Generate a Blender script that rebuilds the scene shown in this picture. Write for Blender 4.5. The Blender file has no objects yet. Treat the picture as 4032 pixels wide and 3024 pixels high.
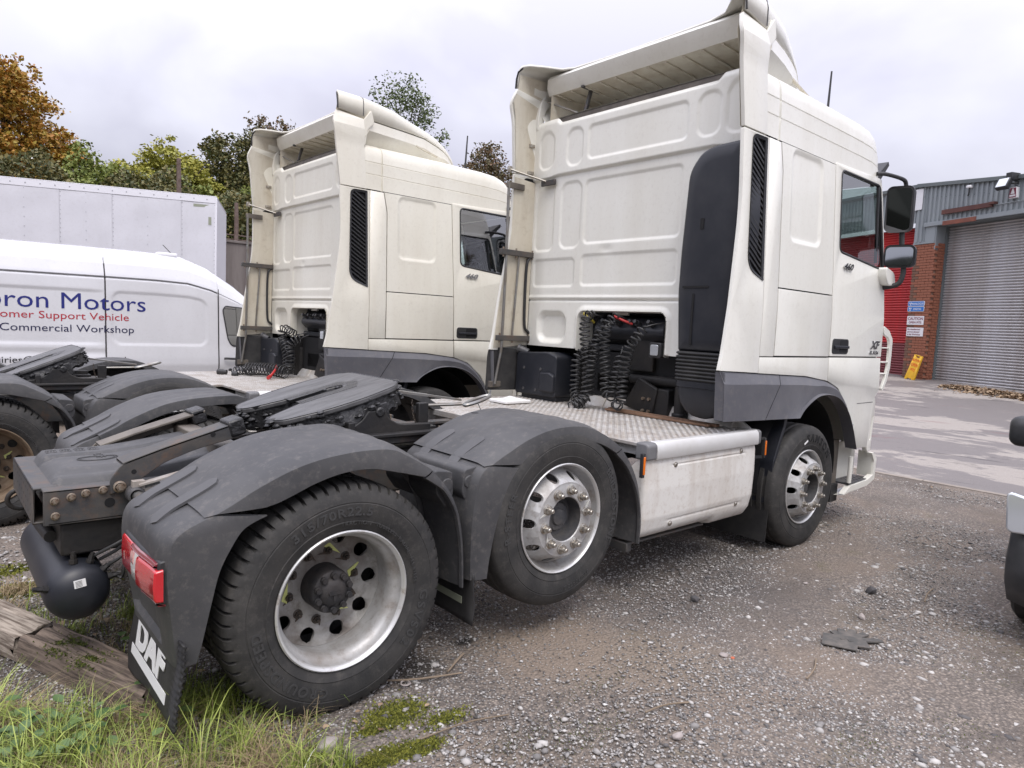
import bpy, bmesh, math, random
import numpy as np
from mathutils import Vector, Matrix
from mathutils.geometry import tessellate_polygon
random.seed(7)
RNG = np.random.default_rng(7)
PI = math.pi
SC = bpy.context.scene
COL = SC.collection

# ------------------------------------------------------------------ camera
cam_d = bpy.data.cameras.new('camera'); cam = bpy.data.objects.new('camera', cam_d); COL.objects.link(cam)
CP = Vector((-1.34656, -3.78105, 1.69220)); YAW, PIT, ROL = 0.850379, -0.087396, 0.047234
_f = Vector((math.cos(PIT)*math.cos(YAW), math.cos(PIT)*math.sin(YAW), math.sin(PIT)))
_r = _f.cross(Vector((0, 0, 1))).normalized(); _u = _r.cross(_f)
_r2 = math.cos(ROL)*_r + math.sin(ROL)*_u; _u2 = -math.sin(ROL)*_r + math.cos(ROL)*_u
_m = Matrix((_r2, _u2, -_f)).transposed().to_4x4(); _m.translation = CP
cam.matrix_world = _m
cam_d.sensor_width = 36; cam_d.lens = 2680.135/4032*36
cam_d.clip_start = 0.05; cam_d.clip_end = 2000
SC.camera = cam

# ------------------------------------------------------------------ world, sun, exposure
SUN_EL, SUN_AZ = math.radians(58), math.radians(-118)      # azimuth: angle from +x towards +y of the direction TO the sun
w = bpy.data.worlds.new('World'); SC.world = w; w.use_nodes = True
nt = w.node_tree; N = nt.nodes; L = nt.links; N.clear()
out = N.new('ShaderNodeOutputWorld'); bg = N.new('ShaderNodeBackground'); L.new(bg.outputs[0], out.inputs[0])
sky = N.new('ShaderNodeTexSky'); sky.sky_type = 'NISHITA'; sky.sun_disc = False
sky.sun_elevation = SUN_EL; sky.sun_rotation = PI/2 - SUN_AZ
tc = N.new('ShaderNodeTexCoord'); sep = N.new('ShaderNodeSeparateXYZ'); L.new(tc.outputs['Generated'], sep.inputs[0])
# cloud deck: brightness follows the overcast law (1 + 2 sin el) / 3, mottled by layered noise
cl = N.new('ShaderNodeMath'); cl.operation = 'MAXIMUM'; L.new(sep.outputs[2], cl.inputs[0]); cl.inputs[1].default_value = 0
law = N.new('ShaderNodeMath'); law.operation = 'MULTIPLY_ADD'; L.new(cl.outputs[0], law.inputs[0]); law.inputs[1].default_value = 3.5; law.inputs[2].default_value = .66
mp = N.new('ShaderNodeMapping'); mp.inputs['Scale'].default_value = (1.0, 1.0, 1.7); L.new(tc.outputs['Generated'], mp.inputs[0])
n1 = N.new('ShaderNodeTexNoise'); n1.inputs['Scale'].default_value = 2.6; n1.inputs['Detail'].default_value = 5; n1.inputs['Roughness'].default_value = .48; n1.inputs['Distortion'].default_value = .35
L.new(mp.outputs[0], n1.inputs['Vector'])
cr = N.new('ShaderNodeValToRGB'); cr.color_ramp.elements[0].position = .34; cr.color_ramp.elements[0].color = (3.7, 3.66, 4.35, 1)
cr.color_ramp.elements[1].position = .64; cr.color_ramp.elements[1].color = (5.2, 5.2, 5.85, 1)
L.new(n1.outputs[0], cr.inputs[0])
mul = N.new('ShaderNodeVectorMath'); mul.operation = 'MULTIPLY'; L.new(cr.outputs[0], mul.inputs[0]); L.new(law.outputs[0], mul.inputs[1])
mx = N.new('ShaderNodeMix'); mx.data_type = 'RGBA'; mx.inputs[0].default_value = .93
L.new(sky.outputs[0], mx.inputs[6]); L.new(mul.outputs[0], mx.inputs[7])
L.new(mx.outputs[2], bg.inputs[0]); bg.inputs[1].default_value = .1
sun_d = bpy.data.lights.new('sun', 'SUN'); sun_d.energy = 1.5; sun_d.angle = math.radians(30); sun_d.color = (1, .94, .86)
sun = bpy.data.objects.new('sun', sun_d); COL.objects.link(sun)
_sd = Vector((math.cos(SUN_EL)*math.cos(SUN_AZ), math.cos(SUN_EL)*math.sin(SUN_AZ), math.sin(SUN_EL)))
sun.rotation_euler = _sd.to_track_quat('Z', 'Y').to_euler(); sun.location = (0, -5, 30)
SC.view_settings.view_transform = 'Standard'; SC.view_settings.look = 'None'
SC.view_settings.exposure = 0.38; SC.view_settings.gamma = 1; SC.view_settings.use_curve_mapping = False
SC.render.engine = 'CYCLES'
SC.cycles.max_bounces = 6; SC.cycles.transparent_max_bounces = 8; SC.cycles.use_denoising = True
SC.cycles.sample_clamp_indirect = 4

# ------------------------------------------------------------------ materials
def srgb(r, g, b):
    f = lambda c: (c/12.92 if c <= .04045 else ((c+.055)/1.055)**2.4)
    return (f(r/255), f(g/255), f(b/255))
MATS = {}
def mat(name, col, rough=.5, metal=0., col2=None, nscale=3., namt=.5, bump=0., bscale=40., spec=.5, coat=0., streak=None, rrand=0., ramp=(.4, .65), bdet=4, isl=None, speck=None):
    """base colour, a second colour laid over it by noise (dirt, wear), fine relief; isl = per-island colour variation"""
    m = bpy.data.materials.new(name); m.use_nodes = True; nt = m.node_tree; N = nt.nodes; L = nt.links
    b = N['Principled BSDF']; b.inputs['Roughness'].default_value = rough; b.inputs['Metallic'].default_value = metal
    b.inputs['Specular IOR Level'].default_value = spec; b.inputs['Coat Weight'].default_value = coat; b.inputs['Coat Roughness'].default_value = .08
    b.inputs['Base Color'].default_value = (*col, 1)
    tc = N.new('ShaderNodeTexCoord'); src = None
    if col2 is not None:
        mp = N.new('ShaderNodeMapping'); L.new(tc.outputs['Object'], mp.inputs[0])
        if streak: mp.inputs['Scale'].default_value = streak
        nz = N.new('ShaderNodeTexNoise'); nz.inputs['Scale'].default_value = nscale; nz.inputs['Detail'].default_value = 7; nz.inputs['Roughness'].default_value = .62
        L.new(mp.outputs[0], nz.inputs['Vector'])
        rp = N.new('ShaderNodeValToRGB'); rp.color_ramp.elements[0].position = ramp[0]; rp.color_ramp.elements[1].position = ramp[1]
        rp.color_ramp.elements[0].color = (0, 0, 0, 1); rp.color_ramp.elements[1].color = (namt, namt, namt, 1)
        L.new(nz.outputs[0], rp.inputs[0])
        mx = N.new('ShaderNodeMix'); mx.data_type = 'RGBA'; mx.inputs[6].default_value = (*col, 1); mx.inputs[7].default_value = (*col2, 1)
        L.new(rp.outputs[0], mx.inputs[0]); src = mx.outputs[2]
        if speck:
            ns = N.new('ShaderNodeTexNoise'); ns.inputs['Scale'].default_value = speck[1]; ns.inputs['Detail'].default_value = 5; ns.inputs['Roughness'].default_value = .75; L.new(tc.outputs['Object'], ns.inputs['Vector'])
            rs = N.new('ShaderNodeMapRange'); rs.inputs[1].default_value = .52; rs.inputs[2].default_value = .72; rs.inputs[4].default_value = speck[2]; L.new(ns.outputs[0], rs.inputs[0])
            m2 = N.new('ShaderNodeMix'); m2.data_type = 'RGBA'; L.new(rs.outputs[0], m2.inputs[0]); L.new(src, m2.inputs[6]); m2.inputs[7].default_value = (*speck[0], 1); src = m2.outputs[2]
        L.new(src, b.inputs['Base Color'])
        if rrand:
            ma = N.new('ShaderNodeMath'); ma.operation = 'MULTIPLY_ADD'; L.new(rp.outputs[0], ma.inputs[0]); ma.inputs[1].default_value = rrand; ma.inputs[2].default_value = rough
            L.new(ma.outputs[0], b.inputs['Roughness'])
    if isl is not None:
        g = N.new('ShaderNodeNewGeometry'); rp = N.new('ShaderNodeValToRGB'); rp.color_ramp.interpolation = 'LINEAR'
        el = rp.color_ramp.elements
        for i, c in enumerate(isl):
            p = i/(len(isl)-1)
            e = el[0] if i == 0 else (el[1] if i == len(isl)-1 else el.new(p))
            e.position = p; e.color = (*c, 1)
        L.new(g.outputs['Random Per Island'], rp.inputs[0]); L.new(rp.outputs[0], b.inputs['Base Color'])
    if bump:
        nb = N.new('ShaderNodeTexNoise'); nb.inputs['Scale'].default_value = bscale; nb.inputs['Detail'].default_value = bdet
        L.new(tc.outputs['Object'], nb.inputs['Vector'])
        bp = N.new('ShaderNodeBump'); bp.inputs['Strength'].default_value = bump; bp.inputs['Distance'].default_value = .01
        L.new(nb.outputs[0], bp.inputs['Height']); L.new(bp.outputs[0], b.inputs['Normal'])
    MATS[name] = m
    return m
M = MATS
mat('cream', (.79, .785, .725), .33, col2=(.67, .65, .57), nscale=1.6, namt=.45, coat=.4, streak=(1.6, 1.6, .3), rrand=.12, speck=((.40, .36, .30), 26, .16))
mat('cream_old', (.765, .745, .655), .4, col2=(.63, .59, .49), nscale=1.5, namt=.5, coat=.3, streak=(1.6, 1.6, .3), rrand=.12, speck=((.38, .33, .26), 26, .18))
mat('cream_in', (.64, .61, .52), .5, col2=(.45, .39, .29), nscale=2.2, namt=.7, streak=(1.5, 1.5, .3), speck=((.28, .22, .15), 7, .4))  # grimy inner faces, cream also darkened to carry the shade under the spoiler
mat('plastic_grey', (.044, .0445, .047), .55, col2=(.088, .087, .088), nscale=2.4, namt=.8, bump=.06, bscale=260, rrand=.12, speck=((.17, .155, .14), 24, .42))
mat('skirt_grey', (.098, .099, .112), .5, col2=(.16, .16, .17), nscale=2., namt=.6, bump=.05, bscale=260, speck=((.22, .20, .18), 18, .35))
mat('strap_grey', (.085, .085, .088), .6, col2=(.06, .06, .062), nscale=4, namt=.6)
mat('end_cap_grey', (.17, .17, .175), .5, col2=(.1, .1, .1), nscale=9, namt=.6)
mat('plastic_black', (.017, .018, .021), .5, col2=(.05, .048, .045), nscale=3.5, namt=.5, bump=.05, bscale=200)
mat('plastic_navy', (.014, .016, .022), .42, col2=(.04, .04, .045), nscale=4, namt=.4)
mat('rubber', (.016, .016, .017), .62, col2=(.05, .048, .046), nscale=6, namt=.5, bump=.1, bscale=120)
mat('tyre', (.019, .019, .019), .74, col2=(.055, .052, .048), nscale=6, namt=.75, speck=((.11, .10, .09), 26, .35), bump=.12, bscale=90, ramp=(.35, .7))
mat('tyre_text', (.042, .042, .042), .65)
mat('silver_rim', (.46, .46, .455), .46, .35, col2=(.24, .21, .18), nscale=7, namt=.75, speck=((.16, .12, .09), 25, .5), ramp=(.45, .7), rrand=.3)
mat('rim_bright', (.62, .62, .61), .35, .5, col2=(.28, .22, .16), nscale=18, namt=.8, ramp=(.55, .7))
mat('disc_dirty_shaded', (.30, .295, .28), .55, .2, col2=(.12, .10, .085), nscale=6, namt=.85, speck=((.10, .08, .06), 20, .6))  # sunk drive disc: recess shadow darkened into the base colour, grime over it
mat('rim_rust', (.20, .15, .10), .7, .2, col2=(.10, .06, .035), nscale=9, namt=.8)
mat('nut', (.52, .50, .46), .35, .85, col2=(.2, .14, .08), nscale=60, namt=.7)
mat('nut_dark', (.05, .045, .04), .55, .4, col2=(.11, .07, .045), nscale=60, namt=.6)
mat('hub_grey', (.06, .062, .068), .5, .2, col2=(.14, .13, .12), nscale=12, namt=.6, bump=.2, bscale=40)
mat('hub_dark', (.028, .028, .03), .6, .2, col2=(.07, .06, .055), nscale=14, namt=.6, bump=.3, bscale=40)
mat('pointer', (.55, .58, .2), .5)
mat('pointer_white', (.6, .6, .56), .4, .3)
mat('chassis', (.050, .052, .055), .5, .1, col2=(.11, .095, .08), nscale=5, namt=.7, speck=((.17, .09, .05), 9, .5), bump=.1, bscale=60, rrand=.2)
mat('chassis_dark', (.010, .010, .011), .6, col2=(.034, .029, .024), nscale=5, namt=.6, bump=.2, bscale=40)
mat('chassis_tan', (.17, .15, .125), .6, .1, col2=(.07, .06, .055), nscale=5, namt=.8, bump=.1, bscale=60)
mat('bolt', (.30, .26, .21), .45, .6, col2=(.16, .08, .04), nscale=50, namt=.8)
mat('grease', (.030, .030, .032), .36, col2=(.012, .012, .012), nscale=22, namt=.9, bump=.9, bscale=38, bdet=8)
mat('grease_top', (.12, .12, .122), .45, .15, col2=(.045, .045, .046), nscale=9, namt=.8, bump=.15, bscale=50, streak=(.5, 2.5, 1))
mat('alu', (.50, .485, .46), .5, .4, col2=(.26, .21, .165), nscale=4, namt=.85, rrand=.3)
mat('alu_clean', (.70, .70, .69), .38, .25, col2=(.52, .50, .46), nscale=3, namt=.5)
mat('kick_alu', (.66, .65, .62), .42, .3, col2=(.40, .34, .27), nscale=5, namt=.7)
mat('alu_bump', (.58, .57, .55), .45, .4, col2=(.33, .27, .21), nscale=7, namt=.8)
mat('box_white', (.70, .685, .645), .42, speck=((.36, .28, .21), 30, .4), col2=(.42, .35, .28), nscale=2.6, namt=.7, streak=(2.2, 1, .5), ramp=(.46, .78), bump=.04, bscale=150)
mat('gap', (.006, .006, .007), .8)
mat('lamp_red', (.52, .012, .02), .12, spec=.6, coat=1)
mat('lamp_dark', (.20, .01, .02), .12, coat=1)
mat('lamp_white', (.72, .70, .66), .15, coat=1)
mat('lamp_pink', (.62, .30, .28), .15, coat=1)
mat('amber', (.75, .17, .01), .15, coat=1)
mat('white_print', (.78, .78, .77), .5)
mat('chrome', (.45, .45, .46), .22, .95)
mat('steel_rod', (.30, .30, .29), .4, .8, col2=(.2, .15, .1), nscale=9, namt=.6)
mat('hose', (.030, .030, .031), .42)
mat('hose_red', (.45, .03, .03), .4)
mat('hose_yellow', (.30, .24, .03), .5)
mat('wood_strip', (.24, .14, .085), .75, col2=(.12, .07, .045), nscale=4, namt=.8, streak=(6, 1.2, 6), bump=.3, bscale=30)
mat('mirror', (.34, .35, .37), .03, 1.)
mat('wood_dark', (.020, .023, .016), .95)
def glass(name, tint=(.75, .85, .82), mixf=.25):
    m = bpy.data.materials.new(name); m.use_nodes = True; nt = m.node_tree; N = nt.nodes; L = nt.links; N.clear()
    o = N.new('ShaderNodeOutputMaterial'); t = N.new('ShaderNodeBsdfTransparent'); t.inputs[0].default_value = (*tint, 1)
    g = N.new('ShaderNodeBsdfGlossy'); g.inputs['Roughness'].default_value = .02; g.inputs[0].default_value = (1, 1, 1, 1)
    fr = N.new('ShaderNodeLayerWeight'); fr.inputs[0].default_value = mixf; fm = N.new('ShaderNodeMath'); fm.operation = 'MAXIMUM'; fm.inputs[1].default_value = .34; L.new(fr.outputs['Fresnel'], fm.inputs[0])
    mx = N.new('ShaderNodeMixShader'); L.new(fm.outputs[0], mx.inputs[0]); L.new(t.outputs[0], mx.inputs[1]); L.new(g.outputs[0], mx.inputs[2]); L.new(mx.outputs[0], o.inputs[0])
    MATS[name] = m
glass('cab_glass', (.80, .90, .86), .35)
glass('van_glass', (.10, .13, .13), .5)
mat('seat_cloth', (.03, .032, .036), .9)
mat('van_white', (.66, .665, .69), .25, col2=(.56, .56, .58), nscale=1.3, namt=.5, coat=.6, streak=(1, 1, .4), speck=((.38, .36, .33), 30, .15))
mat('box_body', (.63, .63, .67), .4, col2=(.54, .54, .57), nscale=1.2, namt=.6, streak=(1, 1, .35), speck=((.38, .36, .34), 14, .2))
mat('box_trim', (.72, .72, .76), .35)
mat('reflective', (.27, .29, .22), .5)
mat('blue_text', (.012, .018, .17), .4)
mat('navy_text', (.008, .01, .06), .4)
mat('red_text', (.42, .02, .035), .4)
mat('black_text', (.012, .012, .014), .4)
mat('maroon_text', (.20, .04, .07), .5)
mat('concrete', (.17, .15, .14), .9, col2=(.09, .075, .07), nscale=1.2, namt=.8, streak=(2, 2, .25), bump=.3, bscale=12)
mat('rusty_post', (.15, .11, .095), .85, col2=(.08, .05, .04), nscale=6, namt=.8, bump=.2, bscale=30)
mat('clad', (.29, .32, .335), .5, .1, col2=(.18, .2, .22), nscale=.8, namt=.5, streak=(1, 1, .3))
mat('clad_dark', (.12, .14, .145), .55, col2=(.17, .18, .18), nscale=1.5, namt=.5)
mat('shutter', (.47, .465, .475), .36, .35, col2=(.30, .27, .25), nscale=1.4, namt=.8, speck=((.22, .17, .13), 6, .4))
mat('red_door', (.50, .022, .024), .45, col2=(.30, .02, .025), nscale=1.3, namt=.75, speck=((.2, .06, .05), 8, .3))
mat('brick', (.34, .13, .075), .85, col2=(.22, .085, .055), nscale=1.6, namt=.8, bump=.3, bscale=40)
mat('brick_dark', (.13, .085, .06), .9, col2=(.2, .10, .07), nscale=2, namt=.8, bump=.3, bscale=40)
mat('mortar', (.25, .15, .11), .95, col2=(.16, .10, .08), nscale=3, namt=.7)
mat('rust_beam', (.12, .05, .04), .8, col2=(.07, .03, .03), nscale=3, namt=.7)
mat('rust_orange', (.24, .085, .055), .8, col2=(.13, .05, .04), nscale=4, namt=.7)
mat('sign_blue', (.03, .17, .52), .4)
mat('sign_white', (.74, .74, .76), .45)
mat('sign_yellow', (.76, .44, .02), .5, col2=(.45, .24, .03), nscale=5, namt=.6)
mat('orange_red', (.62, .06, .01), .5)
mat('car_silver', (.50, .52, .54), .3, .5, col2=(.42, .43, .45), nscale=3, namt=.5, coat=.5)
mat('car_black', (.022, .024, .027), .5, col2=(.06, .06, .062), nscale=5, namt=.6, bump=.06, bscale=200)
mat('lens', (.6, .63, .66), .08, .4, coat=1)
mat('timber', (.36, .31, .255), .9, col2=(.10, .075, .055), nscale=7, namt=.95, streak=(.55, 9, 9), bump=.7, bscale=24, ramp=(.42, .60))
mat('timber_dark', (.20, .155, .12), .9, col2=(.06, .045, .035), nscale=7, namt=.95, streak=(.55, 9, 9), bump=.7, bscale=24, ramp=(.42, .60))
mat('moss', (.12, .14, .012), .95, isl=[(.04, .055, .008), (.085, .10, .012), (.15, .16, .018), (.22, .22, .03)])
mat('moss_dark', (.05, .07, .01), .95, isl=[(.03, .045, .006), (.06, .08, .01), (.10, .12, .015)])
mat('stones', (.3, .28, .26), .85, isl=[(.075, .07, .07), (.14, .13, .128), (.18, .16, .148), (.24, .22, .205), (.155, .146, .148), (.21, .19, .175), (.29, .265, .245), (.20, .175, .16), (.12, .115, .118), (.25, .225, .205), (.36, .335, .31), (.14, .12, .11), (.50, .48, .455)])
mat('stone_pale', (.36, .32, .30), .85, col2=(.22, .19, .18), nscale=20, namt=.7, bump=.3, bscale=60)
mat('stone_dark', (.06, .058, .06), .85, col2=(.11, .10, .1), nscale=20, namt=.7, bump=.4, bscale=60)
mat('stone_orange', (.45, .13, .07), .85)
mat('grass', (.1, .15, .03), .55, isl=[(.10, .15, .02), (.20, .29, .035), (.29, .38, .06), (.42, .47, .11), (.15, .22, .035), (.36, .42, .09)])
mat('straw', (.33, .26, .15), .75, isl=[(.28, .21, .12), (.46, .37, .22), (.58, .49, .31), (.34, .26, .15)])
mat('bramble', (.05, .09, .025), .5, isl=[(.05, .10, .03), (.09, .16, .045), (.13, .20, .065)])
mat('twig', (.22, .17, .12), .85)
mat('dead_leaf', (.3, .2, .11), .8, isl=[(.16, .10, .06), (.33, .22, .13), (.46, .34, .22), (.25, .15, .08), (.38, .28, .18)])
mat('bark', (.07, .055, .042), .95, bump=.4, bscale=12)
def leafmat(name, cols): mat(name, cols[0], .6, isl=[tuple(min(.6, q*1.55) for q in c) for c in cols])
leafmat('leaf_orange', [(.24, .095, .012), (.42, .19, .022), (.32, .16, .02), (.16, .13, .02), (.48, .25, .03), (.38, .15, .015), (.22, .17, .025)])
leafmat('leaf_yellow', [(.22, .20, .03), (.32, .28, .035), (.15, .165, .03), (.38, .33, .05), (.19, .20, .035)])
leafmat('leaf_green', [(.09, .12, .025), (.15, .18, .04), (.06, .09, .02), (.19, .21, .055)])
leafmat('leaf_dark', [(.030, .044, .014), (.055, .07, .02), (.085, .10, .028), (.04, .055, .018), (.12, .10, .03)])
leafmat('leaf_brown', [(.11, .06, .03), (.16, .09, .045), (.09, .075, .03), (.07, .07, .03)])
leafmat('leaf_ash', [(.055, .075, .022), (.10, .12, .035), (.16, .15, .04), (.07, .09, .03)])
# ------------------------------------------------------------------ mesh helpers
class MB:
    """collects shapes and links them as ONE mesh object; flip mirrors across the truck's centre plane (y -> -y)"""
    def __init__(s, flip=False): s.v = []; s.f = []; s.flip = flip; s.marks = []
    def add(s, vs, fs):
        o = len(s.v); s.marks.append((o, len(s.f))); s.v.extend([tuple(v) for v in vs]); s.f.extend([tuple(i+o for i in f) for f in fs]); return s
    def box(s, lo, hi, rot=None, piv=None):
        (a, b, c), (d, e, g) = lo, hi
        vs = [(a,b,c),(d,b,c),(d,e,c),(a,e,c),(a,b,g),(d,b,g),(d,e,g),(a,e,g)]
        if rot is not None:
            p = Vector(piv) if piv else Vector(((a+d)/2, (b+e)/2, (c+g)/2))
            vs = [rot @ (Vector(v)-p) + p for v in vs]
        return s.add(vs, [(0,3,2,1),(4,5,6,7),(0,1,5,4),(1,2,6,5),(2,3,7,6),(3,0,4,7)])
    def bar(s, p, q, wd, h, up=(0,0,1)):
        p = Vector(p); q = Vector(q); d = (q-p).normalized(); u = Vector(up); sd = d.cross(u).normalized()*wd/2; u2 = sd.cross(d).normalized()*h/2
        vs = [p-sd-u2, p+sd-u2, p+sd+u2, p-sd+u2, q-sd-u2, q+sd-u2, q+sd+u2, q-sd+u2]
        return s.add(vs, [(0,1,2,3),(7,6,5,4),(0,4,5,1),(1,5,6,2),(2,6,7,3),(3,7,4,0)])
    def tube(s, path, r, n=8, cap=True, closed=False):
        P = [Vector(p) for p in path]; k = len(P); R = r if hasattr(r, '__len__') else [r]*k
        T = []
        for i in range(k):
            if closed: t = P[(i+1) % k]-P[i-1]
            else: t = P[min(i+1, k-1)]-P[max(i-1, 0)]
            T.append(t.normalized() if t.length > 1e-9 else Vector((0, 0, 1)))
        a = Vector((0, 0, 1)) if abs(T[0].z) < .9 else Vector((1, 0, 0))
        u = T[0].cross(a).normalized(); vs = []
        for i in range(k):
            u = (u - T[i]*u.dot(T[i])); u = u.normalized() if u.length > 1e-6 else T[i].orthogonal().normalized(); w_ = T[i].cross(u)
            for j in range(n):
                an = 2*PI*j/n; vs.append(P[i] + (u*math.cos(an)+w_*math.sin(an))*R[i])
        fs = []
        for i in range(k if closed else k-1):
            i2 = (i+1) % k
            for j in range(n):
                j2 = (j+1) % n; fs.append((i*n+j, i*n+j2, i2*n+j2, i2*n+j))
        if cap and not closed:
            fs.append(tuple(range(n-1, -1, -1))); fs.append(tuple((k-1)*n+j for j in range(n)))
        return s.add(vs, fs)
    def lathe(s, prof, n=48, axis='y', c=(0, 0, 0), close=True):
        """prof = [(radius, along axis)]"""
        vs = []; fs = []; m = len(prof)
        for j in range(n):
            a = 2*PI*j/n; ca, sa = math.cos(a), math.sin(a)
            for r, t in prof:
                q = {'y': (r*ca, t, r*sa), 'x': (t, r*ca, r*sa), 'z': (r*ca, r*sa, t)}[axis]
                vs.append((q[0]+c[0], q[1]+c[1], q[2]+c[2]))
        for j in range(n):
            j2 = (j+1) % n
            for i in range(m-1): fs.append((j*m+i, j*m+i+1, j2*m+i+1, j2*m+i))
        if axis in 'yz' : fs = [f[::-1] for f in fs] if axis == 'y' else fs
        return s.add(vs, fs)
    def prism(s, poly, axis, lo, hi):
        """polygon in the two other axes (x,z for 'y'; y,z for 'x'; x,y for 'z') extruded lo..hi"""
        n = len(poly)
        def mk(p, t): return {'y': (p[0], t, p[1]), 'x': (t, p[0], p[1]), 'z': (p[0], p[1], t)}[axis]
        vs = [mk(p, lo) for p in poly] + [mk(p, hi) for p in poly]
        fs = [tuple(range(n)), tuple(range(2*n-1, n-1, -1))] + [(i, n+i, n+(i+1) % n, (i+1) % n) for i in range(n)]
        return s.add(vs, fs)
    def rows(s, R, closed=False):
        m = len(R[0]); vs = [p for r in R for p in r]; fs = []
        for i in range(len(R)-1):
            for j in range(m if closed else m-1):
                j2 = (j+1) % m; fs.append((i*m+j, i*m+j2, (i+1)*m+j2, (i+1)*m+j))
        return s.add(vs, fs)
    def sheet(s, poly, fn, holes=(), cuts=()):
        """flat polygon (2-D, with holes) triangulated, cut along 2nd coordinate lines, then mapped to 3-D by fn(u, v)"""
        bm = bmesh.new(); loops = [poly]+list(holes); pts = [Vector((p[0], p[1], 0)) for l in loops for p in l]
        bv = [bm.verts.new(p) for p in pts]
        for t in tessellate_polygon([[Vector((p[0], p[1], 0)) for p in l] for l in loops]):
            try: bm.faces.new([bv[i] for i in t])
            except ValueError: pass
        for c in cuts:
            bmesh.ops.bisect_plane(bm, geom=bm.verts[:]+bm.edges[:]+bm.faces[:], plane_co=(0, c, 0), plane_no=(0, 1, 0))
        bm.normal_update()
        for f in bm.faces:
            if f.normal.z < 0: f.normal_flip()
        bm.verts.index_update(); s.add([fn(v.co.x, v.co.y) for v in bm.verts], [[v.index for v in f.verts] for f in bm.faces]); bm.free(); return s
    def each(s, name, m, parent=None, **kw):
        """every shape added becomes an object of its own"""
        out = []; mk = s.marks+[(len(s.v), len(s.f))]
        for (v0, f0), (v1, f1) in zip(mk[:-1], mk[1:]):
            q = MB(s.flip); q.v = s.v[v0:v1]; q.f = [tuple(i-v0 for i in f) for f in s.f[f0:f1]]; out.append(q.build(name, m, parent, **kw))
        return out
    def build(s, name, m, parent=None, smooth=35, bevel=0., seg=2, solid=0., soff=-1, fix=True, kind=None, label=None, sub=0):
        me = bpy.data.meshes.new(name)
        v = s.v; f = s.f
        if s.flip: v = [(x, -y, z) for x, y, z in v]; f = [t[::-1] for t in f]
        me.from_pydata([tuple(p) for p in v], [], f)
        if fix:
            bm = bmesh.new(); bm.from_mesh(me); bmesh.ops.recalc_face_normals(bm, faces=bm.faces[:]); bm.to_mesh(me); bm.free()
        if smooth:
            me.polygons.foreach_set('use_smooth', [True]*len(me.polygons)); me.set_sharp_from_angle(angle=math.radians(smooth))
        me.materials.append(MATS[m]); me.update()
        o = bpy.data.objects.new(name, me); COL.objects.link(o)
        if parent is not None: o.parent = parent
        if solid:
            d = o.modifiers.new('solid', 'SOLIDIFY'); d.thickness = solid; d.offset = soff; d.use_even_offset = False
        if bevel:
            d = o.modifiers.new('bevel', 'BEVEL'); d.width = bevel; d.segments = seg; d.limit_method = 'ANGLE'; d.angle_limit = math.radians(35); d.use_clamp_overlap = True
        if sub:
            d = o.modifiers.new('sub', 'SUBSURF'); d.levels = sub; d.render_levels = sub
        if kind: o['kind'] = kind
        if label: o['label'] = label
        return o
def raw(name, m, V, F, parent=None, smooth=False, kind=None):
    """numpy arrays: V (n,3), F (k,3 or 4)"""
    me = bpy.data.meshes.new(name); k, w_ = F.shape
    me.vertices.add(len(V)); me.vertices.foreach_set('co', np.ascontiguousarray(V, np.float32).ravel())
    me.loops.add(k*w_); me.loops.foreach_set('vertex_index', np.ascontiguousarray(F, np.int32).ravel())
    me.polygons.add(k); me.polygons.foreach_set('loop_start', np.arange(0, k*w_, w_, dtype=np.int32))
    if smooth: me.polygons.foreach_set('use_smooth', np.ones(k, bool))
    me.update(calc_edges=True); me.validate()
    me.materials.append(MATS[m]); o = bpy.data.objects.new(name, me); COL.objects.link(o)
    if parent is not None: o.parent = parent
    if kind: o['kind'] = kind
    return o
def tag(o, label=None, cat=None, group=None, kind=None):
    if label: o['label'] = label
    if cat: o['category'] = cat
    if group: o['group'] = group
    if kind: o['kind'] = kind
    return o
def thing(name, label, cat, loc=(0, 0, 0), rz=0, group=None):
    o = bpy.data.objects.new(name, None); COL.objects.link(o); o.location = loc; o.rotation_euler = (0, 0, rz); o.empty_display_size = .3
    return tag(o, label, cat, group)
def sub(name, parent, loc=(0, 0, 0), rot=(0, 0, 0)):
    o = bpy.data.objects.new(name, None); COL.objects.link(o); o.parent = parent; o.location = loc; o.rotation_euler = rot; o.empty_display_size = .1
    return o
def copy_tree(o, parent=None):
    c = o.copy(); COL.objects.link(c)
    if parent is not None: c.parent = parent
    for ch in list(o.children): copy_tree(ch, c)
    return c
def inst(src, parent, loc, rot=(0, 0, 0)):
    c = src.copy(); COL.objects.link(c); c.parent = parent; c.location = loc; c.rotation_euler = rot; return c
_fonts = {}
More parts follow.
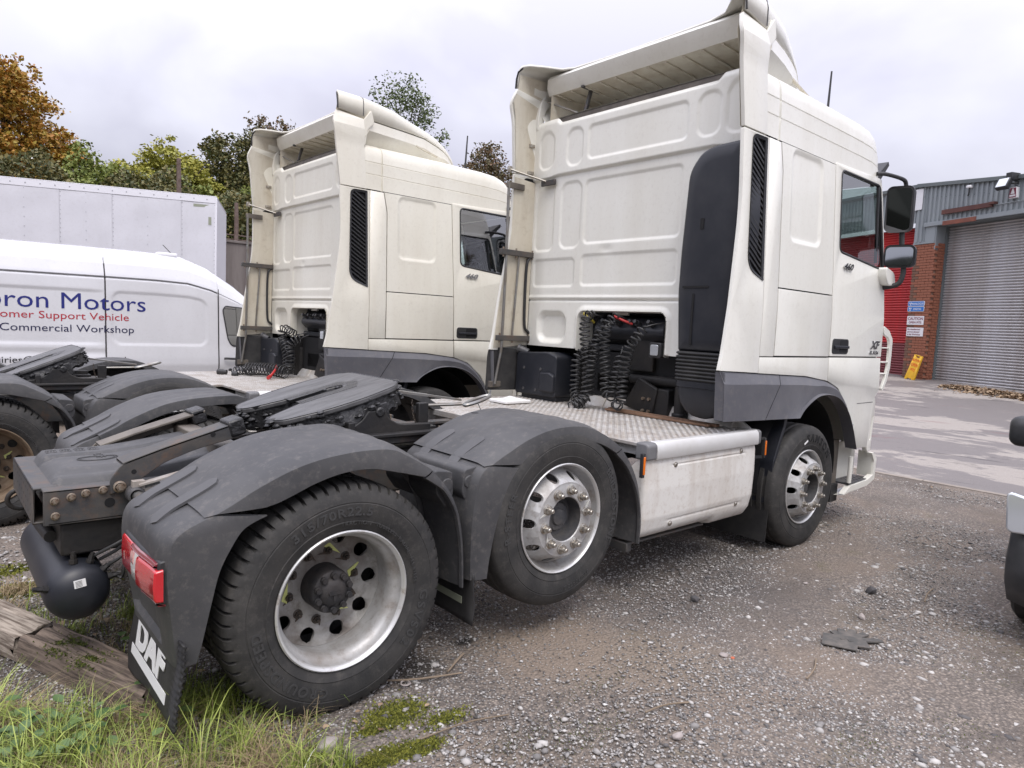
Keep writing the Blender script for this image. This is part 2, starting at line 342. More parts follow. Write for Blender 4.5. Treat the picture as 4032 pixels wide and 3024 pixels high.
def text(name, s, size, m, parent, mtx, extrude=.001, bold=0., sx=1., align='LEFT', arc=None, shear=0., space=1.):
    """lettering as mesh; mtx maps text plane (x right, y up, z out) to the parent; arc=(radius, start angle, sign) bends it round a circle"""
    cu = bpy.data.curves.new(name, 'FONT'); cu.body = s; cu.size = size; cu.extrude = extrude; cu.offset = bold; cu.resolution_u = 3; cu.align_x = align; cu.shear = shear; cu.space_character = space
    t = bpy.data.objects.new(name, cu); COL.objects.link(t)
    dg = bpy.context.evaluated_depsgraph_get(); dg.update(); me = bpy.data.meshes.new_from_object(t.evaluated_get(dg))
    bpy.data.objects.remove(t); bpy.data.curves.remove(cu)
    for v in me.vertices:
        x, y, z = v.co.x*sx, v.co.y, v.co.z
        if arc:
            r, a0, sg = arc; a = a0 - sg*x/r; rr = r + sg*y
            v.co = mtx @ Vector((rr*math.cos(a), rr*math.sin(a), z))
        else: v.co = mtx @ Vector((x, y, z))
    me.materials.clear(); me.materials.append(MATS[m]); me.update()
    o = bpy.data.objects.new(name, me); COL.objects.link(o); o.parent = parent
    return o
def frame(org, xd, yd):
    x = Vector(xd).normalized(); y = Vector(yd).normalized(); z = x.cross(y).normalized(); y = z.cross(x)
    m = Matrix((x, y, z)).transposed().to_4x4(); m.translation = Vector(org); return m
def rrect(x0, y0, x1, y1, r, n=4):
    p = []
    for cx, cy, a0 in ((x1-r, y1-r, 0), (x0+r, y1-r, 90), (x0+r, y0+r, 180), (x1-r, y0+r, 270)):
        for k in range(n+1):
            a = math.radians(a0+90*k/n); p.append((cx+r*math.cos(a), cy+r*math.sin(a)))
    return p
def round_poly(P, r, n=4):
    out = []; k = len(P); rr = r if hasattr(r, '__len__') else [r]*k
    for i in range(k):
        p0, p1, p2 = Vector(P[i-1]), Vector(P[i]), Vector(P[(i+1) % k]); q = rr[i]
        if q <= 0: out.append(tuple(p1)); continue
        d0 = (p0-p1); d2 = (p2-p1); t = min(q, d0.length*.45, d2.length*.45)
        a = p1+d0.normalized()*t; b = p1+d2.normalized()*t
        for j in range(n+1):
            u = j/n; out.append(tuple(a*(1-u)**2 + p1*2*u*(1-u) + b*u*u))
    return out
def cr(P, n):
    """Catmull-Rom resample of a polyline to n points (equal parameter)"""
    P = np.array(P, float); k = len(P); out = []
    for i in range(n):
        t = i/(n-1)*(k-1); j = min(int(t), k-2); u = t-j
        p0 = P[max(j-1, 0)]; p1 = P[j]; p2 = P[j+1]; p3 = P[min(j+2, k-1)]
        out.append(.5*((2*p1)+(-p0+p2)*u+(2*p0-5*p1+4*p2-p3)*u*u+(-p0+3*p1-3*p2+p3)*u**3))
    return np.array(out)
def sm(a, b, x):
    t = min(1, max(0, (x-a)/(b-a))); return t*t*(3-2*t)
def lin(a, b, x):
    return min(1, max(0, (x-a)/(b-a)))
def sd_rr(u, v, x0, y0, x1, y1, r):
    dx = abs(u-(x0+x1)/2)-(x1-x0)/2+r; dy = abs(v-(y0+y1)/2)-(y1-y0)/2+r
    return math.hypot(max(dx, 0), max(dy, 0))+min(max(dx, dy), 0)-r
# ------------------------------------------------------------------ the lorry: wheels
def tyre_mesh(kind, flip=False, kr=1.):
    """outer face at y = 0, axis y; kind 'drive' has shoulder lugs, 'rib' has circumferential grooves"""
    prof = [(.288, .012), (.297, .004), (.306, .000), (.315, -.006), (.335, -.014), (.344, -.018), (.347, -.0155), (.385, -.0235), (.420, -.0235), (.424, -.0205), (.428, -.0225), (.452, -.017), (.466, -.010)]
    V = []; nseg = 240 if kind == 'drive' else 160
    tread = [(.476, -.004), (.488, .004), (.497, .016), (.5005, .034), (.503, .060), (.504, .066), (.504, .088), (.505, .094), (.506, .128), (.506, .134), (.506, .166), (.506, .172), (.505, .206), (.504, .212), (.504, .234), (.503, .240), (.5005, .266), (.497, .284), (.488, .296), (.476, .304)]
    back = [(.452, .317), (.40, .323), (.344, .318), (.297, .296), (.288, .288)]
    allp = prof+tread+back; np_ = len(prof); nt_ = len(tread); R = []
    for j in range(nseg):
        if kind == 'drive': k = j//4; a = 2*PI*(k+(0, .70, .76, .94)[j % 4])/(nseg/4)
        else: a = 2*PI*j/nseg
        row = []
        for i, (r, y) in enumerate(allp):
            q = i-np_
            if 0 <= q < nt_:
                e = min(q, nt_-1-q)
                if kind == 'drive':
                    if j % 4 in (2, 3) and e <= 5: r -= (.004, .012, .019, .021, .021, .015)[e]
                    if e in (9,): r -= .014
                    if j % 4 in (2,) and 5 < e < 9: r -= .010
                else:
                    if e in (5, 6, 9): r -= (.0125 if e != 6 else .0125)
                    if j % 2 and e in (2, 3): r -= .0025
            r = .30+(r-.30)*kr; row.append((r*math.cos(a), y, r*math.sin(a)))
        R.append(row)
    b = MB(); b.rows(R+[R[0]]); return b
def lettering(s, size, r, a_deg, m, par, sx=1., bold=0., outside=True, space=1.1):
    """raised letters round the sidewall, reading from outside (looking towards +y)"""
    mt = Matrix(((1, 0, 0, 0), (0, 0, -1, -.0243), (0, 1, 0, 0), (0, 0, 0, 1)))
    return text('tyre_lettering', s, size, m, par, mt, extrude=.0016, bold=bold, sx=sx, align='CENTER', arc=(r, math.radians(a_deg), 1 if outside else -1), space=space)
def sector_disc(b, n, r0, r1, rc, rh, yf, k=16, eccx=1.):
    """disc of n sectors between radii r0..r1, each with a round hand hole (radius rh at rc); yf(r) gives depth"""
    for s_ in range(n):
        a0 = 2*PI*s_/n; h = PI/n; outer = []; inner = []
        per = []
        for q in range(k):
            t = q/k*4; e = int(t); u = t-e
            r, a = ((r0+(r1-r0)*u, a0-h), (r1, a0-h+2*h*u), (r1-(r1-r0)*u, a0+h), (r0, a0+h-2*h*u))[e]
            per.append((r, a))
        for r, a in per:
            outer.append((r*math.cos(a), yf(r), r*math.sin(a)))
            dx = r*math.cos(a-a0)-rc; dz = r*math.sin(a-a0); l = math.hypot(dx, dz)
            x = rc+dx/l*rh; z = dz/l*rh*eccx; r2 = math.hypot(x, z); a2 = a0+math.atan2(z, x)
            inner.append((r2*math.cos(a2), yf(r2), r2*math.sin(a2)))
        dep = [(x*.995, y+.014, z*.995) for x, y, z in inner]
        b.rows([outer, inner, dep], closed=True)
def make_nut(m, ptr=None):
    b = MB(); b.lathe([(.0, .0), (.026, .0), (.026, -.006), (.019, -.009)], 16)
    pts = [(.0195*math.cos(PI/3*i), .0195*math.sin(PI/3*i)) for i in range(6)]
    b.prism(pts, 'y', -.009, -.028); b.lathe([(.011, -.028), (.011, -.046), (.008, -.05), (0, -.05)], 10)
    if ptr: b.prism([(-.004, .03), (-.02, .012), (.062, -.004)], 'y', -.004, -.008)
    return b
def make_wheel(kind, par, loc, rz=0.):
    """kind: 'drive' dual wheels with sunk disc, 'lift' / 'steer' single with bulged disc; loc = centre of the outer rim plane"""
    w_ = sub('wheel', par, loc, (0, 0, rz))
    t = tyre_mesh('drive' if kind == 'drive' else 'rib', kr=.95 if kind == "lift" else 1.).build('tyre', 'tyre', w_, smooth=28)
    r = MB()
    if kind == 'drive':
        inst(t, w_, (0, .345, 0)).name = 'tyre'
        r.lathe([(.291, .018), (.302, .004), (.304, -.006), (.299, -.010), (.290, -.004), (.284, .010), (.281, .030), (.272, .040), (.262, .055), (.256, .085), (.262, .110), (.264, .17), (.262, .196)], 80)
        rim = r.build('rim', 'silver_rim', w_, smooth=50)
        fl = MB(); fl.lathe([(.304, -.0055), (.3045, -.0085), (.299, -.0125), (.290, -.0065), (.2855, .006)], 80); fl.build('rim_flange', 'rim_bright', w_, smooth=50)
        d = MB(); yf = lambda q: .172+.032*sm(.262, .235, q)+.012*sm(.2, .18, q)
        sector_disc(d, 10, .186, .2615, .224, .0325, yf, 24, 1.05)
        d.lathe([(.2615, yf(.2615)), (.263, yf(.262))], 60); d.lathe([(.186, yf(.186)), (.150, .217), (.100, .217), (.098, .23)], 60); d.build('wheel_disc', 'disc_dirty_shaded', w_, smooth=50)
        h = MB(); h.lathe([(.098, .235), (.098, .14), (.095, .115), (.089, .108), (.066, .104), (.056, .090), (.03, .083), (0, .083)], 40)
        for i in range(10):
            a = 2*PI*(i+.5)/10; h.lathe([(.0, .084), (.0125, .084), (.0125, .094), (.015, .096), (.015, .11)], 10, c=(.077*math.cos(a), 0, .077*math.sin(a)))
        h.prism(rrect(-.030, -.004, .030, .010, .004), 'y', .077, .085); h.prism(rrect(-.010, -.030, .004, -.006, .004), 'y', .077, .085); h.build('hub', 'hub_dark', w_, smooth=40)
        nb = make_nut('nut_dark', True); n0 = nb.build('wheel_nut', 'nut_dark', w_, smooth=30); yn = .217; ra = .157; ns = .82
        pb = MB(); pb.prism([(-.006, .034), (-.026, .010), (.066, -.002)], 'y', -.002, -.006); p0 = pb.build('nut_pointer', 'pointer', w_, smooth=0)
    else:
        r.lathe([(.291, .018), (.302, .004), (.304, -.006), (.300, -.010), (.293, -.005), (.288, .010), (.284, .040), (.276, .055), (.262, .07), (.258, .10), (.262, .13)], 80)
        rim = r.build('rim', 'silver_rim' if kind == 'lift' else 'silver_rim', w_, smooth=50)
        fl = MB(); fl.lathe([(.304, -.0055), (.3045, -.0085), (.300, -.0125), (.293, -.0075), (.289, .006)], 80); fl.build('rim_flange', 'rim_bright', w_, smooth=50)
        yc = -.030 if kind == 'lift' else -.062
        yf = lambda q: yc + .100*sm(.203, .275, q)
        d = MB(); sector_disc(d, 10, .204, .262, .2350, .0225, yf, 24, 1.15)
        d.lathe([(.262, yf(.262)), (.266, yf(.266)+.004)], 60)
        d.lathe([(.204, yf(.204)), (.196, yc+.001), (.190, yc-.001), (.125, yc-.001), (.121, yc+.004)], 60); d.build('wheel_disc', 'silver_rim', w_, smooth=50)
        h = MB(); h.lathe([(.121, yc+.004), (.116, yc+.05), (.112, yc+.085), (.085, yc+.088), (.082, yc+.07), (.074, yc+.062), (.050, yc+.060), (.042, yc+.048), (.02, yc+.044), (0, yc+.044)], 40)
        for i in range(5):
            a = 2*PI*i/5+.4; h.lathe([(0, yc+.058), (.006, yc+.058), (.006, yc+.07)], 8, c=(.066*math.cos(a), 0, .066*math.sin(a)))
        h.build('hub', 'hub_grey', w_, smooth=40)
        n0 = make_nut('nut', False).build('wheel_nut', 'nut', w_, smooth=30); yn = yc-.001; ra = .1610; ns = 1.12
        pb = MB(); pb.prism([(-.006, .034), (-.026, .010), (.066, -.002)], 'y', -.002, -.006); p0 = pb.build('nut_pointer', 'pointer_white', w_, smooth=0)
    for i in range(10):
        a = 2*PI*(i+.25)/10; loc_ = (ra*math.cos(a), yn, ra*math.sin(a))
        o = n0 if i == 0 else inst(n0, w_, loc_); o.location = loc_; o.rotation_euler = (0, random.random()*3, 0); o.scale = (ns, ns*.85, ns)
        if (i % 2 == 0 and kind != 'drive') or (kind == 'drive' and i in (0, 2, 5, 8)):
            o = p0 if i == 0 else inst(p0, w_, loc_); o.location = loc_; o.rotation_euler = (0, -a+(1.9 if i % 4 else -1.0)+random.uniform(-.3, .3), 0)
    return w_

# ------------------------------------------------------------------ the lorry: cab and chassis
def ys(z): return -1.245+.05*min(1.6, max(0., (z-1.9)/1.2))
def panel(name, poly, m, par, off=0., holes=(), th=.02, flip=False, bevel=.003, smooth=35):
    b = MB(flip); b.sheet(poly, lambda u, v: (u, ys(v)-off, v), holes, cuts=(1.9,)); return b.build(name, m, par, fix=False, solid=th, bevel=bevel, smooth=smooth)
SP_TOP = lambda x: float(np.interp(x, [2.85, 3.2, 3.6, 3.84, 4.28, 4.5, 4.8, 5.0], [4.06, 4.06, 4.04, 4.0, 3.95, 3.90, 3.79, 3.66]))
SP_GAP = lambda x: float(np.interp(x, [2.85, 3.2, 3.55, 4.1, 4.5, 4.8, 5.0], [3.865, 3.835, 3.838, 3.86, 3.82, 3.72, 3.63]))
SP_YE = lambda x: float(np.interp(x, [2.85, 3.17, 3.4, 3.6, 3.85, 4.1, 4.35, 4.6, 4.8, 4.95, 5.02], [1.168, 1.150, 1.105, 1.06, .985, .90, .80, .67, .52, .30, .10]))
def fender(par, T, B, m, flip, name, n=40, crown=None, yin=-.60, rear_tab=False):
    """wing over the tyre: top edge polyline T and lip polyline B (x, z) swept across the width"""
    T = cr(T, n); B = cr(B, n); b = MB(flip); R = []; rs = []
    Y = list(np.linspace(yin, -1.14, 26))
    for i in range(n):
        t, l = T[i], B[i]; d = np.array(T[min(i+1, n-1)])-np.array(T[max(i-1, 0)]); d /= max(1e-6, np.hypot(*d)); nn = np.array([-d[1], d[0]])
        u = i/(n-1); row = [(t[0]-nn[0]*.05, yin+.004, t[1]-nn[1]*.05), (t[0]-nn[0]*.006, yin+.002, t[1]-nn[1]*.006)]
        for y in Y:
            h = .004
            if crown:
                for yc, w_ in ((-.72, .045), (-.86, .045), (-1.0, .045)):
                    uu = (u-crown)/.30; h += .008*math.exp(-((y-yc)/w_)**4)*max(0, 1-uu*uu)
            row.append((t[0]+nn[0]*h, y, t[1]+nn[1]*h))
        row += [(t[0]+nn[0]*.001, -1.185, t[1]+nn[1]*.001), (t[0]-nn[0]*.012, -1.225, t[1]-nn[1]*.012)]
        q = t*.80+l*.20; row.append((q[0], -1.244, q[1])); row.append(((t[0]*.35+l[0]*.65), -1.253, t[1]*.35+l[1]*.65)); row.append((l[0], -1.252, l[1])); row.append((l[0]-nn[0]*.004, -1.236, l[1]-nn[1]*.004))
        row.append((l[0]*.6+t[0]*.4, -1.215, l[1]*.6+t[1]*.4)); row.append((t[0]-nn[0]*.022, -1.15, t[1]-nn[1]*.022)); row.append((t[0]-nn[0]*.03, yin-.02, t[1]-nn[1]*.03))
        R.append(row)
    b.rows(R); return b.build(name, m, par, smooth=32)
def lower_wing(par, Rp, W, m, flip, name, n=44, yin=-.60, rec=0.):
    """lower piece of a wing: rear path Rp, wheel-side edge W, closed round the outer corner"""
    Rp = cr(Rp, n); W = cr(W, n); b = MB(flip); R = []
    for i in range(n):
        r, w_ = Rp[i], W[i]
        row = [(r[0]+.06, yin+.01, r[1]-.01), (r[0], yin, r[1])]; ins = rec*sm(.66, .63, r[1])*sm(.435, .455, r[1])
        row += [(r[0]+ins*sm(-.655, -.67, y)*sm(-1.10, -1.085, y), y, r[1]) for y in np.linspace(yin-.04, -1.12, 40)]
        for k, (y, u) in enumerate(((-1.17, .01), (-1.21, .05), (-1.235, .13), (-1.244, .30), (-1.250, .6), (-1.252, 1.), (-1.236, 1.02))):
            q = r*(1-u)+w_*u; row.append((q[0], y, q[1]))
        q = r*.7+w_*.3; row.append((q[0], -1.215, q[1])); row.append((r[0]+.022, -1.15, r[1]-.012)); row.append((r[0]+.022, yin-.03, r[1]-.012))
        R.append(row)
    b.rows(R); return b.build(name, m, par, smooth=32)
def strap(par, pts, wd, flip):
    """rubber strap holding two wing pieces together, rounded ends, lying on the wing"""
    b = MB(flip); P = cr(pts, 14); R = []
    for i, p in enumerate(P):
        d = P[min(i+1, 13)]-P[max(i-1, 0)]; d /= np.linalg.norm(d); up = np.cross(d, [0, 1, 0]); up = up if up[2] > 0 else -up; u = i/13
        e = math.sqrt(max(0.02, 1-((abs(u-.5)*2)**8))); hw = wd/2*e
        R.append([tuple(p+np.array([0, -hw, 0])-up*.004), tuple(p+np.array([0, -hw, 0])+up*.007), tuple(p+up*.0085), tuple(p+np.array([0, hw, 0])+up*.007), tuple(p+np.array([0, hw, 0])-up*.004)])
    b.rows(R); return b.build('wing_strap', 'strap_grey', par, smooth=40)
def coil(par, ctl, r=.034, tr=.0062, pitch=.028, m='hose', straight=(0, 0), name='coiled_hose', rj=.0):
    """spiral hose wound along a control polyline; the ends run straight"""
    P = cr(ctl, 220); d = np.r_[0, np.cumsum(np.linalg.norm(np.diff(P, axis=0), axis=1))]; Ln = d[-1]; turns = (Ln-straight[0]-straight[1])/pitch; k = int(max(24, turns*11)); pts = []
    up = np.array([0, 0, 1.])
    for i in range(k+1):
        s_ = Ln*i/k; p = np.array([np.interp(s_, d, P[:, q]) for q in range(3)]); p2 = np.array([np.interp(min(Ln, s_+.01), d, P[:, q]) for q in range(3)]); p1 = np.array([np.interp(max(0, s_-.01), d, P[:, q]) for q in range(3)])
        t = p2-p1; t /= max(1e-9, np.linalg.norm(t)); a = np.array([1., .02, 0]); a -= t*a.dot(t); a /= max(1e-6, np.linalg.norm(a)); c = np.cross(t, a)
        e = sm(straight[0]-.02, straight[0]+.03, s_)*sm(Ln-straight[1]+.02, Ln-straight[1]-.03, s_); an = 2*PI*s_/pitch; rr = r*e*(1+rj*math.sin(s_*23.))
        pts.append(p+(a*math.cos(an)+c*math.sin(an))*rr)
    b = MB(); b.tube(pts, tr, 6); return b.build(name, m, par, smooth=60)
def make_truck(root):
    P = root
    # ---- wheels
    wr = make_wheel('drive', P, (0, -1.232, .49)); lettering('315/70R22.5', .052, .372, 101, 'tyre_text', wr, 1.25, .001); lettering('GROUNDSPEED', .056, .368, 222, 'tyre_text', wr, 1.0, .0015, space=1.25); lettering('GSVS02', .06, .372, -24, 'tyre_text', wr, 1.05, .001, space=1.3)
    lettering('TRACTION', .022, .333, 84, 'tyre_text', wr, 1.2); lettering('TUBELESS  RADIAL  ALL STEEL', .022, .334, 35, 'tyre_text', wr, 1.2)
    wm = make_wheel('lift', P, (1.2864, -1.245, .652)); lettering('BRIDGESTONE', .06, .392, 4, 'tyre_text', wm, 1.05, .0015, space=1.05); lettering('R-STEER', .055, .392, 172, 'tyre_text', wm, 1.1, .001, space=1.2); lettering('315/70R22.5', .03, .385, -72, 'tyre_text', wm, 1.2)
    wf = make_wheel('steer', P, (4.065, -1.272, .49), -.017); lettering('SAMSON', .085, .375, 66, 'gap', wf, .95, .002, space=1.5)
    for k, x, z, y in (('drive', 0, .49, 1.232), ('lift', 1.2864, .652, 1.245), ('steer', 4.065, .49, 1.26)): make_wheel(k, P, (x, y, z), PI)
    b = MB(); b.tube([(0, -.9, .49), (0, .9, .49)], .07, 12); b.lathe([(0, -.2), (.16, -.18), (.23, -.06), (.23, .06), (.16, .18), (0, .2)], 20, 'y', (0, 0, .49)); b.build('drive_axle', 'chassis_dark', P)
    b = MB(); b.tube([(1.286, -1.1, .66), (1.286, 1.1, .66)], .06, 12); b.build('lift_axle', 'chassis_dark', P)
    b = MB(); b.tube([(4.065, -1.1, .47), (4.065, 1.1, .47)], .06, 12); b.build('front_axle', 'chassis_dark', P)
    # ---- frame
    for s in (-1, 1):
        b = MB(); y0 = .41*s; yi = y0-.075*s
        prof = [(-.964, .753), (-.964, .904), (-.66, .904), (-.2, .93), (1.5, .955), (4.9, .955), (4.9, .68), (1.5, .68), (-.2, .70), (-.55, .745)]
        b.prism(prof, 'y', y0, y0-.012*s); b.box((-.964, min(y0, yi), .892), (-.2, max(y0, yi), .9045)); b.box((-.95, min(y0, yi), .753), (-.3, max(y0, yi), .765)); b.box((-.2, min(y0, yi), .93), (4.9, max(y0, yi), .952)); b.box((-.2, min(y0, yi), .69), (4.9, max(y0, yi), .703))
        b.build('chassis_rail', 'chassis', P, bevel=.004)
    b = MB(); b.box((-.995, -.335, .745), (-.985, .41, .905)); b.box((-.995, -.335, .893), (-.90, .41, .905)); b.box((-.995, -.335, .745), (-.92, .41, .757))
    b.build('rear_crossmember', 'chassis', P, bevel=.006)
    hb = MB()
    for y in np.linspace(-.28, .36, 9):
        for z in (.78, .825, .87): hb.lathe([(0, 0), (.006, 0)], 8, 'x', (-.9955, y, z))
    hb.build('drilled_holes', 'gap', P, smooth=0)
    b = MB()
    for x in (.35, 1.0, 1.9, 2.9): b.box((x, -.34, .72), (x+.12, .34, .93))
    b.box((-.6, -.33, .60), (.2, .33, .74)); b.each('crossmember', 'chassis_dark', P)
    n0 = None
    for x, z, r in ((-.924, .858, .017), (-.922, .793, .017), (-.864, .868, .0175), (-.811, .878, .0175), (-.746, .884, .0175), (-.684, .894, .026)):
        if n0 is None:
            b = MB(); b.lathe([(0, 0), (.018, 0), (.018, -.004), (.013, -.006)], 14); b.prism([(.012*math.cos(PI/3*i), .012*math.sin(PI/3*i)) for i in range(6)], 'y', -.006, -.016); b.lathe([(.0065, -.016), (.0065, -.022), (0, -.022)], 8)
            n0 = b.build('frame_bolt', 'bolt', P, smooth=30); o = n0
        else: o = inst(n0, P, (0, 0, 0))
        o.location = (x, -.411 if r < .02 else -.424, z); o.scale = (r/.0175,)*3
    b = MB(); b.lathe([(0, -.4122), (.021, -.4122), (.021, -.4118)], 20, 'y', (-.72, 0, .825)); b.build('frame_hole', 'gap', P, smooth=0)
    # ramps that lead a trailer on to the coupling
    for s in (-1, 1):
        o_ = (0, 0) if s < 0 else (.04, -.045)
        T = [(-.721, .862), (-.721, .93), (-.672, .998), (-.50, 1.055), (-.145, 1.159), (-.165, 1.078), (-.36, 1.035), (-.50, .985), (-.56, .945), (-.60, .915), (-.64, .885)]
        T = [(x+o_[0], z+o_[1]) for x, z in T]; T = round_poly(T, [0, .02, .03, .03, 0, 0, .05, .05, .03, .03, .03])
        b = MB(); b.prism(T, 'y', .412*s, .424*s)
        tp = [(-.672+o_[0], .998+o_[1]), (-.50+o_[0], 1.055+o_[1]), (-.145+o_[0], 1.159+o_[1])]
        R = []
        for x, z in tp: R.append([(x, .424*s, z+.002), (x, .30*s, z+.002), (x, .30*s, z-.012), (x, .424*s, z-.012)])
        b.rows(R, closed=True); ramp = b.build('guide_ramp', 'chassis' if s < 0 else 'chassis_tan', P, bevel=.003)
        hb = MB(); hb.lathe([(0, .4255*s), (.011, .4255*s), (.011, .425*s)], 14, 'y', (-.627+o_[0], 0, .955+o_[1])); hb.build('ramp_hole', 'gap', ramp, smooth=0); hb = MB(); hb.lathe([(0, .4255*s), (.012, .4255*s), (.012, .425*s)], 14, 'y', (-.288+o_[0], 0, 1.10+o_[1])); hb.build('ramp_hole', 'gap', ramp, smooth=0)
        gb = MB(); gb.box((-.215+o_[0], min(.30*s, .43*s), 1.082+o_[1]), (-.135+o_[0], max(.30*s, .43*s), 1.168+o_[1]), Matrix.Rotation(-.28, 3, 'Y')); gb.build('grease_end', 'grease', ramp, bevel=.012)
    b = MB(); b.bar((-.2, -.40, 1.0), (-.2, .40, 1.0), .10, .07); b.box((-.33, -.1, .95), (-.1, .38, .965)); b.build('ramp_crossbar', 'chassis_tan', P, bevel=.01)
    # moulded cover between the rails
    cover = MB(); R = []
    for x in np.linspace(-.955, -.10, 40):
        row = []
        for y in np.linspace(-.325, .325, 40):
            e = sm(-.945, -.90, x)*sm(.325, .28, abs(y)); z = .878+.052*e+.022*sm(-.91, -.85, x)*sm(.17, .13, abs(y+.06))+.028*sm(-.93, -.88, x)*sm(.10, .07, abs(y-.20))+.06*sm(-.7, -.1, x)
            row.append((x, y, z))
        R.append(row)
    cover.rows(R); cov = cover.build('rear_cover', 'plastic_grey', P, smooth=60)
    zc = lambda x: .953+.06*sm(-.7, -.1, x)
    el = MB(); pts = [(-.70+.085*math.cos(a), -.03+.052*math.sin(a)) for a in np.linspace(0, 2*PI, 32, endpoint=False)]
    el.tube([(x, y, zc(x)+.0015) for x, y in pts], .0022, 5, closed=True); pts = [(-.70+.073*math.cos(a), -.03+.042*math.sin(a)) for a in np.linspace(0, 2*PI, 32, endpoint=False)]
    el.tube([(x, y, zc(x)+.0015) for x, y in pts], .0016, 5, closed=True); el.build('emblem_ring', 'plastic_grey', cov)
    text('emblem_lettering', 'DAF', .055, 'plastic_grey', cov, frame((-.70, .025, zc(-.7)+.001), (0, -1, 0), (1, 0, 0)), extrude=.003, bold=.001, align='CENTER', sx=.9)
    sq = MB()
    for x in (-.86, -.80, -.74, -.68):
        z = zc(x)+.006
        sq.tube([(px+x, py+.20, z) for px, py in rrect(-.022, -.03, .022, .03, .006)], .0016, 4, closed=True)
        for q in (-.012, .0, .012): sq.tube([(x+q-.004, .18+abs(q), z), (x+q+.004, .205, z), (x+q-.002, .22, z)], .0013, 4)
    sq.build('moulded_pictograms', 'plastic_grey', cov)
    # ---- air tank and rear suspension bits
    c = (-.845, 0, .455); b = MB(); b.lathe([(0, -.50), (.05, -.497), (.095, -.480), (.118, -.450), (.126, -.41), (.126, .41), (.118, .45), (.095, .48), (0, .5)], 44, 'y', c)
    tank = b.build('air_tank', 'plastic_navy', P, smooth=50)
    lm = frame((-.885, -.4955, .487), (1, .0, .10), (-.10, 0, 1)); b = MB(); b.prism(rrect(-.0, -.0, .044, .034, .001), 'z', 0, .001); o = b.build('tank_sticker', 'white_print', tank, smooth=0); o.matrix_local = frame((-.868, -.5005, .492), (1, .0, .12), (-.12, .10, 1))
    b = MB()
    for k in range(5): b.box((.006, .004+k*.0055, .001), (.030, .006+k*.0055, .0015))
    o = b.build('sticker_print', 'hub_grey', tank, smooth=0); o.matrix_local = frame((-.868, -.5005, .492), (1, .0, .12), (-.12, .10, 1))
    def fitting(p, d, l):
        p = Vector(p); d = Vector(d).normalized(); b = MB(); b.tube([p, p+d*l*.35], .017, 8); b.tube([p+d*l*.35, p+d*l*.75], .012, 6); b.tube([p+d*l*.75, p+d*l], .009, 8); b.build('tank_fitting', 'chassis_dark', tank, smooth=30)
    fitting((-.86, -.42, .578), (0, 0, 1), .05); fitting((-.80, -.42, .57), (.3, 0, 1), .045); fitting((-.755, -.43, .53), (1, 0, .8), .045); fitting((-.735, -.44, .50), (1, 0, .1), .045); fitting((-.955, -.44, .49), (-1, -.1, .25), .055)
    b = MB()
    for i, (y, z) in enumerate(((-.42, .60), (-.40, .57), (-.43, .545))): b.tube(cr([(-.78+.02*i, y, z), (-.66, y-.02, z+.06), (-.5, y+.1, .70+.02*i), (-.3, -.25, .72)], 14), .008, 6)
    b.tube(cr([(-.70, -.44, .50), (-.68, -.45, .49), (-.67, -.45, .56), (-.62, -.38, .66)], 12), .007, 6); b.each('air_line', 'hose', P, smooth=60)
    b = MB(); b.box((-.90, -.38, .60), (-.35, .30, .745)); b.build('tank_bracket', 'chassis_dark', P, bevel=.01)
    b = MB(); b.tube([(-.93, .38, .655), (-.93, -.02, .655), (-.92, -.25, .66)], .026, 12); b.tube([(-.965+.06*math.cos(a), .36, .70+.05*math.sin(a)) for a in np.linspace(.5, 6, 16)], .012, 8); b.each('anti_roll_bar', 'chassis_dark', P, smooth=50)
    b = MB(); b.tube([(-.63, -.40, .862), (-.61, -.72, .845)], .024, 14); wb = b.build('wing_bracket', 'steel_rod', P, smooth=40)
    b = MB(); b.lathe([(.025, -.425), (.036, -.43), (.039, -.445), (.036, -.46), (.039, -.475), (.036, -.49), (.026, -.495)], 20, 'y', (-.63, 0, .862)); b.build('bracket_sleeve', 'hub_grey', wb, smooth=40)
    b = MB(); b.bar((-.615, -.47, .905), (-.44, -.52, .955), .05, .012); b.bar((-.60, -.475, .875), (-.44, -.52, .925), .012, .02); b.bar((-.54, -.50, .875), (-.47, -.51, .945), .012, .02); b.bar((-.46, -.50, .87), (-.455, -.51, .95), .012, .02); b.box((-.645, -.485, .885), (-.595, -.45, .925)); b.each('bracket_arm', 'alu', wb, bevel=.002)
    # ---- wings over the two rear axles, both sides
    for fl in (False, True):
        s = 1 if fl else -1; pg = 'plastic_grey'
        wing = fender(P, [(-.575, .945), (-.50, .982), (-.408, 1.035), (-.264, 1.098), (-.151, 1.128), (-.03, 1.143), (.097, 1.150), (.205, 1.146), (.306, 1.096), (.435, 1.016)],
                      [(-.350, .948), (-.335, .952), (-.30, .960), (-.24, .982), (-.148, 1.018), (-.028, 1.047), (.1, 1.051), (.238, 1.021), (.30, 1.005), (.377, .985)], pg, fl, 'rear_wing_top', crown=.62, yin=-.64)
        lw = lower_wing(P, [(-.565, .944), (-.66, .905), (-.705, .868), (-.722, .81), (-.722, .72), (-.705, .60), (-.685, .48), (-.672, .39)], [(-.345, .915), (-.40, .895), (-.44, .87), (-.475, .82), (-.52, .73), (-.552, .60), (-.580, .475), (-.600, .40)], pg, fl, 'rear_wing_lower', rec=.035, yin=-.66)
        fender(P, [(.435, 1.010), (.527, .905), (.581, .80), (.607, .70), (.622, .594), (.632, .41)], [(.380, .978), (.455, .93), (.495, .895), (.545, .82), (.573, .745), (.60, .6), (.612, .412)], pg, fl, 'rear_wing_front', n=24, yin=-.95)
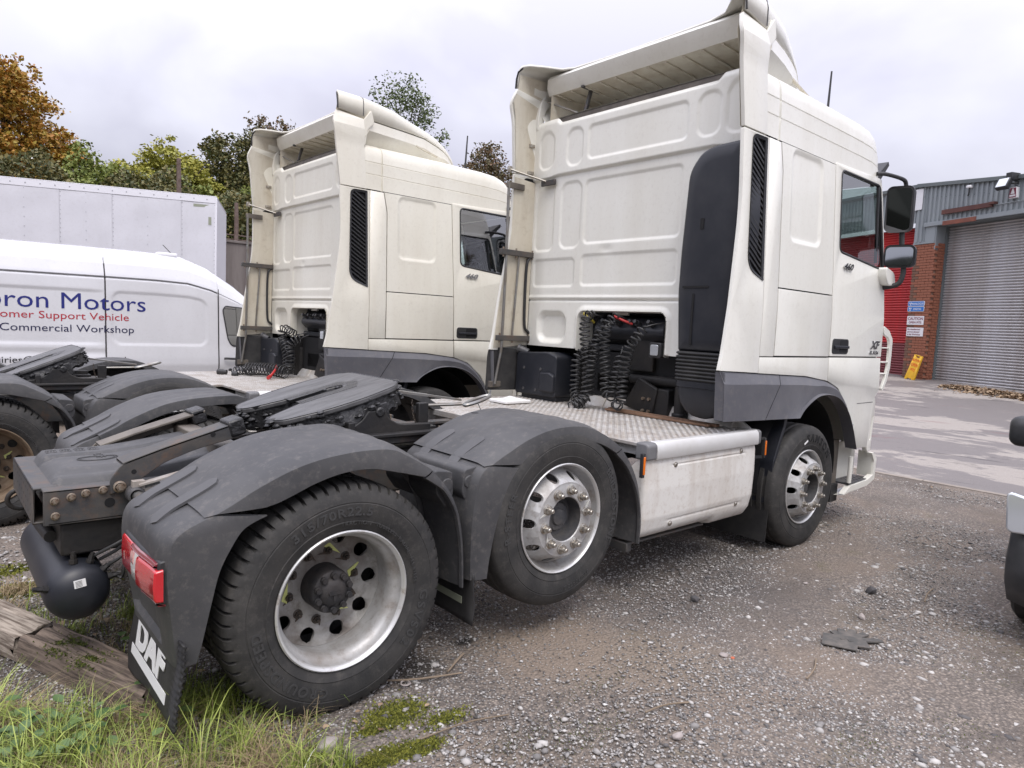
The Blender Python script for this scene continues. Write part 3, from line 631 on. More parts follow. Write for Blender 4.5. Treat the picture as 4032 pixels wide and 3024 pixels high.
        wing2 = fender(P, [(.735, 1.00), (.80, 1.035), (.88, 1.072), (1.0, 1.122), (1.15, 1.160), (1.3, 1.172), (1.452, 1.160), (1.6, 1.106), (1.70, 1.052), (1.776, 1.002)],
                       [(.955, .982), (.965, .985), (.985, .992), (1.051, 1.028), (1.163, 1.064), (1.301, 1.077), (1.448, 1.067), (1.56, 1.042), (1.64, 1.01), (1.707, .976)], pg, fl, 'middle_wing_top', crown=.5)
        lower_wing(P, [(.740, .995), (.70, .965), (.672, .91), (.658, .82), (.652, .70), (.655, .56), (.662, .43)], [(.960, .965), (.935, .95), (.90, .90), (.855, .82), (.81, .67), (.778, .52), (.767, .425)], pg, fl, 'middle_wing_lower')
        fender(P, [(1.778, .998), (1.88, .88), (1.955, .74), (1.99, .58), (1.998, .47), (1.99, .38)], [(1.708, .970), (1.79, .905), (1.85, .835), (1.925, .711), (1.965, .56), (1.967, .385)], pg, fl, 'middle_wing_front', n=24, yin=-1.02)
        for x0, z0, rv in ((.53, .905, 1), (.70, .905, -1)):
            b = MB(fl); b.prism(round_poly([(x0-.055*rv, z0+.085), (x0+.05*rv, z0+.07), (x0+.06*rv, z0-.045), (x0+.02*rv, z0-.11), (x0-.04*rv, z0-.03)], .02), 'y', -1.185, -.72); br = b.build('wing_joint_box', pg, P, bevel=.01, seg=3)
            b = MB(fl); b.lathe([(0, -1.192), (.028, -1.192), (.032, -1.188), (.032, -1.18)], 24, 'y', (x0+.018*rv, 0, z0+.008)); b.build('joint_cap', pg, br, smooth=40)
        for y in (-.735, -1.0):
            q = [(-.695, y-.02, .880), (-.66, y-.012, .908), (-.62, y, .930), (-.575, y, .952), (-.50, y, .990), (-.45, y, 1.018)]
            strap(P, q, .080, fl)
            q = [(.69, y-.02, .962), (.71, y-.012, .978), (.74, y, .998), (.80, y, 1.036), (.86, y, 1.065), (.91, y, 1.086)]
            strap(P, q, .080, fl)
        # mud flaps with the maker's lettering
        b = MB(fl); R = []
        for z in np.linspace(.50, .185, 40):
            x = -.655-.03*sm(.45, .2, z); R.append([(x+.006*math.sin(z*260)*sm(-1.20, -1.24, y), y, z-(.05*sm(-1.0, -.62, y) if z < .20 else 0)) for y in np.linspace(-.60, -1.30, 30)])
        b.rows(R); fp = b.build('mud_flap', 'rubber', P, solid=.008, soff=0, smooth=60, fix=False)
        mtx = frame((-.6822, s*.91 if not fl else .91, .290), (0, -1, 0), (.13, 0, 1))
        text('flap_lettering', 'DAF', .165, 'white_print', fp, mtx, extrude=.002, bold=.008, sx=1.3, align='CENTER')
        b = MB(fl); b.bar((-.6885, -.915, .231), (-.6835, -.915, .272), .51, .003, up=(1, 0, 0)); b.build('flap_stripe', 'white_print', fp, smooth=0)
        b = MB(fl); R = []
        for z in np.linspace(.46, .20, 12): R.append([(.695+.006*math.sin(z*240) if y < -1.2 else .695, y, z) for y in np.linspace(-.62, -1.25, 12)])
        b.rows(R); fp = b.build('mud_flap', 'rubber', P, solid=.008, smooth=60, fix=False)
        text('flap_lettering', 'DAF', .135, 'reflective', fp, frame((.688, s*.93 if not fl else .93, .37), (0, -1, 0), (0, 0, 1)), extrude=.002, bold=.006, sx=1.25, align='CENTER')
        b = MB(fl); b.box((.684, -1.16, .285), (.690, -.70, .32)); b.build('flap_stripe', 'reflective', fp, smooth=0)
        # tail lamp wrapping the rear corner
        def strip(y0, y1, zt, zb, off, tilt=True, k=8):
            bb = MB(fl); R = []
            for u in np.linspace(0, 1, k):
                y = y0+(y1-y0)*u; xx = -.732-off+.014*sm(-1.0, -1.2, y); sl = .0
                R.append([(xx+.03, y, zt+.004), (xx+.004, y, zt), (xx, y, zt-.012), (xx-.003, y, (zt+zb)/2), (xx, y, zb+.012), (xx+.004, y, zb), (xx+.03, y, zb-.004)])
            bb.rows(R); bb.f.append(tuple(range(6, -1, -1))); m_ = len(R[0])*(len(R)-1); bb.f.append(tuple(m_+i for i in range(7))); return bb
        lamp = strip(-.76, -1.225, .795, .640, .004).build('tail_lamp', 'plastic_black', P, bevel=.006)
        strip(-.768, -.925, .785, .652, .012).build('lamp_lens', 'lamp_red', lamp, bevel=.005); strip(-.927, -1.02, .765, .652, .0135).build('lamp_lens', 'lamp_white', lamp, bevel=.004)
        strip(-.927, -.975, .765, .700, .0155, k=3).build('lamp_lens', 'lamp_pink', lamp, bevel=.003)
        strip(-.927, -1.21, .787, .767, .014).build('lamp_lens', 'lamp_dark', lamp, bevel=.004); strip(-1.022, -1.235, .765, .652, .020).build('lamp_lens', 'lamp_red', lamp, bevel=.006); strip(-1.06, -1.22, .652, .632, .008).build('lamp_lens', 'lamp_dark', lamp, bevel=.004)
        b = MB(fl); b.box((-.7495, -.84, .70), (-.7485, -.82, .73)); b.build('lamp_reflector', 'lamp_pink', lamp, smooth=0)
    # ---- coupling plate (fifth wheel), tilted back, greased
    fw = sub('fifth_wheel', P, (.586, 0, 1.235), (0, -.262, 0))
    out = [(.235, -.30), (.235, .30), (.16, .395), (-.05, .435), (-.28, .425), (-.50, .345), (-.535, .29), (-.545, .22), (-.50, .165), (-.30, .095), (-.06, .048), (0, .036), (.03, 0), (0, -.036), (-.06, -.048), (-.30, -.095), (-.50, -.165), (-.545, -.22), (-.535, -.29), (-.50, -.345), (-.28, -.425), (-.05, -.435), (.16, -.395)]
    out = round_poly(out, [.03]*2+[.08]*6+[.03]*3+[.01, .02, .01]+[.03]*3+[.08]*6)
    b = MB(); b.prism(out, 'z', 0, .032); pl = b.build('top_plate', 'grease_top', fw, bevel=.008, smooth=30)
    b = MB(); cx = sum(p[0] for p in out)/len(out); k = len(out); R = []
    for i, (x, y) in enumerate(out + [out[0]]):
        i_ = i % k; q = random.Random(i_*7+1); j = lambda a: q.uniform(-a, a); d0 = Vector(out[(i_+1) % k])-Vector(out[i_-1]); nn = Vector((d0.y, -d0.x)); nn = nn.normalized() if nn.length > 1e-6 else Vector((0, 0)); nn = -nn
        inside = abs(y) < .09 or (abs(y) < .18 and x < -.2 and x > -.5)
        e = .004 if inside else .014
        R.append([(x, y, .034), (x+nn.x*(e+j(.006)), y+nn.y*(e+j(.006)), .022+j(.006)), (x+nn.x*(e+.004+j(.008)), y+nn.y*(e+.004+j(.008)), -.01+j(.01)), (x+nn.x*j(.012), y+nn.y*j(.012), -.062+j(.016)-(.015 if x < -.3 else .03)), (x*.95, y*.95, -.105+j(.012))])
    b.rows(R); b.f.append(tuple(i*5+4 for i in range(k))); b.build('grease_rim', 'grease', fw, smooth=25)
    b = MB(); q = random.Random(5)
    for i in range(150):
        j = q.randrange(k); x, y = out[j]; u = q.random(); x2, y2 = out[(j+1) % k]; x, y = x+(x2-x)*u, y+(y2-y)*u
        if abs(y) < .2 and x > -.5 and x < .05 and q.random() < .6: continue
        s_ = q.uniform(.008, .026); b.lathe([(0, -s_*.5), (s_*q.uniform(.7, 1.1), -s_*.2), (s_, s_*.1), (s_*.5, s_*.45), (0, s_*.5)], 6, 'z', (x*q.uniform(.96, 1.03), y*q.uniform(.96, 1.03), q.uniform(-.07, .03)))
    b.build('grease_clumps', 'grease', fw, smooth=30, kind='stuff')
    b = MB(); b.prism([(-.30, .040), (-.12, .040), (0, .06), (.06, 0), (0, -.06), (-.12, -.040), (-.30, -.040), (-.30, -.12), (.05, -.13), (.13, 0), (.05, .13), (-.30, .12)], 'z', .030, .0335); b.build('lock_plate', 'grease', fw, smooth=0)
    for s in (-1, 1):
        b = MB(); b.box((-.09, s*.40-.03, -.15), (.07, s*.40+.03, -.03)); b.tube([(0, s*.36, -.07), (0, s*.46, -.07)], .03, 10); b.build('pivot_block', 'grease', fw, bevel=.012)
    FWI = Matrix.LocRotScale(Vector((.586, 0, 1.235)), Matrix.Rotation(-.262, 3, 'Y'), None).inverted()
    for s in (-1, 1):
        b = MB(); prof = round_poly([(.34, 1.04), (.34, 1.075), (.43, 1.085), (.50, 1.13), (.53, 1.175), (.64, 1.175), (.66, 1.13), (.73, 1.09), (.95, 1.085), (.95, 1.04)], [.01, .02, .05, .03, .01, .01, .03, .05, .01, .01])
        b.prism(prof, 'y', s*.43-.02, s*.43+.02); b.box((.32, s*.43-.07, 1.025), (.97, s*.43+.07, 1.048)); b.box((.40, s*.43-.045, 1.04), (.44, s*.43+.045, 1.12))
        ped = b.build('coupling_pedestal', 'chassis_dark', fw, bevel=.006); ped.matrix_local = FWI
    b = MB(); b.box((.20, -.47, .985), (1.15, -.30, 1.024)); b.box((.20, .30, .985), (1.15, .47, 1.024))
    for x in (.25, .60, 1.0): b.box((x, -.30, .985), (x+.10, .30, 1.015))
    sfr = b.build('coupling_subframe', 'chassis', P, bevel=.004)
    b = MB()
    for x, y in ((.28, -.35), (.46, -.36), (.80, -.35), (1.08, -.36), (.70, -.1), (.9, .05), (.8, .25), (1.06, .2), (.3, .3), (.05, -.3), (-.02, -.33), (.03, -.36)): b.prism([(x+.013*math.cos(PI/3*i), y+.013*math.sin(PI/3*i)) for i in range(6)], 'z', 1.01, 1.045)
    b.build('subframe_bolts', 'bolt', sfr, smooth=0, kind='stuff')
    b = MB(); b.bar((.78, -.20, 1.262), (1.02, -.30, 1.232), .045, .014); b.bar((1.02, -.30, 1.232), (1.22, -.38, 1.205), .03, .012); b.tube([(.95, -.29, 1.17), (1.22, -.39, 1.18)], .010, 8)
    b.tube([(1.31+.115*math.cos(a), -.43+.035*math.sin(a)+.02*math.cos(a), 1.205+.024*math.cos(a)) for a in np.linspace(0, 2*PI, 24, endpoint=False)], .0115, 8, closed=True); b.build('release_handle', 'steel_rod', fw, smooth=40).matrix_local = FWI
    b = MB(); b.box((.895, -.40, 1.05), (.965, -.36, 1.20)); b.box((.88, -.41, 1.04), (1.02, -.33, 1.06)); b.build('handle_bracket', 'chassis_dark', fw, bevel=.006).matrix_local = FWI
    ch = MB(); pts = cr([(.86, -.375, 1.215), (.865, -.38, 1.15), (.875, -.385, 1.10), (.90, -.40, 1.05), (.94, -.42, 1.015)], 17)
    for i in range(16):
        p = (pts[i]+pts[i+1])/2; d = (pts[i+1]-pts[i]); d /= np.linalg.norm(d); a = np.cross(d, [0, 1, 0]) if i % 2 else np.array([0, 1., 0]); a /= np.linalg.norm(a)
        ch.tube([p+d*.0105*math.cos(t)+a*.0055*math.sin(t) for t in np.linspace(0, 2*PI, 10, endpoint=False)], .0018, 5, closed=True)
    ch.tube([np.array([.965, -.43, 1.005])+np.array([.035*math.cos(t), -.008*math.cos(t), -.018*math.cos(t)])+np.array([.006, .0, .009])*math.sin(t) for t in np.linspace(0, 2*PI, 16, endpoint=False)], .0032, 6, closed=True)
    ch.build('release_chain', 'nut_dark', fw, smooth=50).matrix_local = FWI
    # ---- deck behind the cab with raised tread
    b = MB(); b.box((1.72, -.44, .975), (3.26, .62, .998)); b.box((2.01, -1.24, .975), (3.30, -.442, .997)); b.box((1.84, .622, .975), (3.26, 1.2, .997)); b.box((1.70, -.44, .955), (1.72, .62, 1.0)); deck = b.build('catwalk_deck', 'alu', P, bevel=.003)
    V = []; F = []; k = 0
    for i, x in enumerate(np.arange(1.75, 3.25, .033)):
        for j, y in enumerate(np.arange(-1.21, 1.19, .056)):
            yy = y+(.028 if i % 2 else 0)
            if (yy < -.42 and x < 2.04) or (yy > .6 and x < 1.87): continue
            a, c_ = .0075, .021; z = .9975
            V += [(x-a, yy, z), (x, yy-c_, z), (x+a, yy, z), (x, yy+c_, z), (x-a*.6, yy-c_*.6, z+.003), (x+a*.6, yy-c_*.6, z+.003), (x+a*.6, yy+c_*.6, z+.003), (x-a*.6, yy+c_*.6, z+.003)]
            F += [(k+4, k+5, k+6, k+7), (k, k+1, k+5, k+4), (k+1, k+2, k+6, k+5), (k+2, k+3, k+7, k+6), (k+3, k, k+4, k+7)]; k += 8
    raw('tread_pattern', 'alu_bump', np.array(V), np.array(F), deck, smooth=True, kind='stuff')
    b = MB()
    for y0, y1 in ((-1.07, -.27), (-.262, .20), (.208, .92)):
        b.prism([(3.235, .999), (3.25, 1.028), (3.285, 1.082), (3.315, 1.09), (3.322, 1.07), (3.322, .985), (3.235, .985)], 'y', y0, y1)
    b.each('kick_plate', 'kick_alu', deck, bevel=.006)
    b = MB(); b.prism([(-1.07, 1.0), (-1.20, 1.0), (-1.07, 1.082)], 'x', 3.29, 3.318); b.build('kick_plate_end', 'kick_alu', deck)
    # ---- side box (toolbox) on the near side, fuel tank on the far side
    bx = sub('side_box', P); prof = [(-1.235, .905), (-1.245, .86), (-1.250, .70), (-1.243, .52), (-1.222, .43), (-1.18, .385), (-1.10, .362), (-.62, .362), (-.62, .905)]
    b = MB(); R = []
    xs_ = [2.000, 2.004, 2.012, 2.025]+list(np.linspace(2.05, 3.25, 60))+[3.29, 3.305, 3.315, 3.32]
    def zcut(x): return .030*sm(2.83, 2.86, x)
    for x in xs_:
        e = 1-math.sqrt(max(0, 1-max(0, 1-min(x-2.0, 3.32-x)/.035)**2)); row = []
        for z in np.concatenate([np.linspace(.905, .45, 46), [.43, .41, .395, .383, .372]]):
            y = float(np.interp(-z, [-q[1] for q in prof[:6]]+[-.362], [q[0] for q in prof[:6]]+[-1.08]))
            g = sm(2.26, 2.28, x)*sm(3.17, 3.15, x)*(math.exp(-((z-.845)/.0045)**2)+math.exp(-((z-.478)/.0045)**2))
            row.append((x, y+.012*e*3+.007*g, z-zcut(x)*sm(.45, .372, z)))
        row += [(x, -1.0, .362-zcut(x)), (x, -.62, .362)]; R.append(row)
    b.rows(R); n_ = len(R[0]); b.f.append(tuple(range(n_))); b.f.append(tuple((len(R)-1)*n_+i for i in range(n_-1, -1, -1))); b.build('box_front', 'box_white', bx, smooth=30)
    b = MB(); b.box((2.08, -1.25, .905), (3.30, -.62, .974)); b.prism([(-1.262, .897), (-1.267, .905), (-1.267, .955), (-1.262, .985), (-1.246, 1.006), (-1.205, 1.008), (-1.205, .897)], 'x', 2.085, 3.30); b.build('box_rim', 'alu_clean', bx, bevel=.004)
    b = MB(); b.prism([(-1.266, .90), (-1.268, .99), (-1.25, 1.006), (-1.17, 1.006), (-1.17, .90)], 'x', 1.985, 2.0845); b.prism([(-1.266, .90), (-1.268, .99), (-1.25, 1.006), (-1.17, 1.006), (-1.17, .90)], 'x', 3.3005, 3.335); b.each('rim_end_cap', 'end_cap_grey', bx, bevel=.012, seg=3)
    o = None
    for x, z in ((2.31, .845), (3.10, .865), (2.31, .455), (3.10, .475)):
        if o is None: bb = MB(); bb.lathe([(0, -.004), (.010, -.004), (.013, -.001), (.017, -.001), (.0175, .006)], 16); o = bb.build('box_screw', 'nut', bx, smooth=40); q = o
        else: q = inst(o, bx, (0, 0, 0))
        q.location = (x, -1.249 if z > .6 else -1.235, z)
    b = MB(); b.bar((2.02, -1.12, .345), (2.84, -1.12, .342), .05, .016); b.box((1.97, -1.16, .30), (2.02, -.7, .36)); b.each('box_support', 'chassis', bx, bevel=.006)
    b = MB(True); b.prism(round_poly([(-1.2, .93), (-1.24, .6), (-1.15, .38), (-.66, .38), (-.62, .93)], .08), 'x', 1.95, 3.3); b.build('fuel_tank', 'alu', P, smooth=40)
    for x, y, z, sz in ((1.955, -1.262, .875, 1), (3.425, -1.25, .86, 1)):
        b = MB(); b.box((x-.012, y-.004, z-.075), (x+.012, y+.02, z+.075)); mk = b.build('side_marker', 'plastic_black', P, bevel=.003)
        b = MB(); b.box((x-.009, y-.011, z-.055), (x+.009, y-.004, z+.055)); b.build('marker_lens', 'amber', mk, bevel=.003)
    b = MB(); b.bar((3.32, -1.2, .93), (3.425, -1.24, .93), .01, .02); b.bar((3.32, -1.2, .79), (3.425, -1.24, .79), .01, .02); b.each('marker_bracket', 'plastic_black', P)
    # ---- front mudguard and flap behind the steered wheel
    for fl in (False, True):
        b = MB(fl); b.prism(round_poly([(3.775, 1.06), (3.755, .99), (3.63, .72), (3.60, .43), (3.575, .40), (3.575, .43), (3.60, .73), (3.72, 1.0), (3.73, 1.06)], .015), 'y', -1.235, -.70); b.bar((3.66, -.95, .98), (3.585, -.95, .45), .05, .03); b.build('front_mudguard', 'plastic_navy', P, bevel=.006)
        b = MB(fl); b.prism([(3.59, .42), (3.598, .42), (3.578, .10), (3.57, .10)], 'y', -1.23, -.60); b.build('front_flap', 'rubber', P)
    return P
def make_cab(P, cm):
    """sleeper cab: rear wall, corner fairings, roof and spoiler, sides, doors, skirts; cm = paint"""
    # ---- rear wall, pressed panels, opening for the couplings
    OPEN = (-.492, 1.40, .475, 1.845, .075)
    pans = [(.87, 3.14, 1.095, 3.49, .10), (.51, 3.13, .72, 3.475, .09), (-.585, 3.16, .46, 3.465, .06), (-.87, 3.15, -.655, 3.49, .09), (-1.12, 3.14, -.90, 3.51, .09),
            (.86, 2.39, 1.14, 3.03, .07), (.515, 2.40, .785, 3.01, .09), (-.555, 2.43, .485, 3.00, .06), (.565, 2.055, 1.13, 2.325, .05), (-.55, 2.06, .49, 2.345, .05), (.64, 1.54, 1.02, 1.83, .10)]
    def hx(y, z):
        h = 0.
        for i, (a, b, c, d, r) in enumerate(pans):
            if y < a-.06 or y > c+.06 or z < b-.06 or z > d+.06: continue
            s_ = sd_rr(y, z, a, b, c, d, r)
            if i == 10: h += .045*sm(.015, -.05, s_)
            else: h += .0105*lin(.002, -.022, s_)
        h -= .024*lin(3.070, 3.085, z+.015*sm(.80, .95, abs(y)))
        h += .012*math.exp(-((z-1.935)/.008)**2) - .008*math.exp(-((z-1.962)/.014)**2)
        h += .02*sm(.95, 1.17, y)+.02*sm(-.95, -1.17, y)
        o = sd_rr(y, z, *OPEN); h -= .016*sm(.055, .005, o) if z > 1.5 else 0
        if z > 3.5: h += .03*sm(3.52, 3.57, z)
        h += .008*math.exp(-(((y-.20)/.06)**2+((z-2.375)/.04)**2))
        return 3.15+h
    ys_ = np.r_[np.arange(-1.17, 1.171, .0075)]; zs_ = np.r_[np.arange(1.50, 3.561, .0075)]
    V = np.array([[hx(y, z), y, z + (.045*sm(.80, .87, abs(y))*sm(3.45, 3.56, z))] for z in zs_ for y in ys_]); ny = len(ys_); F = []
    for i in range(len(zs_)-1):
        for j in range(ny-1):
            yc = (ys_[j]+ys_[j+1])/2; zc = (zs_[i]+zs_[i+1])/2
            if sd_rr(yc, zc, *OPEN) < 0: continue
            F.append((i*ny+j, i*ny+j+1, (i+1)*ny+j+1, (i+1)*ny+j))
    raw('rear_wall', cm, V, np.array(F), P, smooth=True)
    b = MB(); q = [(y, z) for y, z in rrect(OPEN[0], 1.40, OPEN[2], OPEN[3], .075) if z > 1.48]; q = [(OPEN[2], 1.49)]+[p for p in q]+[(OPEN[0], 1.49)]
    R = [[(3.128, y, z), (3.150, y*.985, z-.006), (3.21, y*.98, z-.01)] for y, z in q]; b.rows(R); b.build('opening_rim', cm, P, smooth=60)
    # dark machinery space behind the opening
    b = MB(); b.box((3.52, -1.0, .95), (3.55, 1.15, 2.0)); b.box((3.2, .49, .95), (3.5, .52, 1.50)); b.box((3.2, -1.1, 1.86), (3.55, 1.15, 1.9)); b.box((3.2, -.62, 1.3), (3.5, -.60, 1.86)); b.each('engine_bulkhead', 'chassis_dark', P)
    b = MB(); b.box((3.2, .478, 1.5), (3.5, .488, 1.84)); b.build('opening_side', cm, P)
    b = MB(); b.box((3.3, -.40, 1.12), (3.5, .35, 1.30)); b.box((3.25, -.30, 1.35), (3.5, -.05, 1.62)); b.tube([(3.3, -.62, 1.28), (3.3, -.05, 1.28)], .045, 12); b.box((3.22, -.50, 1.0), (3.30, -.34, 1.22)); b.prism([(-.20, 1.30), (-.05, 1.05), (-.36, .99), (-.40, 1.22)], 'x', 3.2, 3.24)
    b.tube([(3.3, .52, 1.0), (3.3, .52, 1.35)], .05, 12); b.tube([(3.22, -.62, .98), (3.22, -.62, 1.26)], .05, 12); b.tube([(3.22, -.62, .95), (3.22, -.62, 1.05)], .065, 12); b.each('gearbox_part', 'chassis_dark', P, bevel=.01)
    b = MB()
    for y, z in ((-.27, 1.13), (-.33, 1.13), (-.27, 1.03), (-.33, 1.03)): b.prism([(y+.014*math.cos(PI/3*i), z+.014*math.sin(PI/3*i)) for i in range(6)], 'x', 3.18, 3.2)
    b.each('bracket_bolt', 'bolt', P, smooth=0)
    b = MB(); b.prism(round_poly([(3.20, 1.66), (3.20, 1.70), (3.27, 1.80), (3.40, 1.83), (3.40, 1.62), (3.26, 1.60)], .02), 'y', -.42, .33); cb = b.build('coupling_panel', 'plastic_navy', P, bevel=.012)
    for y in (.20, .05, -.10, -.16, -.30):
        b = MB(); p = Vector((3.225, y, 1.735)); d = Vector((-.8, 0, .35)); b.tube([p, p+d*.05], .024, 12); b.tube([p+d*.05, p+d*.09], .017, 8); b.build('coupling_socket', 'plastic_black', cb, smooth=40)
    b = MB(); b.box((3.24, -.02, 1.815), (3.26, .14, 1.84)); b.build('panel_tab', cm, P, bevel=.004)
    b = MB(); b.prism(rrect(-.46, 1.475, -.34, 1.60, .02), 'x', 3.13, 3.20); wl = b.build('work_lamp', 'plastic_black', P, bevel=.008); b = MB(); b.prism(rrect(-.438, 1.495, -.362, 1.582, .012), 'x', 3.120, 3.131); b.build('lamp_lens', 'lens', wl, bevel=.004)
    # grey box with filler cap beside the opening
    b = MB(); b.prism(round_poly([(.60, 1.04), (.60, 1.42), (.72, 1.455), (1.14, 1.43), (1.15, 1.04)], .03), 'x', 3.02, 3.40); b.prism(round_poly([(.60, 1.09), (.60, 1.24), (.66, 1.27), (.78, 1.26), (.78, 1.09)], .02), 'x', 2.985, 3.03); b.box((3.06, .62, 1.0), (3.36, 1.1, 1.05)); ab = b.build('additive_tank', 'plastic_navy', P, bevel=.012, seg=3)
    b = MB(); b.tube([(3.09, 1.06, 1.43), (3.045, 1.13, 1.462)], .035, 14); b.tube([(3.045, 1.13, 1.462), (3.035, 1.145, 1.468)], .042, 14); b.build('filler_cap', 'hub_grey', ab, smooth=40)
    o = None
    for y, z in ((1.03, 1.29), (.80, 1.29), (1.03, 1.09), (.86, 1.09)):
        if o is None: bb = MB(); bb.lathe([(0, 0), (.014, 0), (.014, .02)], 10, 'x'); o = bb.build('tank_screw', 'hub_grey', ab); q = o
        else: q = inst(o, ab, (0, 0, 0))
        q.location = (3.014, y, z)
    # ---- air intake stack with bellows
    b = MB(); pr = round_poly([(-.735, 1.55), (-.70, 1.99), (-.705, 2.3), (-.735, 2.88), (-.83, 3.00), (-.93, 3.035), (-1.17, 3.045), (-1.215, 2.6), (-1.215, 2.2), (-1.17, 1.55)], [.01, .06, .06, .12, .08, .05, .03, .1, .1, .01])
    R = []
    cy, cz = -.95, 2.25
    for x, s_ in ((3.16, 1.), (3.02, 1.), (2.985, .985), (2.962, .95), (2.950, .88), (2.946, .6)): R.append([(x, cy+(y-cy)*s_, cz+(z-cz)*(1-(1-s_)*.35)) for y, z in pr])
    b.rows(R, closed=True); b.f.append(tuple(5*len(pr)+i for i in range(len(pr)))); st = b.build('intake_stack', 'plastic_navy', P, smooth=40)
    b = MB(); b.prism(rrect(-.865, 1.60, -.85, 1.98, .007), 'x', 2.9395, 2.95); b.prism(rrect(-.98, 2.02, -.76, 2.035, .004), 'x', 2.9395, 2.95); b.prism(rrect(-.905, 2.44, -.875, 2.52, .008), 'x', 2.9415, 2.95); b.each('stack_slot', 'gap', st, smooth=0)
    R = []; b = MB(); zz = np.linspace(1.555, 1.335, 67)
    for i, z in enumerate(zz):
        e = .016*abs(math.sin(i/66*PI*8)); R.append([(x, y, z) for x, y in rrect(2.955-e, -1.15-e, 3.15+e, -.735+e, .05)])
    b.rows(R, closed=True); b.build('bellows', 'rubber', P, smooth=50)
    R = []; b = MB()
    for z, s_ in ((1.335, 1.06), (1.29, 1.06), (1.285, .98), (1.24, .97), (1.17, .86), (1.11, .66), (1.075, .42), (1.06, .12)): R.append([(3.05+(x-3.05)*s_, -.945+(y+.945)*s_, z) for x, y in rrect(2.955, -1.15, 3.15, -.735, .06)])
    b.rows(R, closed=True); b.build('intake_bowl', 'plastic_navy', P, smooth=50)
    # ---- sides
    for fl in (False, True):
        s = 1 if fl else -1
        hole = round_poly([(3.020, 3.085), (3.215, 3.088), (3.228, 2.085), (3.010, 2.160)], [.06, .008, .008, .11], 6)
        panel('corner_fairing', round_poly([(2.742, 1.445), (3.246, 1.425), (3.246, 3.098), (2.905, 3.098), (2.915, 2.55), (2.80, 1.75), (2.772, 1.56)], [.005, .003, .003, .01, .2, .2, .05]), cm, P, holes=[hole], th=.028, flip=fl, bevel=.005)
        g = MB(fl); R = []
        for a, b_ in zip(hole, [(3.12+(x-3.12)*.82, 2.6+(z-2.6)*.955) for x, z in hole]): R.append([(a[0], ys(a[1])-.004, a[1]), (a[0], ys(a[1])-.006, a[1]), (b_[0], ys(b_[1])+.002, b_[1]), (b_[0], ys(b_[1])+.022, b_[1])])
        g.rows(R+[R[0]]); gr = g.build('vent_grille', 'plastic_black', P, smooth=30)
        g = MB(fl); g.sheet(hole, lambda u, v: (u, ys(v)+.024, v)); g.build('grille_backing', 'gap', gr, smooth=0, fix=False)
        base = None
        for k in range(21):
            z0 = 2.235+k*.0425
            if base is None:
                b = MB(fl); b.prism([(3.03, .0), (3.03, .016), (3.21, -.094), (3.21, -.110)], 'y', -.004, .014); base = b.build('grille_slat', 'plastic_black', gr, smooth=0); q = base
            else: q = inst(base, gr, (0, 0, 0))
            q.location = (0, (ys(z0)+.007)*(1 if not fl else -1), z0)
        # upper corner fairing beside the spoiler
        b = MB(fl); b.sheet(round_poly([(2.905, 3.108), (3.205, 3.108), (3.176, 3.50), (3.170, 3.815), (2.862, 3.848), (2.815, 3.73), (2.850, 3.58)], [.004, .003, .1, .003, .01, .06, .1]), lambda u, v: (u, ys(v)-.004-.014*sm(3.52, 3.70, v)+.26*max(0, v-3.715), v), cuts=(3.52, 3.58, 3.64, 3.70, 3.715)); b.build('upper_fairing', cm, P, fix=False, solid=.028, bevel=.005, smooth=14)
        b = MB(fl); R = []
        for x in np.linspace(3.176, 4.86, 40):
            ye, zg = SP_YE(x), SP_GAP(x); q = sm(4.9, 4.3, x); R.append([(x, -ye+.03, zg-.012), (x, -ye-.001, zg-.014), (x, -ye-.004, zg-.05*q-.02), (x, -ye-.010, zg-.085*q-.03), (x, -ye+.05, max(3.60, zg-.20)), (x, -ye+.09, 3.585)])
        b.rows(R); b.build('spoiler_side', cm, P, smooth=18)
        # inner face of the corner fairing
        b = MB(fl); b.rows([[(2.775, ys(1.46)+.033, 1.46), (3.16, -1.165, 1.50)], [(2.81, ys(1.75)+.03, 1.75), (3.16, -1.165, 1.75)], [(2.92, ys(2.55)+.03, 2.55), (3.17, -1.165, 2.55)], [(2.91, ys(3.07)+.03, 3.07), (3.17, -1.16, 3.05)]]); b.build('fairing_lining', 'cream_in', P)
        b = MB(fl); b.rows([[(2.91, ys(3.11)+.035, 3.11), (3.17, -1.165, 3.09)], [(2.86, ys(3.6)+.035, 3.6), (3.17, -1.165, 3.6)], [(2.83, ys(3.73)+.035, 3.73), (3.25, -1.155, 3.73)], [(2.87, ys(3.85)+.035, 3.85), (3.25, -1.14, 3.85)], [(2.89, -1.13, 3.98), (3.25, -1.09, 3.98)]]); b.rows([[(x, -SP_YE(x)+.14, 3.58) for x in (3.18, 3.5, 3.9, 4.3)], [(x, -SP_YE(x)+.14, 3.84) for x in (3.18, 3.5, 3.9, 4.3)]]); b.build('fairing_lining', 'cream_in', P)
        b = MB(fl); b.prism(round_poly([(3.14, 3.52), (3.20, 3.55), (3.22, 3.72), (3.30, 3.80), (3.26, 3.93), (3.16, 3.80), (3.13, 3.64)], .03), 'y', -1.16, -1.12); b.build('fairing_bracket', cm, P, bevel=.006)
        # struts, tubes and brackets holding the fairing
        yb = 1.152
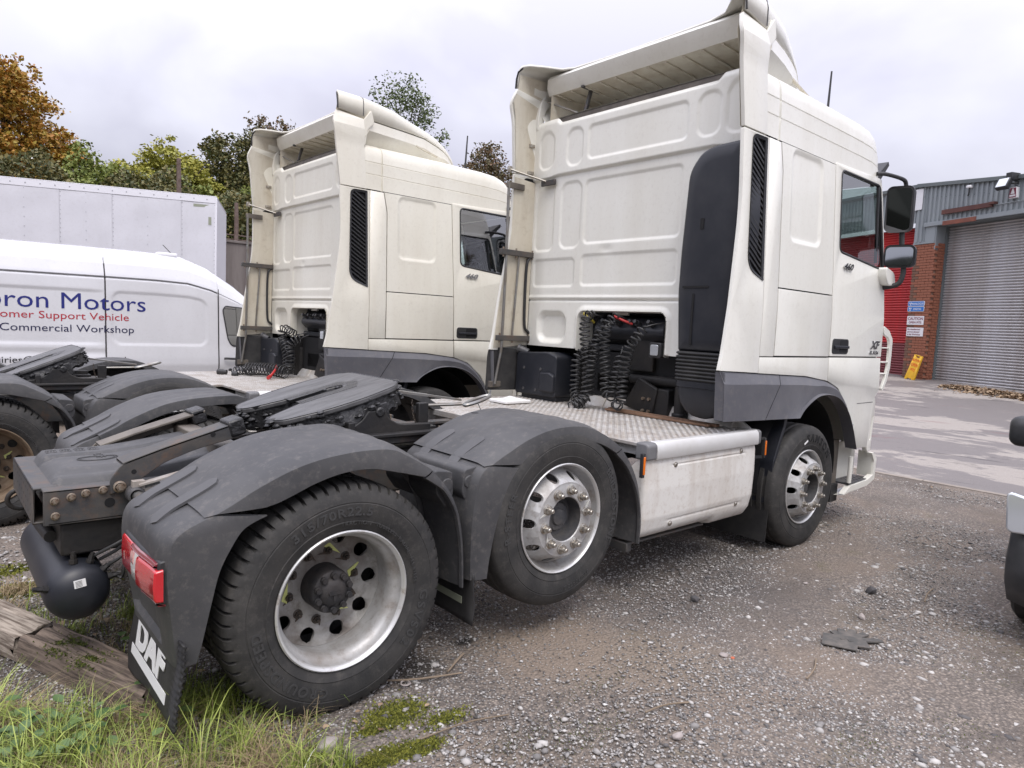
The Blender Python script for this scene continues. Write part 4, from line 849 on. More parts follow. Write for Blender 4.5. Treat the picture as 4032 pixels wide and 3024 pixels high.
        if fl:
            b = MB(fl); b.tube([(2.830, -yb, 3.00), (2.838, -yb, 2.2), (2.828, -yb, 1.50), (2.828, -yb, 1.45), (2.79, -yb-.03, 1.12)], .014, 10); b.tube([(3.0, -yb, 2.37), (2.95, -yb, 1.54)], .011, 10); b.each('fairing_tube', 'steel_rod', P, smooth=50)
            b = MB(fl); b.tube(cr([(3.20, -yb, 2.365), (3.13, -yb, 2.33), (3.10, -yb, 2.25), (3.096, -yb, 1.95), (3.108, -yb, 1.69), (3.15, -yb, 1.63), (3.24, -yb, 1.575)], 22), .014, 8); b.build('grab_bar', 'plastic_black', P, smooth=50)
            for z in (2.365, 1.56):
                b = MB(fl); b.box((2.76, -yb-.018, z-.026), (3.23, -yb+.018, z+.026)); ck = b.build('fairing_clamp', 'chassis', P, bevel=.004)
                b = MB(fl)
                for x in (3.17, 2.80, 2.96): b.tube([(x, -yb, z-.045), (x, -yb, z+.045)], .009, 6)
                b.each('clamp_bolt', 'bolt', ck)
            b = MB(fl); b.box((2.81, -yb-.012, 2.955), (3.02, -yb+.012, 3.01)); b.build('fairing_clamp', 'chassis_tan', P, bevel=.004)
            b = MB(fl); b.tube([(2.83, -1.17, 3.13), (3.13, -.95, 3.03)], .009, 8); b.tube([(3.2, -1.08, 3.80), (3.3, -.62, 3.60)], .009, 8); b.each('fairing_strut', 'steel_rod', P, smooth=40)
            b = MB(fl); b.box((3.113, -1.02, 2.995), (3.135, -.84, 3.045)); b.build('strut_plate', 'chassis', P, bevel=.003)
            b = MB(fl); b.box((2.82, -yb-.02, 3.10), (2.865, -yb, 3.155)); b.box((3.06, -1.165, 3.12), (3.13, -1.145, 3.15)); b.box((3.06, -1.165, 3.37), (3.13, -1.145, 3.40)); b.each('fairing_clip', 'nut', P, bevel=.003)
            b = MB(fl); b.bar((3.22, -.62, 3.56), (3.30, -.62, 3.83), .03, .03, up=(0, 1, 0)); b.bar((3.18, -.62, 3.84), (3.42, -.62, 3.838), .03, .02); b.each('spoiler_post', 'chassis', P, bevel=.004)
        b = MB(fl); b.sheet(round_poly([(2.73, 1.065), (3.12, 1.060), (3.14, 1.44), (2.99, 1.46), (2.76, 1.475), (2.74, 1.40)], [.01, .01, .03, .01, .02, .05]), lambda u, v: (u, -1.252+.10*max(0, (u-2.74)/.4), v)) if fl else None
        if fl:
            fp = b.build('corner_flap', 'rubber', P, solid=.01, bevel=.002, fix=False)
            b = MB(fl); b.box((2.75, -1.244, 1.085), (3.11, -1.205, 1.145)); b.build('flap_bar', 'chassis_tan', fp, bevel=.004)
        # side panels
        panel('side_strip', [(3.252, 1.545), (3.452, 1.545), (3.452, 2.9), (3.412, 3.10), (3.252, 3.10)], cm, P, flip=fl)
        panel('locker_door', round_poly([(3.464, 1.550), (4.366, 1.550), (4.352, 2.048), (3.462, 2.048)], .008), cm, P, flip=fl, bevel=.005)
        b = MB(fl); R = []
        for v in np.linspace(2.058, 3.105, 66):
            xl = 3.462 if v < 2.9 else 3.462-.04*(v-2.9)/.2; xr = 4.352-.045*(v-2.05)/1.05; row = []
            for u in np.linspace(0, 1, 62):
                x = xl+(xr-xl)*u; h = .0
                s_ = sd_rr(x, v, 3.60, 2.42, 4.09, 3.085, .07); h = -.012*sm(.012, -.012, s_)+.003*math.exp(-((s_+.0)/.02)**2)
                row.append((x, ys(v)-h, v))
            R.append([(xl, ys(v)+.02, v)]+row+[(xr, ys(v)+.02, v)])
        b.rows(R); b.build('sleeper_panel', cm, P, smooth=40)
        low = [(3.25, 1.420), (3.6, 1.405), (4.0, 1.388), (4.388, 1.342)]
        panel('side_sill', [(3.252, 1.423), (3.6, 1.408), (4.0, 1.391), (4.382, 1.346), (4.372, 1.538), (3.252, 1.538)], cm, P, flip=fl, bevel=.005)
        # door with window
        win = round_poly([(4.432, 3.085), (5.205, 3.085), (5.235, 3.04), (5.385, 2.352), (5.36, 2.335), (4.495, 2.42), (4.448, 2.47)], [.05, .03, .04, .02, .04, .05, .05])
        win = round_poly([(4.432, 3.088), (5.225, 3.088), (5.385, 2.345), (4.452, 2.425)], [.06, .05, .05, .06], 6)
        arch = [(4.395, 1.350), (4.60, 1.288), (4.80, 1.13), (4.93, .935), (5.02, .722)]
        panel('door', round_poly([(4.380, 1.552), (5.462, 1.552), (5.455, 1.9), (5.405, 2.34), (5.30, 2.95), (5.245, 3.15), (4.318, 3.128), (4.362, 2.048)], [.01, .01, .05, .05, .05, .02, .02, .05]), cm, P, holes=[win], th=.03, flip=fl, bevel=.005)
        b = MB(fl); b.tube([(x, ys(z)+.004, z) for x, z in win], .011, 6, closed=True); dr = b.build('window_seal', 'plastic_black', P, smooth=50)
        b = MB(fl); b.sheet(win, lambda u, v: (u, ys(v)+.012, v)); b.build('window_pane', 'cab_glass', P, smooth=0, fix=False)
        b = MB(fl); b.box((5.20, ys(2.7)+.004, 2.40), (5.235, ys(2.7)+.02, 3.07), Matrix.Rotation(-.12, 3, 'Y')); b.build('window_divider', 'plastic_black', P)
        b = MB(fl); b.sheet([(4.402, 1.342), (4.60, 1.280), (4.80, 1.122), (4.93, .930), (5.02, .722), (5.335, .70), (5.352, 1.05), (5.37, 1.14), (5.50, 1.235), (5.462, 1.540), (4.386, 1.540)], lambda u, v: (u, ys(v), v)); b.build('door_lower', cm, P, fix=False, solid=.03, bevel=.006)
        # line across the lower door
        b = MB(fl); b.box((5.02, -1.2475, 1.126), (5.37, -1.2449, 1.130)); b.build('panel_joint', 'gap', P, smooth=0)
        b = MB(fl); b.prism(rrect(4.415, 1.572, 4.725, 1.700, .03), 'y', -1.251, -1.243); dh = b.build('door_handle', 'plastic_black', P, bevel=.004)
        b = MB(fl); b.prism(rrect(4.55, 1.585, 4.70, 1.690, .015), 'y', -1.2516, -1.251); b.build('handle_recess', 'gap', dh, smooth=0)
        b = MB(fl); b.prism(rrect(4.44, 1.618, 4.715, 1.642, .006), 'y', -1.266, -1.250); b.lathe([(0, -1.2675), (.010, -1.267), (.011, -1.262)], 12, 'y', (4.515, 0, 1.630)); b.build('handle_lever', 'plastic_navy', dh, bevel=.004)
        mt = frame((4.515, s*(1.239+.001), 2.285), (1, 0, 0), (0, 0, 1)) if not fl else frame((4.79, 1.240, 2.285), (-1, 0, 0), (0, 0, 1))
        text('model_lettering', '460', .075, 'chrome', P, mt, extrude=.004, bold=.002, sx=1.55, shear=.35)
        mt = frame((5.20, -1.247, 1.625), (1, 0, 0), (0, 0, 1)) if not fl else frame((5.40, 1.247, 1.625), (-1, 0, 0), (0, 0, 1))
        text('model_lettering', 'XF', .10, 'chrome', P, mt, extrude=.005, bold=.003, sx=1.45, shear=.25)
        mt = frame((5.18, -1.247, 1.575), (1, 0, 0), (0, 0, 1)) if not fl else frame((5.40, 1.247, 1.575), (-1, 0, 0), (0, 0, 1))
        text('model_lettering', 'EURO6', .042, 'chrome', P, mt, extrude=.004, bold=.001, sx=1.5, shear=.25)
        # dark carcass behind the panel gaps
        b = MB(fl); b.sheet([(3.2, 1.44), (4.36, 1.36), (4.70, 1.26), (4.95, .95), (5.04, .74), (5.3, .72), (5.45, 1.55), (5.44, 1.9), (5.395, 2.35), (5.29, 2.95), (5.24, 3.14), (3.2, 3.14)], lambda u, v: (u, ys(v)+.038, v), [[(4.425, 3.095), (4.44, 2.415), (5.37, 2.35), (5.225, 3.095)]]); b.build('cab_carcass', 'gap', P, smooth=0, fix=False)
        # grey skirt and wheel arch
        top = [(2.752, 1.441), (3.23, 1.419), (3.6, 1.403), (4.0, 1.384), (4.33, 1.350), (4.60, 1.275), (4.79, 1.125), (4.925, .92), (5.013, .722)]
        bot = [(2.784, 1.097), (3.304, 1.078), (3.845, 1.066), (3.93, 1.14), (4.10, 1.215), (4.25, 1.236), (4.42, 1.224), (4.58, 1.172), (4.74, 1.06), (4.865, .90), (4.965, .722)]
        tp = np.vstack([cr(top[:5], 40), cr(top[4:], 24)[1:]])
        bt = np.vstack([cr(bot[:3], 36), cr(bot[2:], 28)[1:]]); nk = len(tp); R = []
        for i in range(nk):
            t, l = tp[i], bt[i]; d = l-t; ln = np.hypot(*d); d = d/ln; m1 = t+d*min(.085, ln*.45); m2 = t+d*ln*.8
            row = [(t[0], -1.215, t[1]), (t[0], -1.236, t[1]), (m1[0], -1.276, m1[1])]
            fl_ = sm(3.4, 3.95, l[0]); m2 = l-d*min(ln*.5, .085)
            row += [(m2[0], -1.274-.0*fl_, m2[1]), (l[0], -1.274-.028*fl_, l[1]), (l[0], -1.20, l[1]+.002)]
            R.append(row)
        b = MB(fl); b.rows(R[:20]); b.build('side_skirt', 'skirt_grey', P, smooth=24); b = MB(fl); b.rows([[(p[0]+(.007 if i == 0 else 0), p[1], p[2]) for p in r] for i, r in enumerate(R[19:])]); b.build('wheel_arch', 'skirt_grey', P, smooth=24)
        b = MB(fl); b.prism([(2.762, 1.435), (2.787, 1.10), (2.80, 1.10), (2.775, 1.435)], 'y', -1.270, -1.20); b.build('skirt_end', 'skirt_grey', P)
        b = MB(fl); R = []
        for a in np.linspace(math.radians(-8), math.radians(190), 30): R.append([(4.10+.86*.72*math.cos(a)*1.06, y, .60+.62*math.sin(a)) for y in (-1.20, -.70)])
        b.rows(R); b.sheet([(3.5, .55), (4.75, .55), (4.72, 1.0), (4.4, 1.25), (3.9, 1.25), (3.5, 1.0)], lambda u, v: (u, -.70, v)); b.build('wheel_housing', 'gap', P)
        b = MB(fl); b.box((4.945, -1.247, .835), (4.985, -1.18, .955), Matrix.Rotation(.25, 3, 'Y')); b.build('side_repeater', 'lens', P, bevel=.012)
        # lower front corner, steps, wind deflector
        b = MB(fl); b.sheet(round_poly([(5.345, .705), (5.362, 1.13), (5.436, 1.216), (5.539, 1.118), (5.553, .985), (5.492, .655), (5.36, .66)], .02), lambda u, v: (u, -1.238+.25*max(0, u-5.36)**1.2, v), [round_poly([(5.425, .97), (5.51, 1.0), (5.455, .76), (5.405, .76)], .02)]); b.build('bumper_corner', cm, P, solid=.04, bevel=.008, fix=False)
        st_ = sub('entry_step', P); b = MB(fl); b.prism(round_poly([(4.90, .305), (5.02, .315), (5.40, .33), (5.571, .376), (5.582, .575), (5.492, .643), (5.45, .64), (5.53, .55), (5.52, .42), (5.40, .385), (5.03, .372)], .015), 'y', -1.25, -1.20); b.rows([[(4.90, -1.25, .305), (5.40, -1.25, .33), (5.57, -1.25, .376)], [(4.94, -1.05, .26), (5.40, -1.05, .28), (5.57, -1.05, .32)]]); b.box((4.98, -1.07, .385), (5.52, -1.05, .74)); b.rows([[(5.485, -1.235, .64), (5.52, -1.1, .64)], [(5.52, -1.235, .40), (5.52, -1.1, .40)]]); b.build('step_frame', cm, st_, bevel=.006)
        b = MB(fl); b.box((5.025, -1.235, .375), (5.515, -1.06, .392)); b.build('step_tread', 'hub_grey', st_, bevel=.003)
        hb = MB(fl)
        for i in range(5):
            for j in range(3): hb.box((5.16+i*.06, -1.205+j*.045, .392), (5.19+i*.06, -1.185+j*.045, .3925))
        hb.build('tread_hole', 'gap', st_, smooth=0)
        b = MB(fl); b.tube([(5.028, -1.235, .64), (5.025, -1.235, .40)], .02, 10); b.build('step_post', cm, st_, smooth=40)
        b = MB(fl); b.box((4.84, -1.12, .38), (5.02, -1.04, .78)); b.build('step_back', 'chassis_tan', st_); b = MB(fl); b.box((4.86, -1.15, .22), (5.0, -1.02, .38)); b.build('step_skirt', 'rubber', st_)
        b = MB(fl); o_ = [(5.47, 1.84), (5.60, 1.80), (5.645, 1.765), (5.70, 1.72), (5.705, 1.545), (5.70, 1.44), (5.645, 1.31), (5.575, 1.226), (5.535, 1.24), (5.60, 1.34), (5.64, 1.45), (5.645, 1.545), (5.64, 1.68), (5.60, 1.73), (5.48, 1.76)]
        b.prism(round_poly(o_, .02), 'y', -1.25, -1.225)
        for z in (1.635, 1.50, 1.39): b.box((5.50, -1.246, z-.006), (5.66, -1.16, z+.006))
        b.box((5.48, -1.19, 1.24), (5.51, -1.17, 1.80)); b.build('wind_deflector', cm, P, bevel=.004)
        # mirrors
        mi = sub('wing_mirror', P)
        for z0, z1, m_ in ((2.69, 3.105, 'big'), (2.372, 2.578, 'small')):
            b = MB(fl); pr = rrect(-1.412 if m_ == 'big' else -1.462, z0, -1.200 if m_ == 'big' else -1.222, z1, .05, 5); R = []; cy = -1.31; cz = (z0+z1)/2
            for x, q in ((5.40, .97), (5.395, 1.), (5.42, 1.01), (5.46, .96), (5.485, .80), (5.492, .4)): R.append([(x+(y-cy)*-.25, cy+(y-cy)*q, cz+(z-cz)*q) for y, z in pr])
            b.rows(R, closed=True); k_ = len(pr); b.f.append(tuple(range(k_))); b.f.append(tuple(5*k_+i for i in range(k_))); b.build('mirror_housing', 'plastic_black', mi, smooth=40)
            b = MB(fl); g = rrect(-1.398 if m_ == 'big' else -1.448, z0+.018, -1.214 if m_ == 'big' else -1.236, z1-.022, .035, 5); b.add([(5.3965+(y-cy)*-.25+(-.004+(z-cz)*.05 if m_ == 'small' else (z-cz)*-.02), y, z) for y, z in g], [tuple(range(len(g)))]); b.build('mirror_glass', 'mirror', mi, smooth=0)
        b = MB(fl); b.tube(cr([(5.16, -1.18, 3.185), (5.24, -1.23, 3.19), (5.40, -1.31, 3.165), (5.45, -1.325, 3.13), (5.45, -1.325, 3.08)], 16), .018, 8); b.tube([(5.45, -1.33, 2.70), (5.45, -1.34, 2.56)], .024, 8); b.tube(cr([(5.45, -1.37, 2.38), (5.45, -1.37, 2.30), (5.44, -1.34, 2.225), (5.41, -1.25, 2.195), (5.38, -1.20, 2.195)], 16), .024, 8); b.each('mirror_arm', 'plastic_black', mi, smooth=50)
        b = MB(fl); b.prism(round_poly([(5.26, 2.37), (5.45, 2.33), (5.50, 2.24), (5.45, 2.20), (5.33, 2.21), (5.27, 2.28)], .03), 'y', -1.30, -1.20); b.build('mirror_foot', cm, mi, bevel=.025, seg=3)
    # ---- roof
    b = MB(); half = [(-1.190, 3.112), (-1.186, 3.20), (-1.186, 3.262), (-1.178, 3.268), (-1.183, 3.274), (-1.180, 3.36), (-1.180, 3.388), (-1.172, 3.394), (-1.177, 3.40), (-1.172, 3.45), (-1.165, 3.50), (-1.145, 3.545), (-1.10, 3.578), (-1.0, 3.597), (-.7, 3.608), (0, 3.612)]
    full = half+[(-y, z) for y, z in half[-2::-1]]
    R = []
    for x, k, sy in ((3.15, 1, 1), (3.262, 1, 1), (3.376, 1, 1), (3.381, 1, .988), (3.399, 1, .988), (3.404, 1, 1), (4.2, 1, 1), (4.8, .99, 1), (5.0, .96, .998), (5.12, .90, .99), (5.20, .80, .975), (5.245, .62, .955), (5.275, .30, .93), (5.29, 0, .90)):
        R.append([(x - (0 if k == 1 else .0)+ (.06*(1-(z-3.112)/.5) if x > 4.9 else 0), y*sy, 3.112+(z-3.112)*(k if k < 1 else 1)) for y, z in full])
    b.rows(R); b.build('roof', cm, P, smooth=28)
    b = MB(); b.sheet([(-1.19, 3.10), (1.19, 3.10), (1.15, 3.56), (-1.15, 3.56)], lambda u, v: (3.20, u, v)); b.build('roof_rear', cm, P)
    b = MB(); b.box((3.16, -.9, 3.555), (3.20, .9, 3.60)); b.build('roof_lip', 'chassis_tan', P)
    # spoiler shell
    R = []; b = MB()
    half = [0, .3, .6, .72, .82, .90, .945, .975, .992, 1., 1.]
    dz = [-.055, -.052, -.045, -.03, -.010, 0, -.006, -.022, -.05, -.09, None]
    def xr(y): return 3.15-.27*sm(.78, 1.14, abs(y))
    yy = [-v for v in half[::-1]]+half[1:]; dd = dz[::-1]+dz[1:]
    for t in np.r_[0, np.linspace(.004, 1, 34)]:
        row = []
        for y, d in zip(yy, dd):
            x0 = xr(y*1.165); x = x0+t*(5.02-x0); k = 1-sm(4.3, 5., x); zt = SP_TOP(x); zg = SP_GAP(x)
            z = zg if d is None else max(zg, zt+d*(.3+.7*k)); row.append((x, y*SP_YE(x), z))
        R.append(row)
    b.rows(R); b.build('roof_spoiler', cm, P, smooth=40, solid=.02, fix=True)
    for s in (-1, 1):
        b = MB(); b.tube([(3.171, s*(SP_YE(3.17)+.0005), SP_GAP(3.17)+.01), (3.171, s*(SP_YE(3.17)+.0005), 3.97), (3.171, s*SP_YE(3.17)*.985, 4.03), (3.171, s*SP_YE(3.17)*.94, 4.056)], .004, 5); b.build('spoiler_joint', 'hub_grey', P, smooth=40)
    b = MB(); b.rows([[(3.15, -1.0, 3.995), (3.15, 1.0, 3.995)], [(3.135, -1.02, 3.97), (3.135, 1.02, 3.97)], [(3.16, -1.05, 3.90), (3.16, 1.05, 3.90)], [(3.20, -1.06, 3.845), (3.20, 1.06, 3.845)]]); b.build('spoiler_lip', cm, P, smooth=40)
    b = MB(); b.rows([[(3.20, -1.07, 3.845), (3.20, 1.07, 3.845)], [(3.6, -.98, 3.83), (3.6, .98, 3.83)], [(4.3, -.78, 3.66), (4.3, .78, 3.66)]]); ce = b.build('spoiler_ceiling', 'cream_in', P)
    rb = None
    for y in np.linspace(-.95, .95, 12):
        if rb is None: b = MB(); b.bar((3.21, 0, 3.838), (3.6, 0, 3.824), .022, .014); b.bar((3.6, 0, 3.824), (4.25, 0, 3.668), .022, .014); rb = b.build('ceiling_rib', 'cream_in', ce); q = rb
        else: q = inst(rb, ce, (0, 0, 0))
        q.location = (0, y, 0)
    for s in (-1, 1):
        b = MB(); pts = [(2.872, s*1.168, 3.86), (2.87, s*1.16, 3.94), (2.872, s*1.14, 4.0), (2.89, s*1.10, 4.03)]; b.tube(pts, .008, 6); b.build('spoiler_gasket', 'rubber', P, smooth=40)
    # ---- front, floor, interior
    b = MB(); b.rows([[(5.46, -1.15, 1.9), (5.50, 0, 1.9), (5.46, 1.15, 1.9)], [(5.30, -1.13, 3.13), (5.34, 0, 3.13), (5.30, 1.13, 3.13)]]); b.build('windscreen', 'cab_glass', P)
    b = MB(); b.rows([[(5.50, -1.17, .70), (5.56, 0, .70), (5.50, 1.17, .70)], [(5.50, -1.17, 1.9), (5.54, 0, 1.9), (5.50, 1.17, 1.9)]]); b.build('front_panel', cm, P)
    b = MB(); b.prism([(5.28, 3.20), (5.50, 3.36), (5.52, 3.33), (5.31, 3.13)], 'y', -1.14, 1.14); b.build('sun_visor', 'plastic_black', P)
    b = MB(); b.box((3.3, -1.19, 1.50), (5.45, 1.19, 1.56)); b.box((3.35, -1.17, 1.56), (4.25, 1.17, 2.0)); b.box((3.3, -1.16, 3.09), (5.2, 1.16, 3.11)); b.box((3.22, -1.15, 1.9), (3.24, 1.15, 3.1)); b.box((5.1, -1.14, 1.56), (5.42, 1.14, 2.12)); b.each('cab_interior', 'seat_cloth', P, bevel=.02)
    for y in (-.62, .62):
        b = MB(); b.box((4.42, y-.26, 1.9), (4.94, y+.26, 2.06)); b.box((4.36, y-.25, 2.05), (4.50, y+.25, 2.62), Matrix.Rotation(-.12, 3, 'Y')); b.box((4.36, y-.13, 2.62), (4.46, y+.13, 2.80)); b.build('cab_seat', 'seat_cloth', P, bevel=.04, seg=3)
    b = MB(); b.tube([(5.02+.10*math.sin(a), -.62+.235*math.cos(a), 2.36+.21*math.sin(a)) for a in np.linspace(0, 2*PI, 28, endpoint=False)], .016, 8, closed=True); b.bar((5.0, -.85, 2.34), (5.0, -.39, 2.34), .04, .02); b.tube([(5.02, -.62, 2.36), (5.25, -.62, 2.05)], .04, 8); b.build('steering_wheel', 'plastic_black', P, smooth=50)
    b = MB(); b.box((3.3, -.72, .95), (5.35, .72, 1.49)); b.build('engine_block', 'gap', P)
    b = MB(); b.tube([(4.70, -.9, 3.59), (4.72, -.9, 4.02)], [.013, .008], 6); b.build('roof_aerial', 'plastic_black', P)
    return P
# ------------------------------------------------------------------ ground
def gz(x, y): return -.073*sm(1.6, 2.9, y)
def ground_material():
    m = bpy.data.materials.new('gravel_ground'); m.use_nodes = True; nt = m.node_tree; N = nt.nodes; L = nt.links; b = N['Principled BSDF']; b.inputs['Roughness'].default_value = .9
    tc = N.new('ShaderNodeTexCoord')
    def noise(sc, det=5, ro=.6, dist=0):
        n = N.new('ShaderNodeTexNoise'); n.inputs['Scale'].default_value = sc; n.inputs['Detail'].default_value = det; n.inputs['Roughness'].default_value = ro; n.inputs['Distortion'].default_value = dist; L.new(tc.outputs['Object'], n.inputs['Vector']); return n.outputs[0]
    def ramp(s, a, b_, ca, cb):
        r = N.new('ShaderNodeValToRGB'); r.color_ramp.elements[0].position = a; r.color_ramp.elements[1].position = b_; r.color_ramp.elements[0].color = (*ca, 1); r.color_ramp.elements[1].color = (*cb, 1); L.new(s, r.inputs[0]); return r.outputs[0]
    def mix(f, a, b_, mode='MIX'):
        x = N.new('ShaderNodeMix'); x.data_type = 'RGBA'; x.blend_type = mode
        for k, v in ((0, f), (6, a), (7, b_)):
            if isinstance(v, (int, float)): x.inputs[k].default_value = v
            elif isinstance(v, tuple): x.inputs[k].default_value = (*v, 1)
            else: L.new(v, x.inputs[k])
        return x.outputs[2]
    fine = ramp(noise(150, 3, .7), .3, .7, (.15, .138, .128), (.36, .33, .31))
    vor = N.new('ShaderNodeTexVoronoi'); vor.inputs['Scale'].default_value = 62; L.new(tc.outputs['Object'], vor.inputs['Vector'])
    vc = N.new('ShaderNodeSeparateColor'); L.new(vor.outputs['Color'], vc.inputs[0])
    peb = ramp(vc.outputs[0], .1, .95, (.13, .12, .113), (.43, .395, .365))
    c = mix(.6, fine, peb); c = mix(1., c, (1.0, .92, .83), 'MULTIPLY'); vd = N.new('ShaderNodeMapRange'); vd.inputs[1].default_value = .25; vd.inputs[2].default_value = .62; vd.inputs[3].default_value = 0; vd.inputs[4].default_value = .75; L.new(vor.outputs['Distance'], vd.inputs[0]); c = mix(vd.outputs[0], c, (.105, .092, .083))     # soil between the pebbles, crevice shade darkened into the colour
    c = mix(ramp(noise(1.1, 7, .66, .5), .45, .62, (0, 0, 0), (.62, .62, .62)), c, (.225, .178, .138))      # bare soil
    c = mix(ramp(noise(.8, 7, .68, .5), .52, .66, (0, 0, 0), (.72, .72, .72)), c, (.09, .078, .07))          # dark damp patches
    c = mix(ramp(noise(2.3, 6, .7), .60, .74, (0, 0, 0), (.5, .5, .5)), c, (.10, .095, .03))                # thin moss
    def blob(cx, cy, r0, r1, col, amt, wob=.25):
        global _
        vm = N.new('ShaderNodeVectorMath'); vm.operation = 'SUBTRACT'; L.new(tc.outputs['Object'], vm.inputs[0]); vm.inputs[1].default_value = (cx, cy, 0)
        ln = N.new('ShaderNodeVectorMath'); ln.operation = 'LENGTH'; L.new(vm.outputs[0], ln.inputs[0])
        ad = N.new('ShaderNodeMath'); ad.operation = 'MULTIPLY_ADD'; L.new(noise(5, 5, .6), ad.inputs[0]); ad.inputs[1].default_value = wob; L.new(ln.outputs[1], ad.inputs[2])
        r = N.new('ShaderNodeMapRange'); r.inputs[1].default_value = r0+wob/2; r.inputs[2].default_value = r1+wob/2; r.inputs[3].default_value = amt; r.inputs[4].default_value = 0; L.new(ad.outputs[0], r.inputs[0]); return r.outputs[0], col
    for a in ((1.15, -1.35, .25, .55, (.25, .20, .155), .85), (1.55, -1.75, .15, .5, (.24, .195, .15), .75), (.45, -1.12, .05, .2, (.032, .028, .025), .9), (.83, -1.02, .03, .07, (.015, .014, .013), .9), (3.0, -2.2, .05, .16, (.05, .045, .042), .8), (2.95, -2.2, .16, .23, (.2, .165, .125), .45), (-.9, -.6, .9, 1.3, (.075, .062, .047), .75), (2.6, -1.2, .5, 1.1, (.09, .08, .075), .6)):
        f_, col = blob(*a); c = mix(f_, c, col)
    L.new(c, b.inputs['Base Color'])
    bp = N.new('ShaderNodeBump'); bp.inputs['Strength'].default_value = 1.; bp.inputs['Distance'].default_value = .012; L.new(vor.outputs['Distance'], bp.inputs['Height']); bp.invert = True
    bp2 = N.new('ShaderNodeBump'); bp2.inputs['Strength'].default_value = .6; bp2.inputs['Distance'].default_value = .006; L.new(noise(190, 4, .7), bp2.inputs['Height']); L.new(bp.outputs[0], bp2.inputs['Normal']); L.new(bp2.outputs[0], b.inputs['Normal'])
    MATS['gravel_ground'] = m
ground_material()
def vnoise(x, y, seed=0):
    r = np.random.default_rng(seed); out = 0; a = 1.
    for sc in (1.1, 2.7, 6.3, 13.):
        ph = r.uniform(0, 6.28, 6); k = r.normal(0, 1, (3, 2))*sc
        out = out + a*sum(np.sin(k[i, 0]*x+k[i, 1]*y+ph[i]) for i in range(3))/3; a *= .5
    return out
gxs = np.r_[-400, -120, -40, -15, -6, np.arange(-3.5, 8.01, .06), 8.6, 12, 20, 40, 120, 400]; gys = np.r_[-400, -120, -40, -14, -8, np.arange(-5.5, 4., .06), np.arange(4, 12, .5), 16, 24, 40, 120, 400]
GX, GY = np.meshgrid(gxs, gys); base = np.vectorize(gz)(GX, GY); near = ((GX > -3.6) & (GX < 7.8) & (GY > -5.6) & (GY < 3.9))
GZ = base + near*(.010*vnoise(GX*1.3, GY*1.3, 3)-.006)
for cx, cy in ((0, -1.08), (0, -.73), (4.07, -1.12)): GZ = np.where(np.hypot(GX-cx, (GY-cy)*1.0) < .35, np.minimum(GZ, -.002), GZ)
V = np.stack([GX.ravel(), GY.ravel(), GZ.ravel()], 1); ny_, nx_ = GX.shape
I = np.arange((ny_-1)*(nx_-1)); ii, jj = I//(nx_-1), I % (nx_-1); F = np.stack([ii*nx_+jj, ii*nx_+jj+1, (ii+1)*nx_+jj+1, (ii+1)*nx_+jj], 1)
tag(raw('ground', 'gravel_ground', V, F, smooth=True), kind='structure')
def ground_h(x, y):
    return gz(x, y)
# asphalt yard beyond the kerb, rising towards the workshop
def az(x, y): return .006 + max(0, x-8.2)*.0585
def asphalt_material():
    m = bpy.data.materials.new('asphalt'); m.use_nodes = True; nt = m.node_tree; N = nt.nodes; L = nt.links; b = N['Principled BSDF']
    tc = N.new('ShaderNodeTexCoord')
    def noise(sc, det=6, ro=.6, dist=0, st=None):
        n = N.new('ShaderNodeTexNoise'); n.inputs['Scale'].default_value = sc; n.inputs['Detail'].default_value = det; n.inputs['Roughness'].default_value = ro; n.inputs['Distortion'].default_value = dist
        mp = N.new('ShaderNodeMapping'); L.new(tc.outputs['Object'], mp.inputs[0]); mp.inputs['Scale'].default_value = st or (1, 1, 1); L.new(mp.outputs[0], n.inputs['Vector']); return n.outputs[0]
    def ramp(s, a, b_, va, vb):
        r = N.new('ShaderNodeMapRange'); r.inputs[1].default_value = a; r.inputs[2].default_value = b_; r.inputs[3].default_value = va; r.inputs[4].default_value = vb; L.new(s, r.inputs[0]); return r.outputs[0]
    def mix(f, a, b_):
        x = N.new('ShaderNodeMix'); x.data_type = 'RGBA'
        for k, v in ((0, f), (6, a), (7, b_)):
            if isinstance(v, tuple): x.inputs[k].default_value = (*v, 1)
            elif isinstance(v, (int, float)): x.inputs[k].default_value = v
            else: L.new(v, x.inputs[k])
        return x.outputs[2]
    wet = ramp(noise(.55, 12, .72, .4, (1.5, .55, 1)), .470, .490, 0, 1)
    dry = mix(ramp(noise(70, 3, .7), .3, .7, 0, 1), (.25, .225, .205), (.36, .33, .30))
    damp = mix(ramp(noise(90, 3, .7), .3, .7, 0, 1), (.14, .126, .122), (.205, .187, .18))
    c = mix(wet, dry, damp)
    c = mix(ramp(noise(.8, 9, .7, .6, (2.2, .7, 1)), .60, .70, 0, .45), c, (.17, .075, .075))
    c = mix(ramp(noise(1.1, 8, .7, .5, (2, .6, 1)), .60, .68, 0, .6), c, (.035, .032, .034))
    L.new(c, b.inputs['Base Color']); L.new(ramp(wet, 0, 1, .9, .62), b.inputs['Roughness'])
    bp = N.new('ShaderNodeBump'); bp.inputs['Strength'].default_value = .35; bp.inputs['Distance'].default_value = .005; L.new(noise(130, 3, .7), bp.inputs['Height']); L.new(bp.outputs[0], b.inputs['Normal'])
    MATS['asphalt'] = m
asphalt_material()
b = MB(); xs_ = [8.06, 8.2, 9, 12, 16, 20, 24, 40, 90]; yl = [-60, -20, -5, 0, 5, 12, 23.5]
b.rows([[(x, y, az(min(x, 24), y)) for x in xs_] for y in yl]); tag(b.build('asphalt_yard', 'asphalt', smooth=60), kind='structure')
b = MB()
y = -24.
